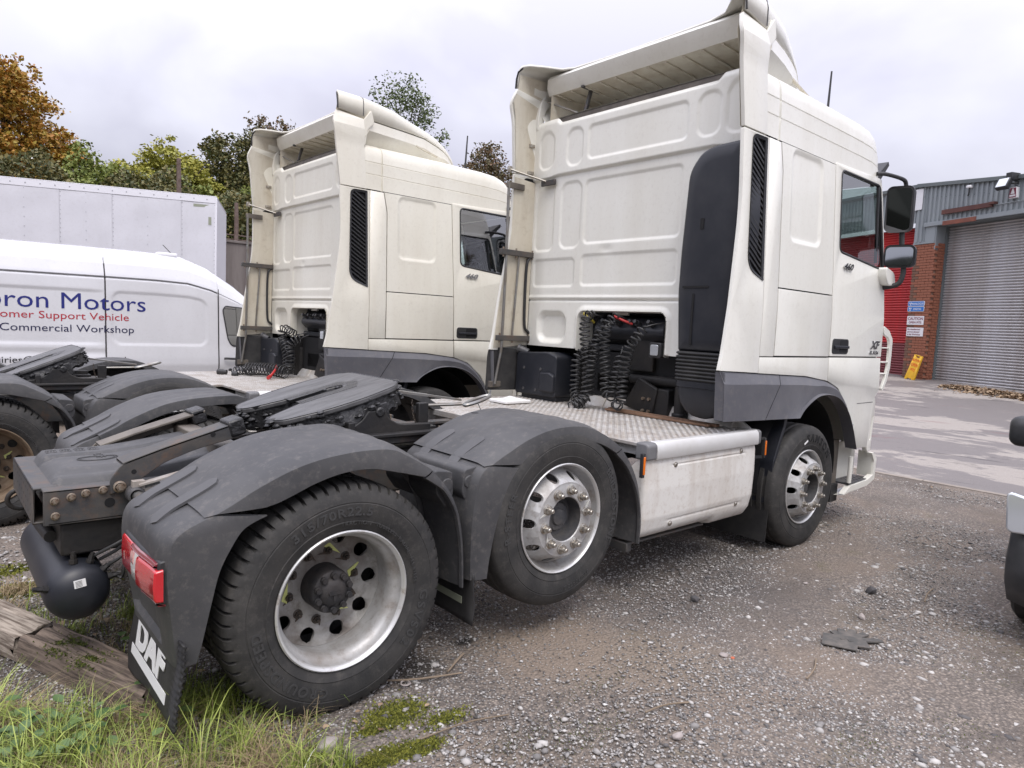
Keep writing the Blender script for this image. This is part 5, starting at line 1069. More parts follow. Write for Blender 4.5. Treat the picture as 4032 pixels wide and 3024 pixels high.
while y < 12:
    l = .9+random.random()*.05; b.box((7.965+random.uniform(-.006, .006), y, -.05), (8.06, y+l-.012, .010+random.uniform(-.004, .004))); y += l
mat('kerb_stone', (.30, .265, .23), .9, col2=(.2, .17, .15), nscale=4, namt=.7, bump=.2, bscale=40)
tag(b.build('kerb', 'kerb_stone', smooth=0, bevel=.006), kind='structure')
b = MB(); b.rows([[(9.55, 3.4, az(9.55, 0)+.004), (9.55, 3.85, az(9.55, 0)+.004)], [(9.63, 3.4, az(9.63, 0)+.004), (9.63, 3.85, az(9.63, 0)+.004)]])
# retaining wall, bank behind it
b = MB(); b.rows([[(-60, 24.5, 4.35), (120, 24.5, 4.35)], [(-60, 60, 6), (120, 60, 6)], [(-60, 140, 9), (120, 140, 9)]]); mat('bank_soil', (.05, .055, .025), .95); tag(b.build('bank', 'bank_soil'), kind='structure')
wl = thing('retaining_wall', 'long stained concrete retaining wall carrying a low rail behind the box truck', 'wall', (6, 24, 0))
for k in range(-8, 8):
    b = MB(); b.box((k*3.0+.008, 0, -.1), (k*3.0+2.992, .4, 4.36)); b.box((k*3.0, -.06, 4.36), (k*3.0+2.99, .46, 4.46)); b.build('wall_panel', 'concrete', wl, bevel=.02)
fn = thing('guard_rail', 'low rusty two rail fence standing along the top of the concrete wall', 'fence', (6, 24.2, 4.46))
for z in (.06, .235):
    b = MB(); b.box((-24, -.02, z-.02), (24, .02, z+.02)); b.build('rail', 'rusty_post', fn)
o = None
for k in range(-12, 13):
    if o is None: b = MB(); b.box((-.06, -.04, 0), (.06, .05, .29)); o = b.build('fence_post', 'rusty_post', fn); q = o
    else: q = inst(o, fn, (0, 0, 0))
    q.location = (k*1.62+.15, 0, 0)
for x, z, lab in ((6.15, 7.26, 'tall bare wooden post rising above the box truck roof'), (8.27, 5.95, 'shorter weathered post on the wall beside the second lorry')):
    b = MB(); b.tube([(0, 0, 0), (.01, 0, (z-4.4)*.5), (0, .01, z-4.4)], [.09, .085, .075], 8); o = b.build('wooden_post', 'rusty_post', smooth=40, bevel=.005); o.location = (x, 24.15, 4.4); tag(o, lab, 'post', 'posts on the wall')

# ------------------------------------------------------------------ trees
def tree(name, label, base, h, blobs, leaf, n, size, trunk_r=.22, seed=1, bare=False, group='trees on the bank'):
    """blobs = crown clumps (dx, dy, dz, rx, ry, rz) relative to base; leaves are small quads gathered in sprays"""
    r = np.random.default_rng(seed); t = thing(name, label, 'tree', base, 0, group); b = MB()
    b.tube([(0, 0, -.3), (.05, 0, h*.25), (-.03, .05, h*.5), (.02, 0, h*.8)], [trunk_r, trunk_r*.8, trunk_r*.55, trunk_r*.15], 8)
    C = []; W = []
    for (x, y, z, rx, ry, rz) in blobs:
        for q in range(3):
            a = r.normal(0, .45, 3)*np.array([rx, ry, rz])+np.array([x, y, z]); s0 = np.array([0, 0, h*(.25+.3*r.random())])
            b.tube([tuple(s0), tuple((s0+a)/2+r.normal(0, .1, 3)), tuple(a)], [trunk_r*.4, trunk_r*.25, trunk_r*.06], 5)
        vol = rx*ry*rz; k = max(10, int(90*vol**.55)); u = r.normal(0, 1, (k, 3)); u /= np.linalg.norm(u, axis=1)[:, None]; rad = r.random(k)**.40
        wob = 1+.22*np.sin(u[:, 0]*5+seed)*np.cos(u[:, 2]*6+y)+r.normal(0, .08, k)
        C.append(np.array([x, y, z])+u*(rad*wob)[:, None]*np.array([rx, ry, rz])); W += [vol**.55]*k
    b.build('trunk', 'bark', t, smooth=60)
    C = np.vstack(C); idx = r.integers(0, len(C), n); sp = (size*3.4)*(.6+.8*r.random(len(C)))
    P = C[idx]+r.normal(0, 1, (n, 3))*sp[idx][:, None]*np.array([1, 1, .75])*.5
    a = r.normal(0, 1, (n, 3)); a[:, 2] *= .6; a /= np.linalg.norm(a, axis=1)[:, None]; c = np.cross(a, r.normal(0, 1, (n, 3))); c /= np.linalg.norm(c, axis=1)[:, None]
    s = size*(.6+.8*r.random(n))[:, None]; V = np.empty((n, 4, 3)); V[:, 0] = P-a*s; V[:, 1] = P+c*s*.55-a*s*.1; V[:, 2] = P+a*s; V[:, 3] = P-c*s*.55-a*s*.1
    raw('crown', leaf, V.reshape(-1, 3), np.arange(4*n).reshape(-1, 4), t)
    return t
tree('maple_tree', 'large orange and brown autumn tree rising behind the box truck at far left', (1.6, 32, 4.6), 7, [(0, 0, 4.6, 2.2, 2.0, 2.2), (-1.4, .5, 3.2, 2, 2, 2), (1.3, -.3, 3.0, 1.7, 1.8, 1.6), (0, 0, 1.6, 2.7, 2, 1.5), (2.0, 0, 1.5, 1.4, 1.5, 1.1), (-.2, 0, 5.9, 1.3, 1.3, 1.2), (-3.6, 0, 3.6, 2, 2, 2.2)], 'leaf_orange', 46000, .085, .28, 11)
tree('green_bush', 'rounded mid green bushy tree in front of the orange tree', (3.7, 29, 4.5), 2.4, [(0, 0, 1.3, 1.25, 1, .95), (1.3, .3, 1.0, 1.0, 1, .75), (-1, .3, .9, .9, .9, .7), (2.3, .5, 1.1, .8, .9, .6)], 'leaf_green', 16000, .075, .1, 12)
tree('yellow_tree', 'bright yellow green tree behind the middle of the box truck roof', (7.5, 31, 4.6), 4.6, [(0, 0, 3.2, 1.5, 1.4, 1.4), (1.0, 0, 3.0, 1.1, 1.2, 1.2), (-1.2, .2, 2.3, 1.3, 1.2, 1.0), (.2, 0, 1.5, 2.2, 1.5, 1.3), (1.7, 0, 1.9, 1.1, 1.2, 1.1), (-1.9, 0, 2.9, .5, .6, .6)], 'leaf_yellow', 34000, .08, .16, 13)
tree('dark_tree', 'dark green broadleaf tree beside the back of the second lorry cab', (10.9, 31.5, 4.6), 6, [(0, 0, 3.7, 1.6, 1.5, 1.7), (.9, 0, 5.0, 1.1, 1.2, 1.0), (-.9, 0, 2.6, 1.5, 1.4, 1.5), (1.5, .2, 2.4, 1.6, 1.4, 1.5), (0, 0, 1.2, 2.3, 1.5, 1.3), (-1.0, .3, 4.9, .6, .7, .7)], 'leaf_dark', 30000, .085, .22, 14)
tree('brown_tipped_tree', 'small tree top turning orange brown just above the second lorry', (14.2, 34, 5), 7, [(0, 0, 6.2, 1.1, 1, 1.0), (-1.0, 0, 6.4, .8, .8, .8), (.8, 0, 4.8, 1.6, 1.4, 1.6), (-.2, 0, 3, 1.8, 1.5, 1.8)], 'leaf_brown', 9000, .085, .2, 15)
tree('ash_tree', 'tall sparse ash tree against the sky above the second lorry roof', (23.2, 36, 5), 11.5, [(-1.0, 0, 10.8, 1.6, 1.4, 1.5), (.3, 0, 11.6, 1.2, 1.2, 1.1), (1.1, 0, 10.4, 1.2, 1.3, 1.3), (.4, 0, 8.8, 1.6, 1.5, 1.3), (2.0, 0, 8.2, 1.0, 1.1, .9), (-1.5, 0, 9.3, .8, .9, .7), (1.6, 0, 6.6, 1.2, 1.2, 1.0), (-4.9, 0, 6.8, .6, .6, .5), (3.0, 0, 9.4, .45, .5, .45), (3.6, 0, 5.5, .8, .8, .6)], 'leaf_ash', 4300, .10, .2, 16)
tree('copper_tree', 'reddish brown treetop between the two lorry cabs', (30.2, 36, 5), 9, [(0, 0, 8.6, 1.3, 1.2, 1.1), (1.1, 0, 7.6, 1.3, 1.2, 1.0), (-1.2, 0, 7.4, 1.0, 1.2, .9), (0, 0, 6, 2.2, 1.8, 1.5)], 'leaf_brown', 6500, .10, .22, 17)
# hedge of undergrowth behind the wall, too dense to count
r = np.random.default_rng(5); n = 42000; X = r.uniform(-3, 22, n); top = 6.6+.55*np.sin(X*1.3)+.4*np.sin(X*2.9+1)+.5*np.exp(-((X-11)/3)**2); Z = 4.5+(top-4.5)*r.random(n)**.8; Y = 26.8+r.normal(0, .6, n)+.5*np.sin(X*2+Z*2)
a = r.normal(0, 1, (n, 3)); a /= np.linalg.norm(a, axis=1)[:, None]; c = np.cross(a, r.normal(0, 1, (n, 3))); c /= np.linalg.norm(c, axis=1)[:, None]; s = .075*(.6+.8*r.random(n))[:, None]; P_ = np.stack([X, Y, Z], 1)
V = np.empty((n, 4, 3)); V[:, 0] = P_-a*s; V[:, 1] = P_+c*s*.6; V[:, 2] = P_+a*s; V[:, 3] = P_-c*s*.6
tag(raw('hedge', 'leaf_dark', V.reshape(-1, 3), np.arange(4*n).reshape(-1, 4)), kind='stuff')
n = 20000; X = r.uniform(3.0, 12.5, n); top = 7.2+.5*np.sin(X*1.7+1)+.35*np.sin(X*3.7)+.6*np.exp(-((X-4.6)/1.2)**2); Z = 4.6+(top-4.6)*r.random(n)**.6; Y = 30.6+r.normal(0, .7, n)
a = r.normal(0, 1, (n, 3)); a /= np.linalg.norm(a, axis=1)[:, None]; c = np.cross(a, r.normal(0, 1, (n, 3))); c /= np.linalg.norm(c, axis=1)[:, None]; s = .085*(.6+.8*r.random(n))[:, None]; P_ = np.stack([X, Y, Z], 1)
V = np.empty((n, 4, 3)); V[:, 0] = P_-a*s; V[:, 1] = P_+c*s*.6; V[:, 2] = P_+a*s; V[:, 3] = P_-c*s*.6
tag(raw('undergrowth', 'leaf_green', V.reshape(-1, 3), np.arange(4*n).reshape(-1, 4)), kind='stuff')
b = MB()
rr = random.Random(3); R = []
for x in np.linspace(-45, 130, 140): R.append([(x, 58, 4), (x, 57+rr.uniform(-1, 1), 7.5+rr.uniform(-.8, .8)), (x, 60, 9.6+1.3*math.sin(x*.23)+rr.uniform(-.7, .7))])
b.rows(R); tag(b.build('far_wood', 'leaf_dark', smooth=0), kind='stuff')
b = MB(); R = []
for y in np.linspace(-60, 60, 90): R.append([(-34, y, -.5), (-33+rr.uniform(-1, 1), y, 8+rr.uniform(-.8, .8)), (-36, y, 13+2.5*math.sin(y*.31)+rr.uniform(-1.2, 1.2))])
b.rows(R); tag(b.build('wood_behind', 'wood_dark', smooth=0), kind='stuff')  # unseen wood added behind the camera, tall and dark for the mirrors to reflect

# ------------------------------------------------------------------ box truck (far left)
bt = thing('box_truck', 'large plain white box truck body with riveted panels behind the panel van', 'truck', (3.67, 12.03, -.073), -.4)
b = MB(); b.box((-8.5, 0, 1.0), (0, 2.5, 4.20)); b.build('box_core', 'box_trim', bt)
seams = [0, -.70, -2.02, -2.98, -4.2, -5.4, -6.6, -7.8, -8.5]
for i in range(len(seams)-1):
    x0, x1 = seams[i+1], seams[i]; b = MB(); R = []
    for z in np.linspace(1.03, 4.085, 40):
        R.append([(x, -.006-.008*max(0, vnoise(np.array(x*.8+i), np.array(z*1.6), 9))*(1 if i < 4 else .3), z) for x in np.linspace(x0+.003, x1-.003-(.02 if i == 0 else 0), 24)])
    b.rows(R); b.build('body_panel', 'box_body', bt, smooth=60)
b = MB(); b.box((-8.5, -.022, 4.09), (.0, 0, 4.225)); b.box((-8.5, -.022, 4.226), (.0, 2.5, 4.245)); b.build('top_rail', 'box_trim', bt, bevel=.006)
b = MB(); b.box((-.035, -.020, .98), (.012, .05, 4.225)); b.build('corner_post', 'box_trim', bt, bevel=.012)
b = MB()
for x in seams[:6]:
    for k in range(34):
        for dx in ((-.035,) if x == 0 else (.018,)): b.box((x+dx-.007, -.017, 1.1+k*.092), (x+dx+.007, -.006, 1.114+k*.092))
for k in range(22): b.box((-.2-k*.26, -.027, 4.15), (-.18-k*.26, -.022, 4.172))
for x in (-1.35, -2.5, -3.6):
    for k in range(16): b.box((x-.006, -.018, 1.2+k*.19), (x+.006, -.006, 1.212+k*.19))
mat('rivet', (.33, .33, .36), .5); b.build('rivets', 'rivet', bt, smooth=0, kind='stuff')
b = MB(); b.box((-.46, -.0155, 3.99), (-.10, -.0145, 4.05)); b.box((-.16, -.0155, 3.62), (-.10, -.0145, 3.985)); b.build('reflective_mark', 'reflective', bt, smooth=0)
b = MB(); b.box((-8.4, .3, .6), (-.2, 2.2, 1.0)); b.build('box_chassis', 'chassis_dark', bt)
for x in (-1.6, -6.8):
    for y in (.02, 2.2): b = MB(); b.lathe([(.12, 0), (.30, .0), (.48, .02), (.5, .06), (.5, .24), (.48, .28), (.12, .28)], 28, 'y', (x, y, .5)); b.build('wheel', 'tyre', bt, smooth=40)

# ------------------------------------------------------------------ panel van
VZ = -.073
def van_side(z):
    return float(np.interp(z, [.3, .5, .9, 1.0, 1.20, 1.95, 2.12, 2.20, 2.35, 2.47, 2.53, 2.57], [7.60, 7.55, 7.495, 7.50, 7.52, 7.56, 7.575, 7.60, 7.66, 7.74, 7.84, 8.0]))
vn = thing('panel_van', 'white high roof panel van lettered in blue and red, parked behind the second lorry', 'van', (0, 0, VZ))
def roofz(x): return float(np.interp(x, [-3.2, .7, 1.4, 1.85, 2.2, 2.6, 3.0, 3.4], [2.57, 2.60, 2.60, 2.575, 2.45, 2.20, 1.88, 1.55]))
def van_surf(x, z):
    y = van_side(z); s_ = sd_rr(x, z, .80, 1.20, 2.12, 1.955, .12); s2 = sd_rr(x, z, -6, 1.20, .62, 1.955, .02); y += .014*(sm(.01, -.02, s_)+sm(.01, -.02, s2))
    if x < .715 and 1.02 < z < 1.20: y += .010*sm(1.02, 1.04, z)*sm(1.13, 1.11, z)
    return y
b = MB(); R = []; zs_ = np.r_[np.linspace(.32, 1.16, 30), np.linspace(1.17, 2.0, 40), np.linspace(2.01, 2.57, 44)]
for x in np.r_[np.linspace(-3.2, .70, 40), .706, .712, .722, .728, np.linspace(.74, 2.27, 70), 2.282, 2.288, 2.298, 2.304, np.linspace(2.32, 3.4, 24)]:
    k = (roofz(x)-.32)/2.25; row = []
    for z in zs_:
        zz = z if z < 1.3 else 1.3+(z-1.3)*((roofz(x)-1.3)/1.27); y = van_side(z)
        if 2.13 < z < 2.165: y += .014*math.sin((z-2.13)/.035*PI)
        s_ = sd_rr(x, z, .80, 1.20, 2.12, 1.955, .12); s2 = sd_rr(x, z, -6, 1.20, .62, 1.955, .02); y += .014*(sm(.01, -.02, s_)+sm(.01, -.02, s2))
        if x < .715 and 1.02 < z < 1.20: y += .010*sm(1.02, 1.04, z)*sm(1.13, 1.11, z)
        for sx in (.717, 2.293):
            if abs(x-sx) < .006: y += .012
        row.append((x, y, zz))
    R.append(row)
b.rows(R); b.build('van_side', 'van_white', vn, smooth=40)
b = MB(); R = []
for x in np.linspace(-3.2, 3.4, 50): R.append([(x, 8.0, roofz(x)), (x, 8.25, roofz(x)+.03), (x, 8.55, roofz(x)+.04), (x, 9.1, roofz(x)), (x, 9.5, roofz(x)-.3), (x, 9.55, 1.2), (x, 9.5, .32)])
b.rows(R); b.build('van_roof', 'van_white', vn, smooth=40)
b = MB(); b.box((-3.22, 7.62, .34), (-3.19, 9.5, 2.5)); b.build('rear_doors', 'van_white', vn, bevel=.01)
b = MB(); b.prism(round_poly([(3.4, .3), (3.4, 1.5), (3.75, 1.15), (4.05, 1.0), (4.15, .7), (4.1, .3)], .1), 'y', 7.6, 9.5); b.build('bonnet', 'van_white', vn, bevel=.05, seg=3)
sb = MB()
for sx in (.717, 2.293): sb.tube([(sx, van_surf(sx, z)+.0005, z) for z in np.linspace(.45, 2.1 if sx > 1 else 2.5, 40)], .0075, 4)
sb.tube([(x, van_surf(x, 2.15)-.001, 1.3+.85*((roofz(x)-1.3)/1.27)) for x in np.linspace(-3.2, 2.28, 50)], .006, 4)
sb.each('body_seam', 'hub_dark', vn, smooth=60)
win = round_poly([(2.40, 1.84), (2.36, 1.78), (2.44, 1.30), (2.50, 1.20), (3.30, 1.17), (3.30, 1.45), (2.95, 1.80)], [.03, .08, .08, .08, .05, .05, .05])
b = MB(); b.sheet(win, lambda u, v: (u, van_side(v)-.004, v)); b.build('side_window', 'van_glass', vn, smooth=0)
b = MB(); b.tube([(x, van_side(z)-.003, z) for x, z in win], .010, 6, closed=True); b.build('window_seal', 'plastic_black', vn)
b = MB(); b.tube([(2.36, 7.46, 1.0), (2.40, 7.445, 1.003), (2.58, 7.445, .995), (2.62, 7.47, .992)], .018, 8); b.build('door_handle', 'plastic_black', vn, smooth=40)
b = MB(); b.lathe([(0, 7.485), (.026, 7.488), (.026, 7.50)], 14, 'y', (2.47, 0, .815)); b.build('side_boss', 'plastic_black', vn)
b = MB(); b.prism(rrect(1.50, 7.95, 1.80, 8.15, .06), 'z', 2.57, 2.63); b.build('roof_beacon', 'sign_white', vn, bevel=.02)
b = MB(); b.tube([(1.72, 8.05, 2.63), (1.60, 8.05, 2.75)], .006, 5); b.build('van_aerial', 'plastic_black', vn)
for x in (-2.2, 3.0):
    for y, d in ((7.56, 1), (9.3, 1)):
        b = MB(); b.lathe([(.1, .01), (.2, 0), (.30, .01), (.345, .05), (.345, .19), (.3, .22), (.1, .22)], 28, 'y', (x, y, .345)); b.build('wheel', 'tyre', vn, smooth=40)
def vtext(s, part, px0, px1, base, size, m):
    """right aligned so that the trailing words 'part' span px0..px1"""
    mt0 = Matrix.Identity(4); t = text('van_lettering', part, size, m, vn, mt0, 0); w0 = max(v.co.x for v in t.data.vertices)-min(v.co.x for v in t.data.vertices); bpy.data.objects.remove(t)
    sx = (px1-px0)/w0
    o = text('van_lettering', s, size, m, vn, frame((px1, 0, base), (1, 0, 0), (0, 0, 1)), extrude=0, bold=0, sx=sx, align='RIGHT')
    bm = bmesh.new(); bm.from_mesh(o.data); 
    for xc in (.60, .63, .70, .734, .79, .82):
        bmesh.ops.bisect_plane(bm, geom=bm.verts[:]+bm.edges[:]+bm.faces[:], plane_co=(xc, 0, 0), plane_no=(1, 0, 0))
    for v in bm.verts: v.co.y = van_surf(v.co.x, v.co.z)-.004
    bm.to_mesh(o.data); bm.free()
vtext('Cebron Motors', 'Motors', .197, 1.259, 1.632+.06, .325, 'blue_text'); vtext('Customer Support Vehicle', 'Support Vehicle', -.075, 1.024, 1.482+.065, .145, 'red_text')
vtext('Commercial Workshop', 'Commercial Workshop', -.51, 1.09, 1.303+.067, .145, 'navy_text'); vtext('enquiries@cebronmotors.co.uk', '@cebronmotors.co.uk', -.27, 1.012, .865+.07, .125, 'black_text')
text('van_lettering', '01', .14, 'navy_text', vn, frame((2.55, 7.493, .80), (1, 0, 0), (0, 0, 1)), extrude=.001, sx=.95)
# ------------------------------------------------------------------ workshop building
ws = thing('workshop', 'grey clad industrial workshop with brick pier and big steel roller shutter', 'building', (19.841, 2.9583, .677), -2.0)
b = MB(); b.box((-.72, .035, -.5), (-.035, .42, 3.78)); b.build('pier_mortar', 'mortar', ws)
bk = {}
def brick(lx, ly, lz, pos, m):
    key = (round(lx, 3), round(ly, 3), m)
    if key not in bk:
        b = MB(); b.box((-lx/2, -ly/2, -lz/2), (lx/2, ly/2, lz/2)); bk[key] = b.build('brick', m, ws, smooth=0, bevel=.004, seg=1); o = bk[key]
    else: o = inst(bk[key], ws, (0, 0, 0))
    o.location = (pos[0]+random.uniform(-.0015, .0015), pos[1]+random.uniform(-.002, .003), pos[2])
for k in range(51):
    z = -.02+k*.075+.0325; off = 0 if k % 2 == 0 else -.1125; x = -.70+off
    while x < -.02:
        x0, x1 = max(x, -.72), min(x+.215, 0)
        if x1-x0 > .03:
            dark = x0 < -.62 and random.random() < .7
            if x1 > -.03: brick(x1-x0, .1025, .065, ((x0+x1)/2, .051, z), 'brick')
            else: brick(x1-x0, .1025, .065, ((x0+x1)/2, .051, z), 'brick_dark' if dark and k < 45 else 'brick')
        x += .225
    y = .107+(0 if k % 2 else .0)
    if k % 2: brick(.09, .10, .065, (-.045, .162, z), 'brick'); brick(.09, .20, .065, (-.045, .322, z), 'brick')
    else: brick(.09, .21, .065, (-.045, .217, z), 'brick'); brick(.09, .09, .065, (-.045, .377, z), 'brick')
# ribbed cladding sheets
def ribs(x0, x1, z0, z1, y=0., pitch=.137, d=.035, name='cladding_sheet', m='clad', tilt=0.):
    b = MB(); xs = []; x = x0
    while x < x1:
        for u, yy in ((0, 0), (.060, 0), (.075, -d), (.122, -d)): xs.append((x+u, y+yy))
        x += pitch
    xs = [q for q in xs if q[0] <= x1]+[(x1, y)]
    b.rows([[(a, c, z0) for a, c in xs], [(a, c, z1+tilt*(a+.7)) for a, c in xs]]); b.build(name, m, ws, smooth=0)
ribs(-.74, -.38, 3.86, 5.47, tilt=-.10); ribs(-.38, 14, 4.36, 5.43, tilt=-.10)
ribs(-4.2, -.76, 4.42, 5.40, y=.06)
b = MB(); b.box((-.38, -.012, 3.86), (-.06, .012, 4.28)); b.box((-.74, -.02, 3.80), (-.06, .03, 3.86)); b.build('corner_flashing', 'clad', ws, bevel=.004)
b = MB(); b.box((-.062, .0, 3.62), (-.03, .42, 4.30)); b.box((-.42, -.06, 4.262), (14, .03, 4.375)); b.build('lintel_trim', 'clad', ws, bevel=.006)
b = MB(); b.box((-.03, .03, 4.25), (14, .60, 4.262)); b.box((-.03, .60, 4.2), (14, .64, 5.2)); b.build('lintel_soffit', 'clad_dark', ws)
b = MB(); b.prism([(-.72, 5.40), (-.72, 5.50), (14, 4.03), (14, 3.93)], 'y', -.10, .03)
b.prism([(-4.2, 5.48), (-4.2, 5.56), (-.721, 5.50), (-.721, 5.40)], 'y', -.04, .05)
fs = b.build('verge_flashing', 'clad_dark', ws, bevel=.006)
b = MB(); b.rows([[(-4.3, .03, 5.5), (-.72, .03, 5.50), (14, .03, 4.03)], [(-4.3, 14, 5.5), (-.72, 14, 5.5), (14, 14, 4.03)]]); b.build('roof', 'clad', ws)
b = MB(); b.box((-4.3, .62, -.7), (14, 13.8, 3.9)); b.build('building_core', 'gap', ws)
sl = None; prof = [(.425-.0, 0), (.405, .012), (.398, .030), (.405, .048), (.425, .060), (.432, .068), (.425, .075)]
mb = MB(); mb.rows([[(-.03, y, z) for y, z in prof], [(9.0, y, z) for y, z in prof]])
for k in range(57):
    if sl is None: sl = mb.build('shutter_slat', 'shutter', ws, smooth=60); q = sl
    else: q = inst(sl, ws, (0, 0, 0))
    q.location = (0, 0, -.02+k*.075)
b = MB(); b.box((-.03, .39, -.08), (9.0, .44, -.02)); b.build('shutter_bar', 'clad_dark', ws); b = MB(); b.box((-.03, .33, -.1), (.02, .44, 4.25)); b.build('shutter_guide', 'clad_dark', ws)
mat('red_faded', (.20, .045, .05), .6, col2=(.15, .04, .045), nscale=2, namt=.6)
sl = {}
mb = lambda: MB().rows([[(-4.2, y+.02, z) for y, z in prof], [(-.725, y+.02, z) for y, z in prof]])
for k in range(58):
    m = 'red_faded' if k < 13 else 'red_door'
    if m not in sl: sl[m] = mb().build('door_slat', m, ws, smooth=60); q = sl[m]
    else: q = inst(sl[m], ws, (0, 0, 0))
    q.location = (0, 0, .03+k*.075)
b = MB(); b.box((-4.2, .40, -.3), (-.72, .6, .03)); b.build('door_sill', 'concrete', ws)
for (x0, x1, z0, z1, y, m, nm) in ((.165, 1.60, 4.525, 4.645, -.115, 'rust_beam', 'timber_fascia'), (.19, 1.17, 4.235, 4.35, -.072, 'rust_orange', 'rusty_plate')):
    b = MB(); b.box((x0, y, z0), (x1, -.045, z1)); b.build(nm, m, ws, bevel=.005)
b = MB(); b.box((1.55, -.16, 4.585), (1.70, -.045, 4.64)); b.build('timber_fascia', 'rust_beam', ws)
b = MB(); b.tube([(1.64, -.05, 4.57), (4, -.05, 4.57)], .012, 6); b.build('conduit', 'clad', ws)
b = MB()
for i in range(30): b.lathe([(0, -.052), (.010, -.050), (.012, -.04)], 8, 'y', (-.62+i*.1372*1.0, 0, 5.10-.095*i*.137+.02*math.sin(i*2)))
b.build('cladding_screws', 'clad_dark', ws, smooth=30, kind='stuff')
# fittings and signs on the workshop (things that hang from it)
def at_ws(o, x, y, z): 
    c, s = math.cos(-2.0), math.sin(-2.0); o.location = (19.841+c*x-s*y, 2.9583+s*x+c*y, .677+z); o.rotation_euler = (0, 0, -2.0); return o
fl_ = at_ws(thing('flood_light', 'square black flood light bracketed out from the workshop roof edge', 'light'), 2.04, -.34, 4.98)
b = MB(); b.box((-.15, -.06, -.14), (.15, .06, .14), Matrix.Rotation(-.5, 3, 'X')); b.build('lamp_body', 'plastic_black', fl_, bevel=.015); b = MB(); b.box((-.125, -.066, -.115), (.125, -.058, .115), Matrix.Rotation(-.5, 3, 'X'), (0, 0, 0)); b.build('lamp_glass', 'lens', fl_); b = MB(); b.tube([(.05, .05, .0), (.14, .3, .03)], .02, 6); b.box((.02, .02, .10), (.16, .30, .26)); b.build('lamp_bracket', 'plastic_black', fl_)
al = at_ws(thing('alarm_box', 'white and red alarm sounder box below the flood light', 'alarm'), 2.125, -.09, 4.78)
b = MB(); b.prism([(-.10, -.13), (.10, -.13), (.085, .13), (-.085, .13)], 'y', -.04, .06); b.build('alarm_case', 'sign_white', al, bevel=.01); b = MB(); b.prism([(-.09, -.115), (.09, -.115), (.075, .115), (-.075, .115)], 'y', -.044, -.041); b.build('alarm_print', 'maroon_text', al, smooth=0); b = MB(); b.prism([(-.05, -.03), (.05, -.03), (.012, .10), (-.012, .10)], 'y', -.048, -.045); b.box((-.07, -.048, -.09), (.07, -.045, -.05)); b.build('alarm_logo', 'sign_white', al, smooth=0)
cm_ = at_ws(thing('camera_sensor', 'small cream sensor with black cable on the ribbed cladding', 'sensor'), .92, -.10, 5.1); b = MB(); b.box((-.06, -.05, 0), (.06, .06, .07)); b.build('sensor_case', 'sign_white', cm_, bevel=.015); b = MB(); b.tube([(0, 0, 0), (.01, -.01, -.10), (-.02, 0, -.20)], .018, 6); b.build('sensor_cable', 'plastic_black', cm_)
ps = at_ws(thing('blank_sign', 'blank white board on the cladding beside the lorry mirror', 'sign'), -.68, -.045, 5.06); b = MB(); b.prism(rrect(-.17, -.29, .15, .29, .03), 'y', -.006, 0); b.build('board', 'sign_white', ps)
def board(name, lab, x0, x1, z0, z1, m, lines, rad=.005, border=None):
    cx, cz = (x0+x1)/2, (z0+z1)/2; t = at_ws(thing(name, lab, 'sign'), cx, -.008, cz); b = MB(); b.prism(rrect(x0-cx, z0-cz, x1-cx, z1-cz, rad), 'y', -.006, .004); b.build('board', m if not border else border, t)
    if border: b = MB(); b.prism(rrect(x0-cx+.01, z0-cz+.01, x1-cx-.01, z1-cz-.01, rad*.8), 'y', -.0075, -.006); b.build('sign_face', m, t, smooth=0)
    for s_, sz, xx, zz, mm, al_, sx, bd in lines: text('sign_lettering', s_, sz, mm, t, frame((xx, -.0085, zz), (1, 0, 0), (0, 0, 1)), extrude=.0008, bold=bd, sx=sx, align=al_)
    return t
for z0, s_, lab in ((2.065, 'ANALOGUE', 'blue ANALOGUE test station sign, topmost on the brick pier'), (1.915, 'DIGITAL', 'blue DIGITAL test station sign under the ANALOGUE one')):
    t = board('test_sign', lab, -.72, -.17, z0, z0+.142, 'sign_blue', [(s_, .078, .055, -.028, 'sign_white', 'CENTER', .95, .0008)], .03, 'sign_white')
    b = MB()
    for dx, dz in ((0, -.028), (-.026, .018), (.026, .018)): b.prism([(-.185+dx-.024, dz-.018), (-.185+dx+.024, dz-.018), (-.185+dx, dz+.026)], 'y', -.0092, -.0076)
    b.build('test_emblem', 'sign_white', t, smooth=0)
board('caution_sign', 'white CAUTION OPEN PITS sign screwed to the brick pier', -.70, -.145, 1.54, 1.785, 'sign_white', [('CAUTION', .115, 0, .012, 'maroon_text', 'CENTER', .98, .002), ('OPEN PITS', .085, 0, -.085, 'maroon_text', 'CENTER', 1.05, .0015)])
board('notice_sign', 'white notice about unauthorised persons, lowest sign on the brick pier', -.685, -.13, 1.215, 1.46, 'sign_white', [('No unauthorised', .062, -.25, .055, 'maroon_text', 'LEFT', 1., .001), ('persons allowed', .062, -.25, -.018, 'maroon_text', 'LEFT', 1., .001), ('in this Workshop', .062, -.25, -.09, 'maroon_text', 'LEFT', 1., .001)])
fb = at_ws(thing('floor_sign', 'yellow folding floor sign with red lettering leaning on the brick pier', 'sign'), -.17, -.30, -.02)
rot = Matrix.Rotation(-.16, 4, 'X') @ Matrix.Rotation(.20, 4, 'Y')
b = MB(); b.sheet([(-.165, 0), (-.09, 0), (-.075, .05), (.065, .05), (.08, 0), (.165, 0), (.135, .73), (-.135, .73)], lambda u, v: (u, -.02, v), [rrect(-.055, .655, .055, .70, .008)]); o = b.build('sign_panel', 'sign_yellow', fb, solid=.05, bevel=.006, fix=False); o.matrix_local = rot
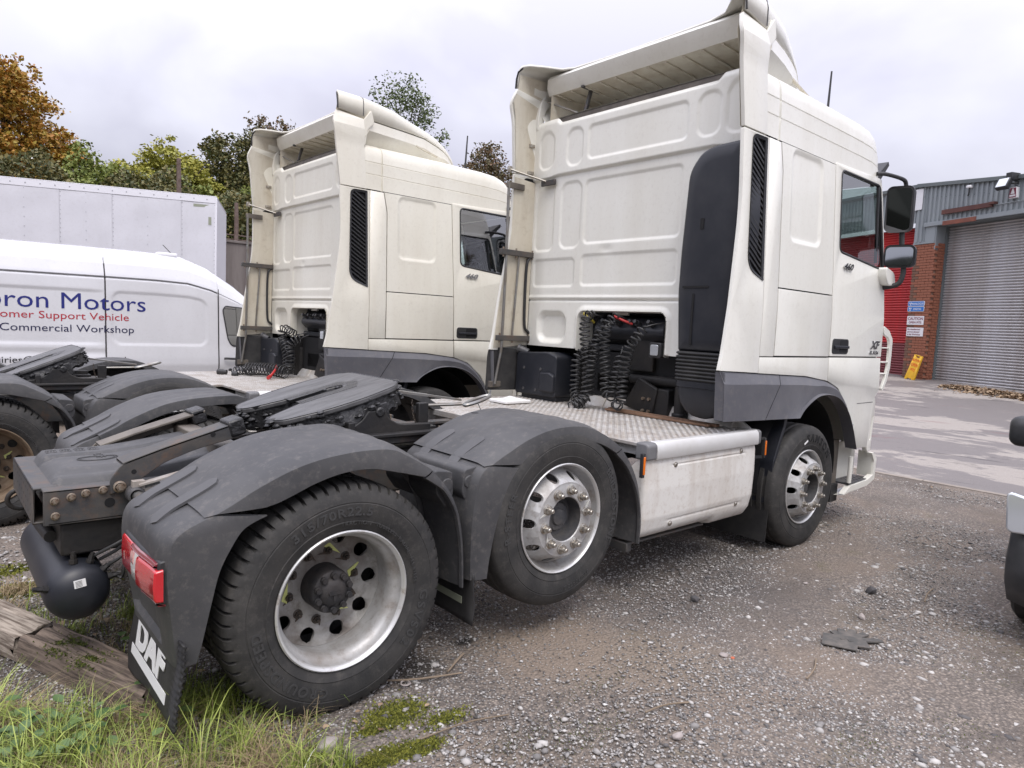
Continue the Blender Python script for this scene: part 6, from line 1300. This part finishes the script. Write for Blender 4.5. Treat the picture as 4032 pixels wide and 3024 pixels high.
for s_, z, sz in (('AUTION', .545, .095), ('OPEN', .40, .125), ('PITS', .265, .11)):
    o = text('sign_lettering', s_, sz, 'orange_red', fb, rot @ frame((0, -.0215, z), (1, 0, 0), (0, 0, 1)), extrude=.001, bold=.002, sx=.72, align='CENTER')
# heap of leaves swept against the shutter
r = np.random.default_rng(21); n = 1500; u = r.random(n); X = 1.35+2.6*u; Yc = -.75-.10*u; Y = Yc+r.normal(0, .28, n)*(.35+u*(1.1-u)*2.2); hh = np.clip(.09*(1-((Y-Yc)/.45)**2), .0, 1)*np.sin(np.clip(u*1.05+.05, 0, 1)*PI)**.6; Z = hh*r.random(n)
c, s = math.cos(-2.0), math.sin(-2.0); WX = 19.841+c*X-s*Y; WY = 2.9583+s*X+c*Y; WZ = np.array([az(x, 0) for x in WX])+Z+.012
a = r.normal(0, 1, (n, 3))*np.array([1, 1, .35]); a /= np.linalg.norm(a, axis=1)[:, None]; d = np.cross(a, r.normal(0, .3, (n, 3))+np.array([0, 0, 1])); d /= np.linalg.norm(d, axis=1)[:, None]; sz = .045*(.6+.8*r.random(n))[:, None]; P_ = np.stack([WX, WY, WZ], 1)
V = np.empty((n, 4, 3)); V[:, 0] = P_-a*sz; V[:, 1] = P_+d*sz*.7+[0, 0, .01]; V[:, 2] = P_+a*sz; V[:, 3] = P_-d*sz*.7+[0, 0, .008]
tag(raw('fallen_leaves', 'dead_leaf', V.reshape(-1, 3), np.arange(4*n).reshape(-1, 4)), kind='stuff')

# ------------------------------------------------------------------ the two lorries
t1 = thing('tractor_unit', 'cleaner white lorry tractor unit nearest the camera, cab and chassis fully in view', 'truck', (0, 0, 0), 0, 'parked lorry tractor units')
make_truck(t1); make_cab(t1, 'cream')
t2 = copy_tree(t1); t2.name = 'tractor_unit'; t2.location = (-.9712, 3.9413, -.0733); t2.rotation_euler = (0, 0, .0043)
t2['label'] = 'creamier second lorry tractor unit parked behind the first, between it and the panel van'
for o in [o for o in t2.children if o.name.split('.')[0] in ('intake_stack', 'bellows', 'intake_bowl')]:
    for c_ in list(o.children)+[o]: bpy.data.objects.remove(c_)
fw2 = [o for o in t2.children if o.name.startswith('fifth_wheel')][0]; fw2.rotation_euler = (0, -.40, 0); FW2 = Matrix.LocRotScale(Vector((.586, 0, 1.235)), Matrix.Rotation(-.40, 3, 'Y'), None).inverted()
for o in fw2.children:
    if o.name.split('.')[0] in ('coupling_pedestal', 'release_handle', 'handle_bracket', 'release_chain'): o.matrix_local = FW2
cache = {}
for o in [o for o in t2.children_recursive if o.type == 'MESH']:
    if o.data.materials and o.data.materials[0] and o.data.materials[0].name == 'cream':
        if o.data.name not in cache:
            me = o.data.copy(); me.materials.clear(); me.materials.append(MATS['cream_old']); cache[o.data.name] = me
        o.data = cache[o.data.name]
    if o.name.startswith('rim') or o.name.startswith('wheel_disc'):
        if o.parent and o.parent.location.x < .5 and o.parent.location.y < 0:
            me = o.data.copy(); me.materials.clear(); me.materials.append(MATS['rim_rust']); o.data = me
def hose_set(P, paths):
    for ctl, m, st, r_ in paths: coil(P, ctl, r_, .0074, .043, m, st)
X0 = 3.02
hose_set(t1, [
    ([(3.2, 0.220, 1.80), (3.05, 0.265, 1.80), (X0, 0.275, 1.70), (X0, 0.255, 1.55), (X0, 0.225, 1.40), (X0, 0.215, 1.25), (X0-.02, 0.210, 1.12), (X0-.06, 0.240, 1.03), (X0-.03, 0.295, 1.06), (X0, 0.350, 1.15), (X0, 0.350, 1.28), (X0, 0.340, 1.42), (3.08, 0.280, 1.50), (3.15, 0.250, 1.38)], 'hose', (.10, .10), .042),
    ([(3.2, 0.050, 1.76), (3.1, 0.100, 1.72), (X0+.02, 0.140, 1.60), (X0, 0.145, 1.50), (X0, 0.170, 1.36), (X0, 0.180, 1.22), (X0, 0.190, 1.10), (X0-.12, 0.250, 1.03), (X0-.10, 0.210, 1.03), (X0-.02, 0.160, 1.10)], 'hose', (.16, .03), .040),
    ([(3.18, -0.050, 1.78), (3.08, -0.030, 1.80), (X0, 0.020, 1.72), (X0, 0.035, 1.60), (X0, 0.025, 1.46), (X0, 0.005, 1.32), (X0, 0.000, 1.20), (X0, -0.030, 1.14), (X0, -0.070, 1.14), (X0+.02, -0.075, 1.24), (X0+.05, -0.090, 1.40), (X0+.1, -0.080, 1.55)], 'hose', (.10, .08), .043),
    ([(3.2, -0.420, 1.76), (3.08, -0.340, 1.72), (X0, -0.290, 1.62), (X0, -0.240, 1.56), (X0, -0.210, 1.46), (X0, -0.190, 1.32), (X0-.02, -0.195, 1.20), (X0-.04, -0.205, 1.09), (X0-.03, -0.150, 1.07), (X0, -0.120, 1.10)], 'hose', (.16, .02), .042)])
b = MB(); b.tube(cr([(3.19, .07, 1.78), (3.10, .02, 1.80), (3.12, -.06, 1.77), (3.18, -.12, 1.74)], 12), .011, 8); b.build('hose_sleeve', 'hose_red', t1, smooth=60)
b = MB(); b.tube(cr([(3.12, .38, 1.82), (3.10, .36, 1.81), (3.12, .32, 1.78), (3.17, .30, 1.74)], 10), .011, 8); b.build('hose_sleeve', 'hose_yellow', t1, smooth=60)
hose_set(t2, [
    ([(3.2, .15, 1.55), (3.08, .22, 1.52), (X0, .42, 1.58), (X0, .45, 1.46), (X0, .36, 1.36), (X0, .30, 1.22), (X0-.02, .26, 1.10), (X0-.05, .22, 1.04)], 'hose', (.14, .02), .050),
    ([(3.2, .10, 1.52), (3.06, .20, 1.44), (X0, .24, 1.36), (X0, .20, 1.25), (X0, .22, 1.13), (X0-.05, .15, 1.05)], 'hose', (.10, .02), .052),
    ([(2.62, .62, 1.075), (2.72, .45, 1.085), (2.78, .30, 1.09), (2.86, .14, 1.085), (2.92, .02, 1.06)], 'hose', (.02, .02), .072),
    ([(2.50, .72, 1.03), (2.60, .58, 1.06), (2.66, .40, 1.06)], 'hose', (.03, .02), .05)])
b = MB(); b.tube(cr([(2.86, .22, 1.14), (2.80, .12, 1.10), (2.70, .02, 1.03)], 10), .014, 8); b.build('hose_sleeve', 'hose_red', t2, smooth=60); b = MB(); b.tube([(2.70, .02, 1.03), (2.66, -.02, 1.02)], .022, 10); b.build('hose_coupling', 'hose_red', t2, smooth=40)
for p_, q_ in (((2.36, .78, 1.03), (2.44, .70, 1.03)), ((2.46, .55, 1.02), (2.50, .50, 1.02))):
    b = MB(); b.tube([p_, tuple((Vector(p_)+Vector(q_))/2), q_], [.034, .034, .026], 12); b.build('hose_coupling', 'plastic_black', t2, smooth=40)
# things lying on the first lorry's deck
b = MB(); b.box((2.975, -1.06, 1.003), (3.02, .02, 1.022)); b.bar((3.02, .02, 1.0125), (2.95, .03, 1.0125), .04, .018); o = MB().box((2.99, -1.035, 1.004), (3.035, .02, 1.026)).build('wooden_batten', 'wood_strip', smooth=0, bevel=.003); tag(o, 'brown wooden batten lying along the kick plate of the lorry deck', 'batten'); o.location = (.10, 0, 0)
o = MB().box((2.94, -1.0, 1.004), (2.983, .01, 1.022)).build('wooden_batten', 'wood_strip', smooth=0, bevel=.003); tag(o, 'thinner wooden batten lying rearward of the first on the lorry deck', 'batten'); o.location = (.10, 0, 0)
b = MB(); b.prism(rrect(2.46, .62, 2.76, .86, .02), 'z', 1.004, 1.03); b.add([(2.52, .66, 1.031), (2.70, .64, 1.031), (2.64, .78, 1.055), (2.56, .80, 1.034)], [(0, 1, 2, 3)]); tag(b.build('foam_tray', 'white_print', bevel=.006), 'white plastic tray lying on the far side of the lorry deck', 'tray')
b = MB(); w_ = cr([(1.30, -.44, 1.20), (1.22, -.62, 1.12), (1.15, -.68, 1.16), (1.12, -.62, 1.16), (1.16, -.66, 1.15), (1.13, -.80, 1.13), (1.02, -.90, 1.115), (.90, -1.0, 1.08), (.76, -1.03, 1.012), (.66, -1.0, .95)], 60); b.tube(w_, .0025, 5); tag(b.build('loose_wire', 'hose', smooth=60), 'thin black loose wire trailing over the middle wing of the front lorry', 'wire')

# ------------------------------------------------------------------ silver car at the right edge
cv = thing('parked_car', 'silver car with black bumper facing the camera, cut off by right edge', 'car', (3.30, -3.675, 0), 0)
def squeeze(pts, y): return [(x, y*f, z) for (x, z), f in zip(pts, (1, 1, .985, .93, .87, .85))]
def sect(pts, y): return [(x, y, z) for x, z in pts]
b = MB(); R = []
for y, dx, sc in ((-.90, .30, .96), (-.885, .18, .98), (-.84, .08, 1), (-.70, .015, 1), (-.35, -.02, 1), (0, -.03, 1), (.35, -.02, 1), (.70, .015, 1), (.84, .08, 1), (.885, .18, .98), (.90, .30, .96)):
    R.append(squeeze([(.06+dx, .58), (.02+dx, .66), (.16+dx, .76*sc), (.36+dx, .88*sc), (.66+dx, .97*sc), (1.05, 1.05*sc)], y))
b.rows(R); b.build('bonnet', 'car_silver', cv, smooth=60)
for s in (-1, 1):
    b = MB(s < 0); b.rows([[(.48, .895, .45), (.50, .885, .70), (.70, .82, .88), (1.05, .80, 1.02)], [(1.9, .91, .4), (1.9, .91, .75), (1.9, .90, .92), (1.9, .885, 1.06)], [(4.0, .90, .4), (4.0, .90, .75), (4.0, .89, .95), (4.0, .87, 1.08)]]); b.build('body_side', 'car_silver', cv, smooth=60)
b = MB(); R = []
for y, dx in ((-.905, .42), (-.895, .25), (-.86, .11), (-.74, .03), (-.4, -.02), (0, -.03), (.4, -.02), (.74, .03), (.86, .11), (.895, .25), (.905, .42)):
    R.append(sect([(.20+dx, .19), (.03+dx, .225), (-.06+dx, .34), (-.07+dx, .46), (-.03+dx, .56), (-.01+dx, .64), (.10+dx, .66)], y))
b.rows(R); b.build('front_bumper', 'car_black', cv, smooth=50)
for s in (-1, 1):
    b = MB(s < 0); b.prism(round_poly([(.60, .655), (.88, .64), (.895, .88), (.72, .84)], .04), 'x', .03, .065); hl = b.build('headlight', 'lens', cv, bevel=.02); hl.rotation_euler = (0, 0, 0)
    b = MB(s < 0); b.rows([[(.025, .50, .63), (.028, .60, .625), (.03, .62, .625), (.032, .64, .63)], [(.022, .50, .70), (.025, .60, .72), (.03, .62, .76), (.04, .64, .80)]]); b.build('lamp_surround', 'car_black', cv, smooth=60)
    b = MB(s < 0); pr = rrect(.93, 1.03, 1.12, 1.235, .06, 5); R = []
    for x, q in ((.92, .5), (.94, .85), (.98, 1), (1.06, 1), (1.08, .9)): R.append([(x, 1.02+(y-1.02)*q, 1.13+(z-1.13)*q) for y, z in pr])
    b.rows(R, closed=True); b.f.append(tuple(range(len(pr)))); b.f.append(tuple(4*len(pr)+i for i in range(len(pr)))); b.build('door_mirror', 'car_black', cv, smooth=50)
    for x in (.60, 3.3): b = MB(s < 0); b.lathe([(.1, .88), (.2, .89), (.29, .885), (.315, .86), (.318, .70), (.29, .67), (.1, .67)], 32, 'y', (x, 0, .315)); b.build('wheel', 'tyre', cv, smooth=40)
b = MB(); b.rows([[(1.05, -.86, 1.02), (1.0, 0, 1.06), (1.05, .86, 1.02)], [(1.75, -.68, 1.62), (1.70, 0, 1.66), (1.75, .68, 1.62)]]); b.build('windscreen', 'van_glass', cv)
b = MB(); b.rows([[(1.75, -.70, 1.62), (1.70, 0, 1.665), (1.75, .70, 1.62)], [(4.0, -.70, 1.62), (4.0, 0, 1.68), (4.0, .70, 1.62)]]); b.rows([[(4.0, -.9, .4), (4.0, .9, .4)], [(4.0, -.7, 1.62), (4.0, .7, 1.62)]]); b.build('car_roof', 'car_silver', cv)
for s in (-1, 1): b = MB(s < 0); b.rows([[(1.05, .88, 1.02), (1.75, .70, 1.62)], [(4.0, .88, 1.08), (4.0, .70, 1.62)]]); b.build('side_window', 'van_glass', cv)
b = MB(); b.box((.5, -.84, .2), (4.0, .84, .9)); b.build('car_floor', 'gap', cv)

# ------------------------------------------------------------------ timber, stones, plants, litter
tb = MB(); R = []; A = Vector((-1.30, 1.02, 0)); B_ = Vector((-.60, -.82, 0)); dd = (B_-A).normalized(); ss = Vector((dd.y, -dd.x, 0))
def beam(name, a, e, wd, h, m, lab, seed):
    r_ = random.Random(seed); b = MB(); R = []; k = 60; Ln = (e-a).length; off = [r_.uniform(-.04, .04) for _ in range(11)]
    for i in range(k):
        u = i/(k-1); row = []
        for q, (x, z) in enumerate(((-.5, 0), (-.5, .45), (-.47, .85), (-.36, 1), (-.19, .99), (-.02, 1.0), (.17, .98), (.35, 1), (.47, .85), (.5, .45), (.5, 0))):
            crk = -.16*max(0, math.sin(u*5+q+seed))*(1 if q in (4, 6) else 0)+.03*math.sin(u*17+q*2.1+seed)
            row.append((Ln*u+((off[q]+r_.uniform(-.02, .02)) if i in (0, k-1) else 0), -x*wd*(1+.03*math.sin(u*11+q)), max(-.02, (z+crk)*h)))
        R.append(row)
    b.rows(R); b.f.append(tuple(range(10, -1, -1))); b.f.append(tuple((k-1)*11+q for q in range(11))); o = b.build(name, m, smooth=30); o.location = a; o.rotation_euler = (0, 0, math.atan2((e-a).y, (e-a).x)); tag(o, lab, 'timber'); return o
sp_ = A+(B_-A)*.52
beam('old_timber', A, sp_, .20, .125, 'timber', 'pale cracked length of weathered timber on the ground at left edge', 1)
beam('old_timber', sp_+dd*.015, B_, .19, .13, 'timber_dark', 'darker mossy timber continuing under the rear mud flap', 2)
b = MB(); b.box((-.40, -1.62, .0), (-.22, -1.56, .03), Matrix.Rotation(-.5, 3, 'Z')); tag(b.build('wood_offcut', 'timber', bevel=.004), 'small grey wood offcut at the bottom edge of the grass', 'wood')
ICO = [(0, 0, 1), (.894, 0, .447), (.276, .851, .447), (-.724, .526, .447), (-.724, -.526, .447), (.276, -.851, .447), (.724, .526, -.447), (-.276, .851, -.447), (-.894, 0, -.447), (-.276, -.851, -.447), (.724, -.526, -.447), (0, 0, -1)]
ICF = [(0,1,2),(0,2,3),(0,3,4),(0,4,5),(0,5,1),(1,6,2),(2,7,3),(3,8,4),(4,9,5),(5,10,1),(6,7,2),(7,8,3),(8,9,4),(9,10,5),(10,6,1),(11,7,6),(11,8,7),(11,9,8),(11,10,9),(11,6,10)]
OCT = [(1, 0, 0), (0, 1, 0), (-1, 0, 0), (0, -1, 0), (0, 0, 1), (0, 0, -1)]; OCF = [(0, 1, 4), (1, 2, 4), (2, 3, 4), (3, 0, 4), (1, 0, 5), (2, 1, 5), (3, 2, 5), (0, 3, 5)]
def pebbles(name, n, xr_, yr_, smin, smax, m, seed, flat=.6, dens=None, power=2.2, octa=False):
    r = np.random.default_rng(seed); X = r.uniform(*xr_, n*3); Y = r.uniform(*yr_, n*3)
    # keep what the place shows: thin out with distance from the camera, away from the wheels
    dcam = np.hypot(X-CP.x, Y-CP.y); keep = r.random(len(X)) < np.clip((3.4/np.maximum(dcam, 1.6))**1.0, .10, 1)
    if dens is not None: keep &= r.random(len(X)) < dens(X, Y)
    X, Y, dcam = X[keep][:n], Y[keep][:n], dcam[keep][:n]; n = len(X)
    S = (smin*(1-r.random(n)*(1-(smin/smax)**power))**(-1/power)); S = np.clip(S, smin, smax)
    base_ = np.array(OCT if octa else ICO, float); nv = len(base_); Vv = base_[None]*(1+r.normal(0, .2, (n, nv, 1))); sc = np.stack([S*(.75+.7*r.random(n)), S*(.75+.5*r.random(n)), S*flat*(.6+.6*r.random(n))], 1); Vv = Vv*sc[:, None, :]
    an = r.uniform(0, 6.28, n); c, s = np.cos(an)[:, None], np.sin(an)[:, None]; x = Vv[:, :, 0]*c-Vv[:, :, 1]*s; y = Vv[:, :, 0]*s+Vv[:, :, 1]*c
    zb = -.073*np.clip((Y-1.6)/1.3, 0, 1)**2*(3-2*np.clip((Y-1.6)/1.3, 0, 1))
    Vv = np.stack([x+X[:, None], y+Y[:, None], Vv[:, :, 2]+zb[:, None]+(S*flat*.25)[:, None]-.004], 2)
    F = (np.array(OCF if octa else ICF)[None]+np.arange(n)[:, None, None]*nv).reshape(-1, 3)
    return tag(raw(name, m, Vv.reshape(-1, 3), F), kind='stuff')
soil = lambda X, Y: 1-.85*np.exp(-(((X-1.25)/.75)**2+((Y+1.4)/.45)**2))-.5*np.exp(-(((X-3.0)/.25)**2+((Y+2.2)/.2)**2))
clump = lambda X, Y: np.clip(.35+.5*vnoise(X*1.2, Y*1.2, 8), .05, 1)*soil(X, Y)
pebbles('gravel', 185000, (-1.5, 7.9), (-4.4, 1.2), .0034, .012, 'stones', 31, dens=soil, power=2.2, octa=True)
pebbles('coarse_gravel', 4500, (-1.5, 7.9), (-4.2, 1.5), .009, .024, 'stones', 32, .55, clump, power=2.0)
pebbles('far_gravel', 5000, (-3.5, 1.5), (1.4, 5.2), .006, .022, 'stones', 33, .6)
def rock(x, y, s, m, lab, sq=.7, seed=0):
    r_ = np.random.default_rng(seed); V = np.array(ICO)*(1+r_.normal(0, .18, (12, 1)))*np.array([s*1.2, s, s*sq])+np.array([0, 0, s*sq*.45]); o = raw('stone', m, V, np.array(ICF)); o.location = (x, y, 0); tag(o, lab, 'stone'); d = o.modifiers.new('bevel', 'BEVEL'); d.width = s*.12; d.segments = 2
rock(-.17, -1.44, .042, 'stone_pale', 'pinkish rock beside the grass below the rear wheel', .75, 1); rock(3.48, -2.06, .035, 'stone_dark', 'dark angular stone on the gravel ahead of the rubber scrap', .9, 2); rock(2.98, -2.20, .022, 'stone_pale', 'round pale pebble in the damp hollow', .9, 3)
rock(1.83, -1.96, .026, 'stone_pale', 'white flat stone on the bare soil between the wheels', .4, 4); rock(2.35, -1.43, .030, 'stone_dark', 'dark stone in the shadow of the side box', .8, 5); rock(1.02, -2.24, .024, 'stone_pale', 'white rough pebble in the near gravel at bottom centre', .6, 6); rock(2.62, -3.35, .03, 'stone_pale', 'pale stone near the bottom right corner', .6, 7); rock(1.85, -2.0, .012, 'stone_orange', 'small orange brick chip in the gravel', .5, 8); rock(3.25, -1.72, .02, 'stone_pale', 'pale chip on the gravel beside the side box', .5, 9)
mat('tread_scrap', (.075, .072, .068), .85, col2=(.17, .15, .13), nscale=14, namt=.7)
# rubber scrap shaped like a torn tread
b = MB(); C0 = Vector((2.56, -2.30, .012)); pts = []
R = []
b.add([(2.44, -2.21, .01), (2.56, -2.42, .012), (2.63, -2.35, .022), (2.52, -2.17, .02)], [(0, 1, 2, 3)])
for k, (a0, l) in enumerate(((1.35, .15), (.95, .19), (.55, .22), (.2, .23), (-.25, .25))):
    d_ = Vector((math.cos(a0-.35), math.sin(a0-.35), 0)); n_ = Vector((-d_.y, d_.x, 0)); p0 = Vector((2.55, -2.29, .018)); b.add([p0-n_*.026, p0+d_*l*.85-n_*.020+Vector((0, 0, -.009)), p0+d_*l*.85+n_*.018+Vector((0, 0, -.010)), p0+n_*.034], [(0, 1, 2, 3)])
tag(b.build('rubber_scrap', 'tread_scrap', solid=.008, soff=0, fix=False, smooth=0), 'torn scrap of black tyre tread splayed flat on the gravel', 'scrap')
b = MB(); b.add([(2.40, -2.22, .012), (2.47, -2.38, .014), (2.53, -2.36, .02), (2.47, -2.19, .018)], [(0, 1, 2, 3)]); tag(b.build('plastic_scrap', 'tread_scrap', solid=.006, smooth=0, fix=False), 'small dusty flake lying against the torn tread', 'scrap')
b = MB(); b.lathe([(.022, 0), (.026, .004), (.022, .009), (.017, .005), (.022, 0)], 20, 'z', (.33, -1.22, .004)); tag(b.build('washer_ring', 'stone_pale'), 'small pale ring lying on the soil by the rear tyre', 'ring')
def twigs():
    L_ = ((.20, -1.10, .60, -1.30, .006, 'long thin twig beside the front of the rear tyre'), (1.05, -2.05, 1.28, -2.12, .006, 'short twig on the gravel at bottom centre'), (1.95, -2.35, 2.2, -2.28, .006, 'pale twig lying near the rubber scrap'), (3.6, -2.35, 3.92, -2.30, .007, 'straight twig far out on the gravel at right'), (.15, -1.62, .55, -1.70, .005, 'dark bent twig over the moss'), (.55, -1.25, .72, -1.15, .008, 'curled pale strip of bark on the soil'))
    for x0, y0, x1, y1, r_, lab in L_:
        b = MB(); m_ = ((x0+x1)/2+random.uniform(-.03, .03), (y0+y1)/2+random.uniform(-.03, .03), .014); b.tube(cr([(x0, y0, .008), m_, (x1, y1, .008)], 8), [r_*.7]*8, 6); tag(b.build('twig', 'twig', smooth=60), lab, 'twig', 'twigs on the gravel')
twigs()
def leaf1(x, y, s, lab, rz):
    pr = [(0, 0), (.3, .22), (.75, .25), (1.2, .12), (1.5, 0), (1.2, -.14), (.7, -.26), (.3, -.2)]; b = MB(); c, s2 = math.cos(rz), math.sin(rz); b.add([(x+(a*c-d*s2)*s, y+(a*s2+d*c)*s, .012+.012*math.sin(a*3+d*4)) for a, d in pr], [tuple(range(8))]); tag(b.build('fallen_leaf', 'dead_leaf', smooth=0), lab, 'leaf')
leaf1(5.05, -2.62, .10, 'curled tan leaf on the gravel near the silver car', 2.2); leaf1(7.6, -1.15, .07, 'brown leaf against the kerb at the edge of the asphalt', .6)
b = MB(); b.box((-.03, -.0006, -.008), (.03, .0006, .008)); o = b.build('tyre_label', 'white_print', t1, smooth=0); o.location = (3.99, -1.297, .862); o.rotation_euler = (0, -.45, -.017)
# grass, straw, bramble and moss at the left foreground
def blades(name, m, n, pos, lmin, lmax, wd, seed, lean=.55):
    r = np.random.default_rng(seed); P_ = pos(r, n); n = len(P_); Ln = lmin+(lmax-lmin)*r.random(n)**1.8; an = r.uniform(0, 6.283, n); ln = lean*(.3+r.random(n)); V = np.empty((n, 8, 3)); d = np.stack([np.cos(an), np.sin(an), 0*an], 1); sd = np.stack([-np.sin(an+r.normal(0, .8, n)), np.cos(an), 0*an], 1)
    for k, t in enumerate((0, .4, .75, 1.)):
        c = P_+d*(Ln*ln*t**1.9)[:, None]; c[:, 2] += Ln*(t-.55*ln*t**2.6); w_ = wd*(.7+.6*r.random(n))*(1-t**2.2*.93); V[:, 2*k] = c-sd*w_[:, None]; V[:, 2*k+1] = c+sd*w_[:, None]
    q = np.array([(0, 1, 3, 2), (2, 3, 5, 4), (4, 5, 7, 6)]); F = (q[None]+np.arange(n)[:, None, None]*8).reshape(-1, 4)
    return tag(raw(name, m, V.reshape(-1, 3), F, smooth=True), kind='stuff')
def region(poly, clump=0., zf=0.):
    poly = np.array(poly)
    def inside(X, Y):
        c = np.zeros(len(X), bool); j = len(poly)-1
        for i in range(len(poly)):
            xi, yi = poly[i]; xj, yj = poly[j]; c ^= ((yi > Y) != (yj > Y)) & (X < (xj-xi)*(Y-yi)/(yj-yi+1e-12)+xi); j = i
        return c
    def f(r, n):
        lo, hi = poly.min(0), poly.max(0); P_ = r.uniform(lo, hi, (n*4, 2))
        if clump: 
            c = r.uniform(lo, hi, (clump, 2)); P_ = np.vstack([P_[:n], (c[r.integers(0, clump, n*3)]+r.normal(0, .035, (n*3, 2)))]); r.shuffle(P_)
        P_ = P_[inside(P_[:, 0], P_[:, 1])][:n]; return np.c_[P_, np.full(len(P_), zf)]
    return f
FG = [(-1.75, .1), (-1.12, -.42), (-.70, -.90), (-.30, -1.13), (-.05, -1.24), (-.22, -1.42), (-.30, -1.75), (-.9, -2.2), (-1.8, -1.6)]
blades('green_grass', 'grass', 6500, region(FG, 70), .06, .27, .0017, 41, .75)
blades('long_grass', 'grass', 750, region([(-1.25, -.55), (-.75, -1.0), (-.55, -1.3), (-.75, -1.6), (-1.3, -1.3)], 26), .2, .42, .0022, 42, .8)
blades('dry_straw', 'straw', 11000, region(FG, 40), .06, .26, .0012, 43, 1.25)
blades('shade_grass', 'grass', 900, region([(-.62, -.80), (-.25, -.75), (.0, -1.2), (-.30, -1.15)], 22), .07, .24, .0020, 44, .7)
blades('far_tufts', 'grass', 900, region([(-1.0, .9), (-.55, .7), (-.3, .1), (-.55, -.35), (-.95, .3)], 14), .06, .20, .0022, 45, .7)
blades('far_straw', 'straw', 900, region([(-1.1, 1.2), (-.5, .9), (-.2, .0), (-.45, -.6), (-.95, .3)], 16), .05, .16, .0014, 46, 1.2)
blades('moss_tuft_grass', 'grass', 160, region([(-.26, -1.52), (-.14, -1.50), (-.14, -1.62), (-.26, -1.64)], 3), .06, .16, .0020, 47, .6)
def leaves(name, m, ctr, n, spread, s, seed, zr):
    r = np.random.default_rng(seed); V = []; F = []; k = 0
    for i in range(n):
        c = np.array(ctr[r.integers(0, len(ctr))]); p = np.array([c[0]+r.normal(0, spread), c[1]+r.normal(0, spread), r.uniform(*zr)]); an = r.uniform(0, 6.28); tl = r.uniform(-.5, .35); d = np.array([math.cos(an), math.sin(an), tl]); d /= np.linalg.norm(d); sd = np.cross(d, [0, 0, 1]); sd /= np.linalg.norm(sd); up = np.cross(sd, d); l = s*r.uniform(.6, 1.2)
        pr = [(0, 0, 0), (.2, .26, .10), (.45, .36, .13), (.72, .27, .10), (1, 0, -.05), (.72, -.27, .10), (.45, -.36, .13), (.2, -.26, .10)]
        V += [p+d*a*l+sd*q*l+up*h*l*.6 for a, q, h in pr]+[p+d*.5*l]; F += [(k+8, k+j, k+(j+1) % 8) for j in range(8)]; k += 9
    return raw(name, m, np.array(V), np.array(F), smooth=False)
br = leaves('bramble_leaves', 'bramble', [(-1.02, -.86), (-1.12, -.78), (-.95, -.98), (-1.08, -1.05), (-.88, -1.08), (-1.18, -.95)], 170, .09, .058, 51, (.05, .17)); tag(br, kind='stuff')
wd = leaves('weed_leaves', 'bramble', [(-.55, -.20), (-.66, -.52), (-.45, .05), (-.62, -.65), (-.52, -.55)], 46, .05, .05, 52, (.02, .10)); tag(wd, kind='stuff')
dl = leaves('ground_leaf_litter', 'dead_leaf', [(-.6, -.2), (-.4, .1), (-.5, -.5), (-.75, .3), (-.35, -.3), (.05, -1.30), (-.2, -1.3)], 90, .14, .035, 53, (.005, .03)); tag(dl, kind='stuff')
def moss(name, m, ctr, n, seed, h=.012):
    r = np.random.default_rng(seed); V = []; k = 0; P_ = []
    for cx, cy, rx, ry, z0, q in ctr:
        a = r.normal(0, .42, (int(n*q), 2)); P_.append(np.c_[cx+a[:, 0]*rx, cy+a[:, 1]*ry, np.full(len(a), z0)])
    P_ = np.vstack(P_); n = len(P_); a = r.normal(0, 1, (n, 3)); a[:, 2] = abs(a[:, 2])*.7+.2; a /= np.linalg.norm(a, axis=1)[:, None]; c = np.cross(a, r.normal(0, 1, (n, 3))); c /= np.linalg.norm(c, axis=1)[:, None]; s = h*(.4+.8*r.random(n))[:, None]
    V = np.empty((n, 3, 3)); V[:, 0] = P_-c*s*.45; V[:, 1] = P_+c*s*.45; V[:, 2] = P_+a*s
    return tag(raw(name, m, V.reshape(-1, 3), np.arange(3*n).reshape(-1, 3)), kind='stuff')
moss('moss_patch', 'moss', [(.16, -1.40, .17, .10, .0, 1), (.02, -1.44, .06, .03, .0, .3), (-.02, -1.62, .13, .06, .0, .7), (.12, -1.66, .12, .05, 0, .5), (-.22, -1.45, .06, .05, .0, .3), (.33, -1.55, .14, .06, 0, .2)], 3600, 61)
moss('far_moss', 'moss', [(-.9, 1.0, .25, .15, -.005, .6), (-.6, .95, .2, .12, -.005, .6), (-1.0, 1.4, .3, .15, -.01, .5)], 2500, 62, .02)
moss('gravel_moss', 'moss_dark', [(.75, -2.0, .3, .12, 0, 1), (1.6, -2.75, .3, .15, 0, 1), (2.2, -3.0, .4, .18, 0, 1), (3.4, -2.75, .35, .18, 0, .8), (1.05, -1.75, .3, .1, 0, .5), (.5, -1.85, .3, .1, 0, .8), (2.9, -2.9, .8, .3, 0, 1)], 420, 63, .006)
moss('timber_moss', 'moss_dark', [(-.86, -.22, .10, .12, .125, 1), (-.80, -.42, .08, .10, .125, .8)], 800, 64, .011)
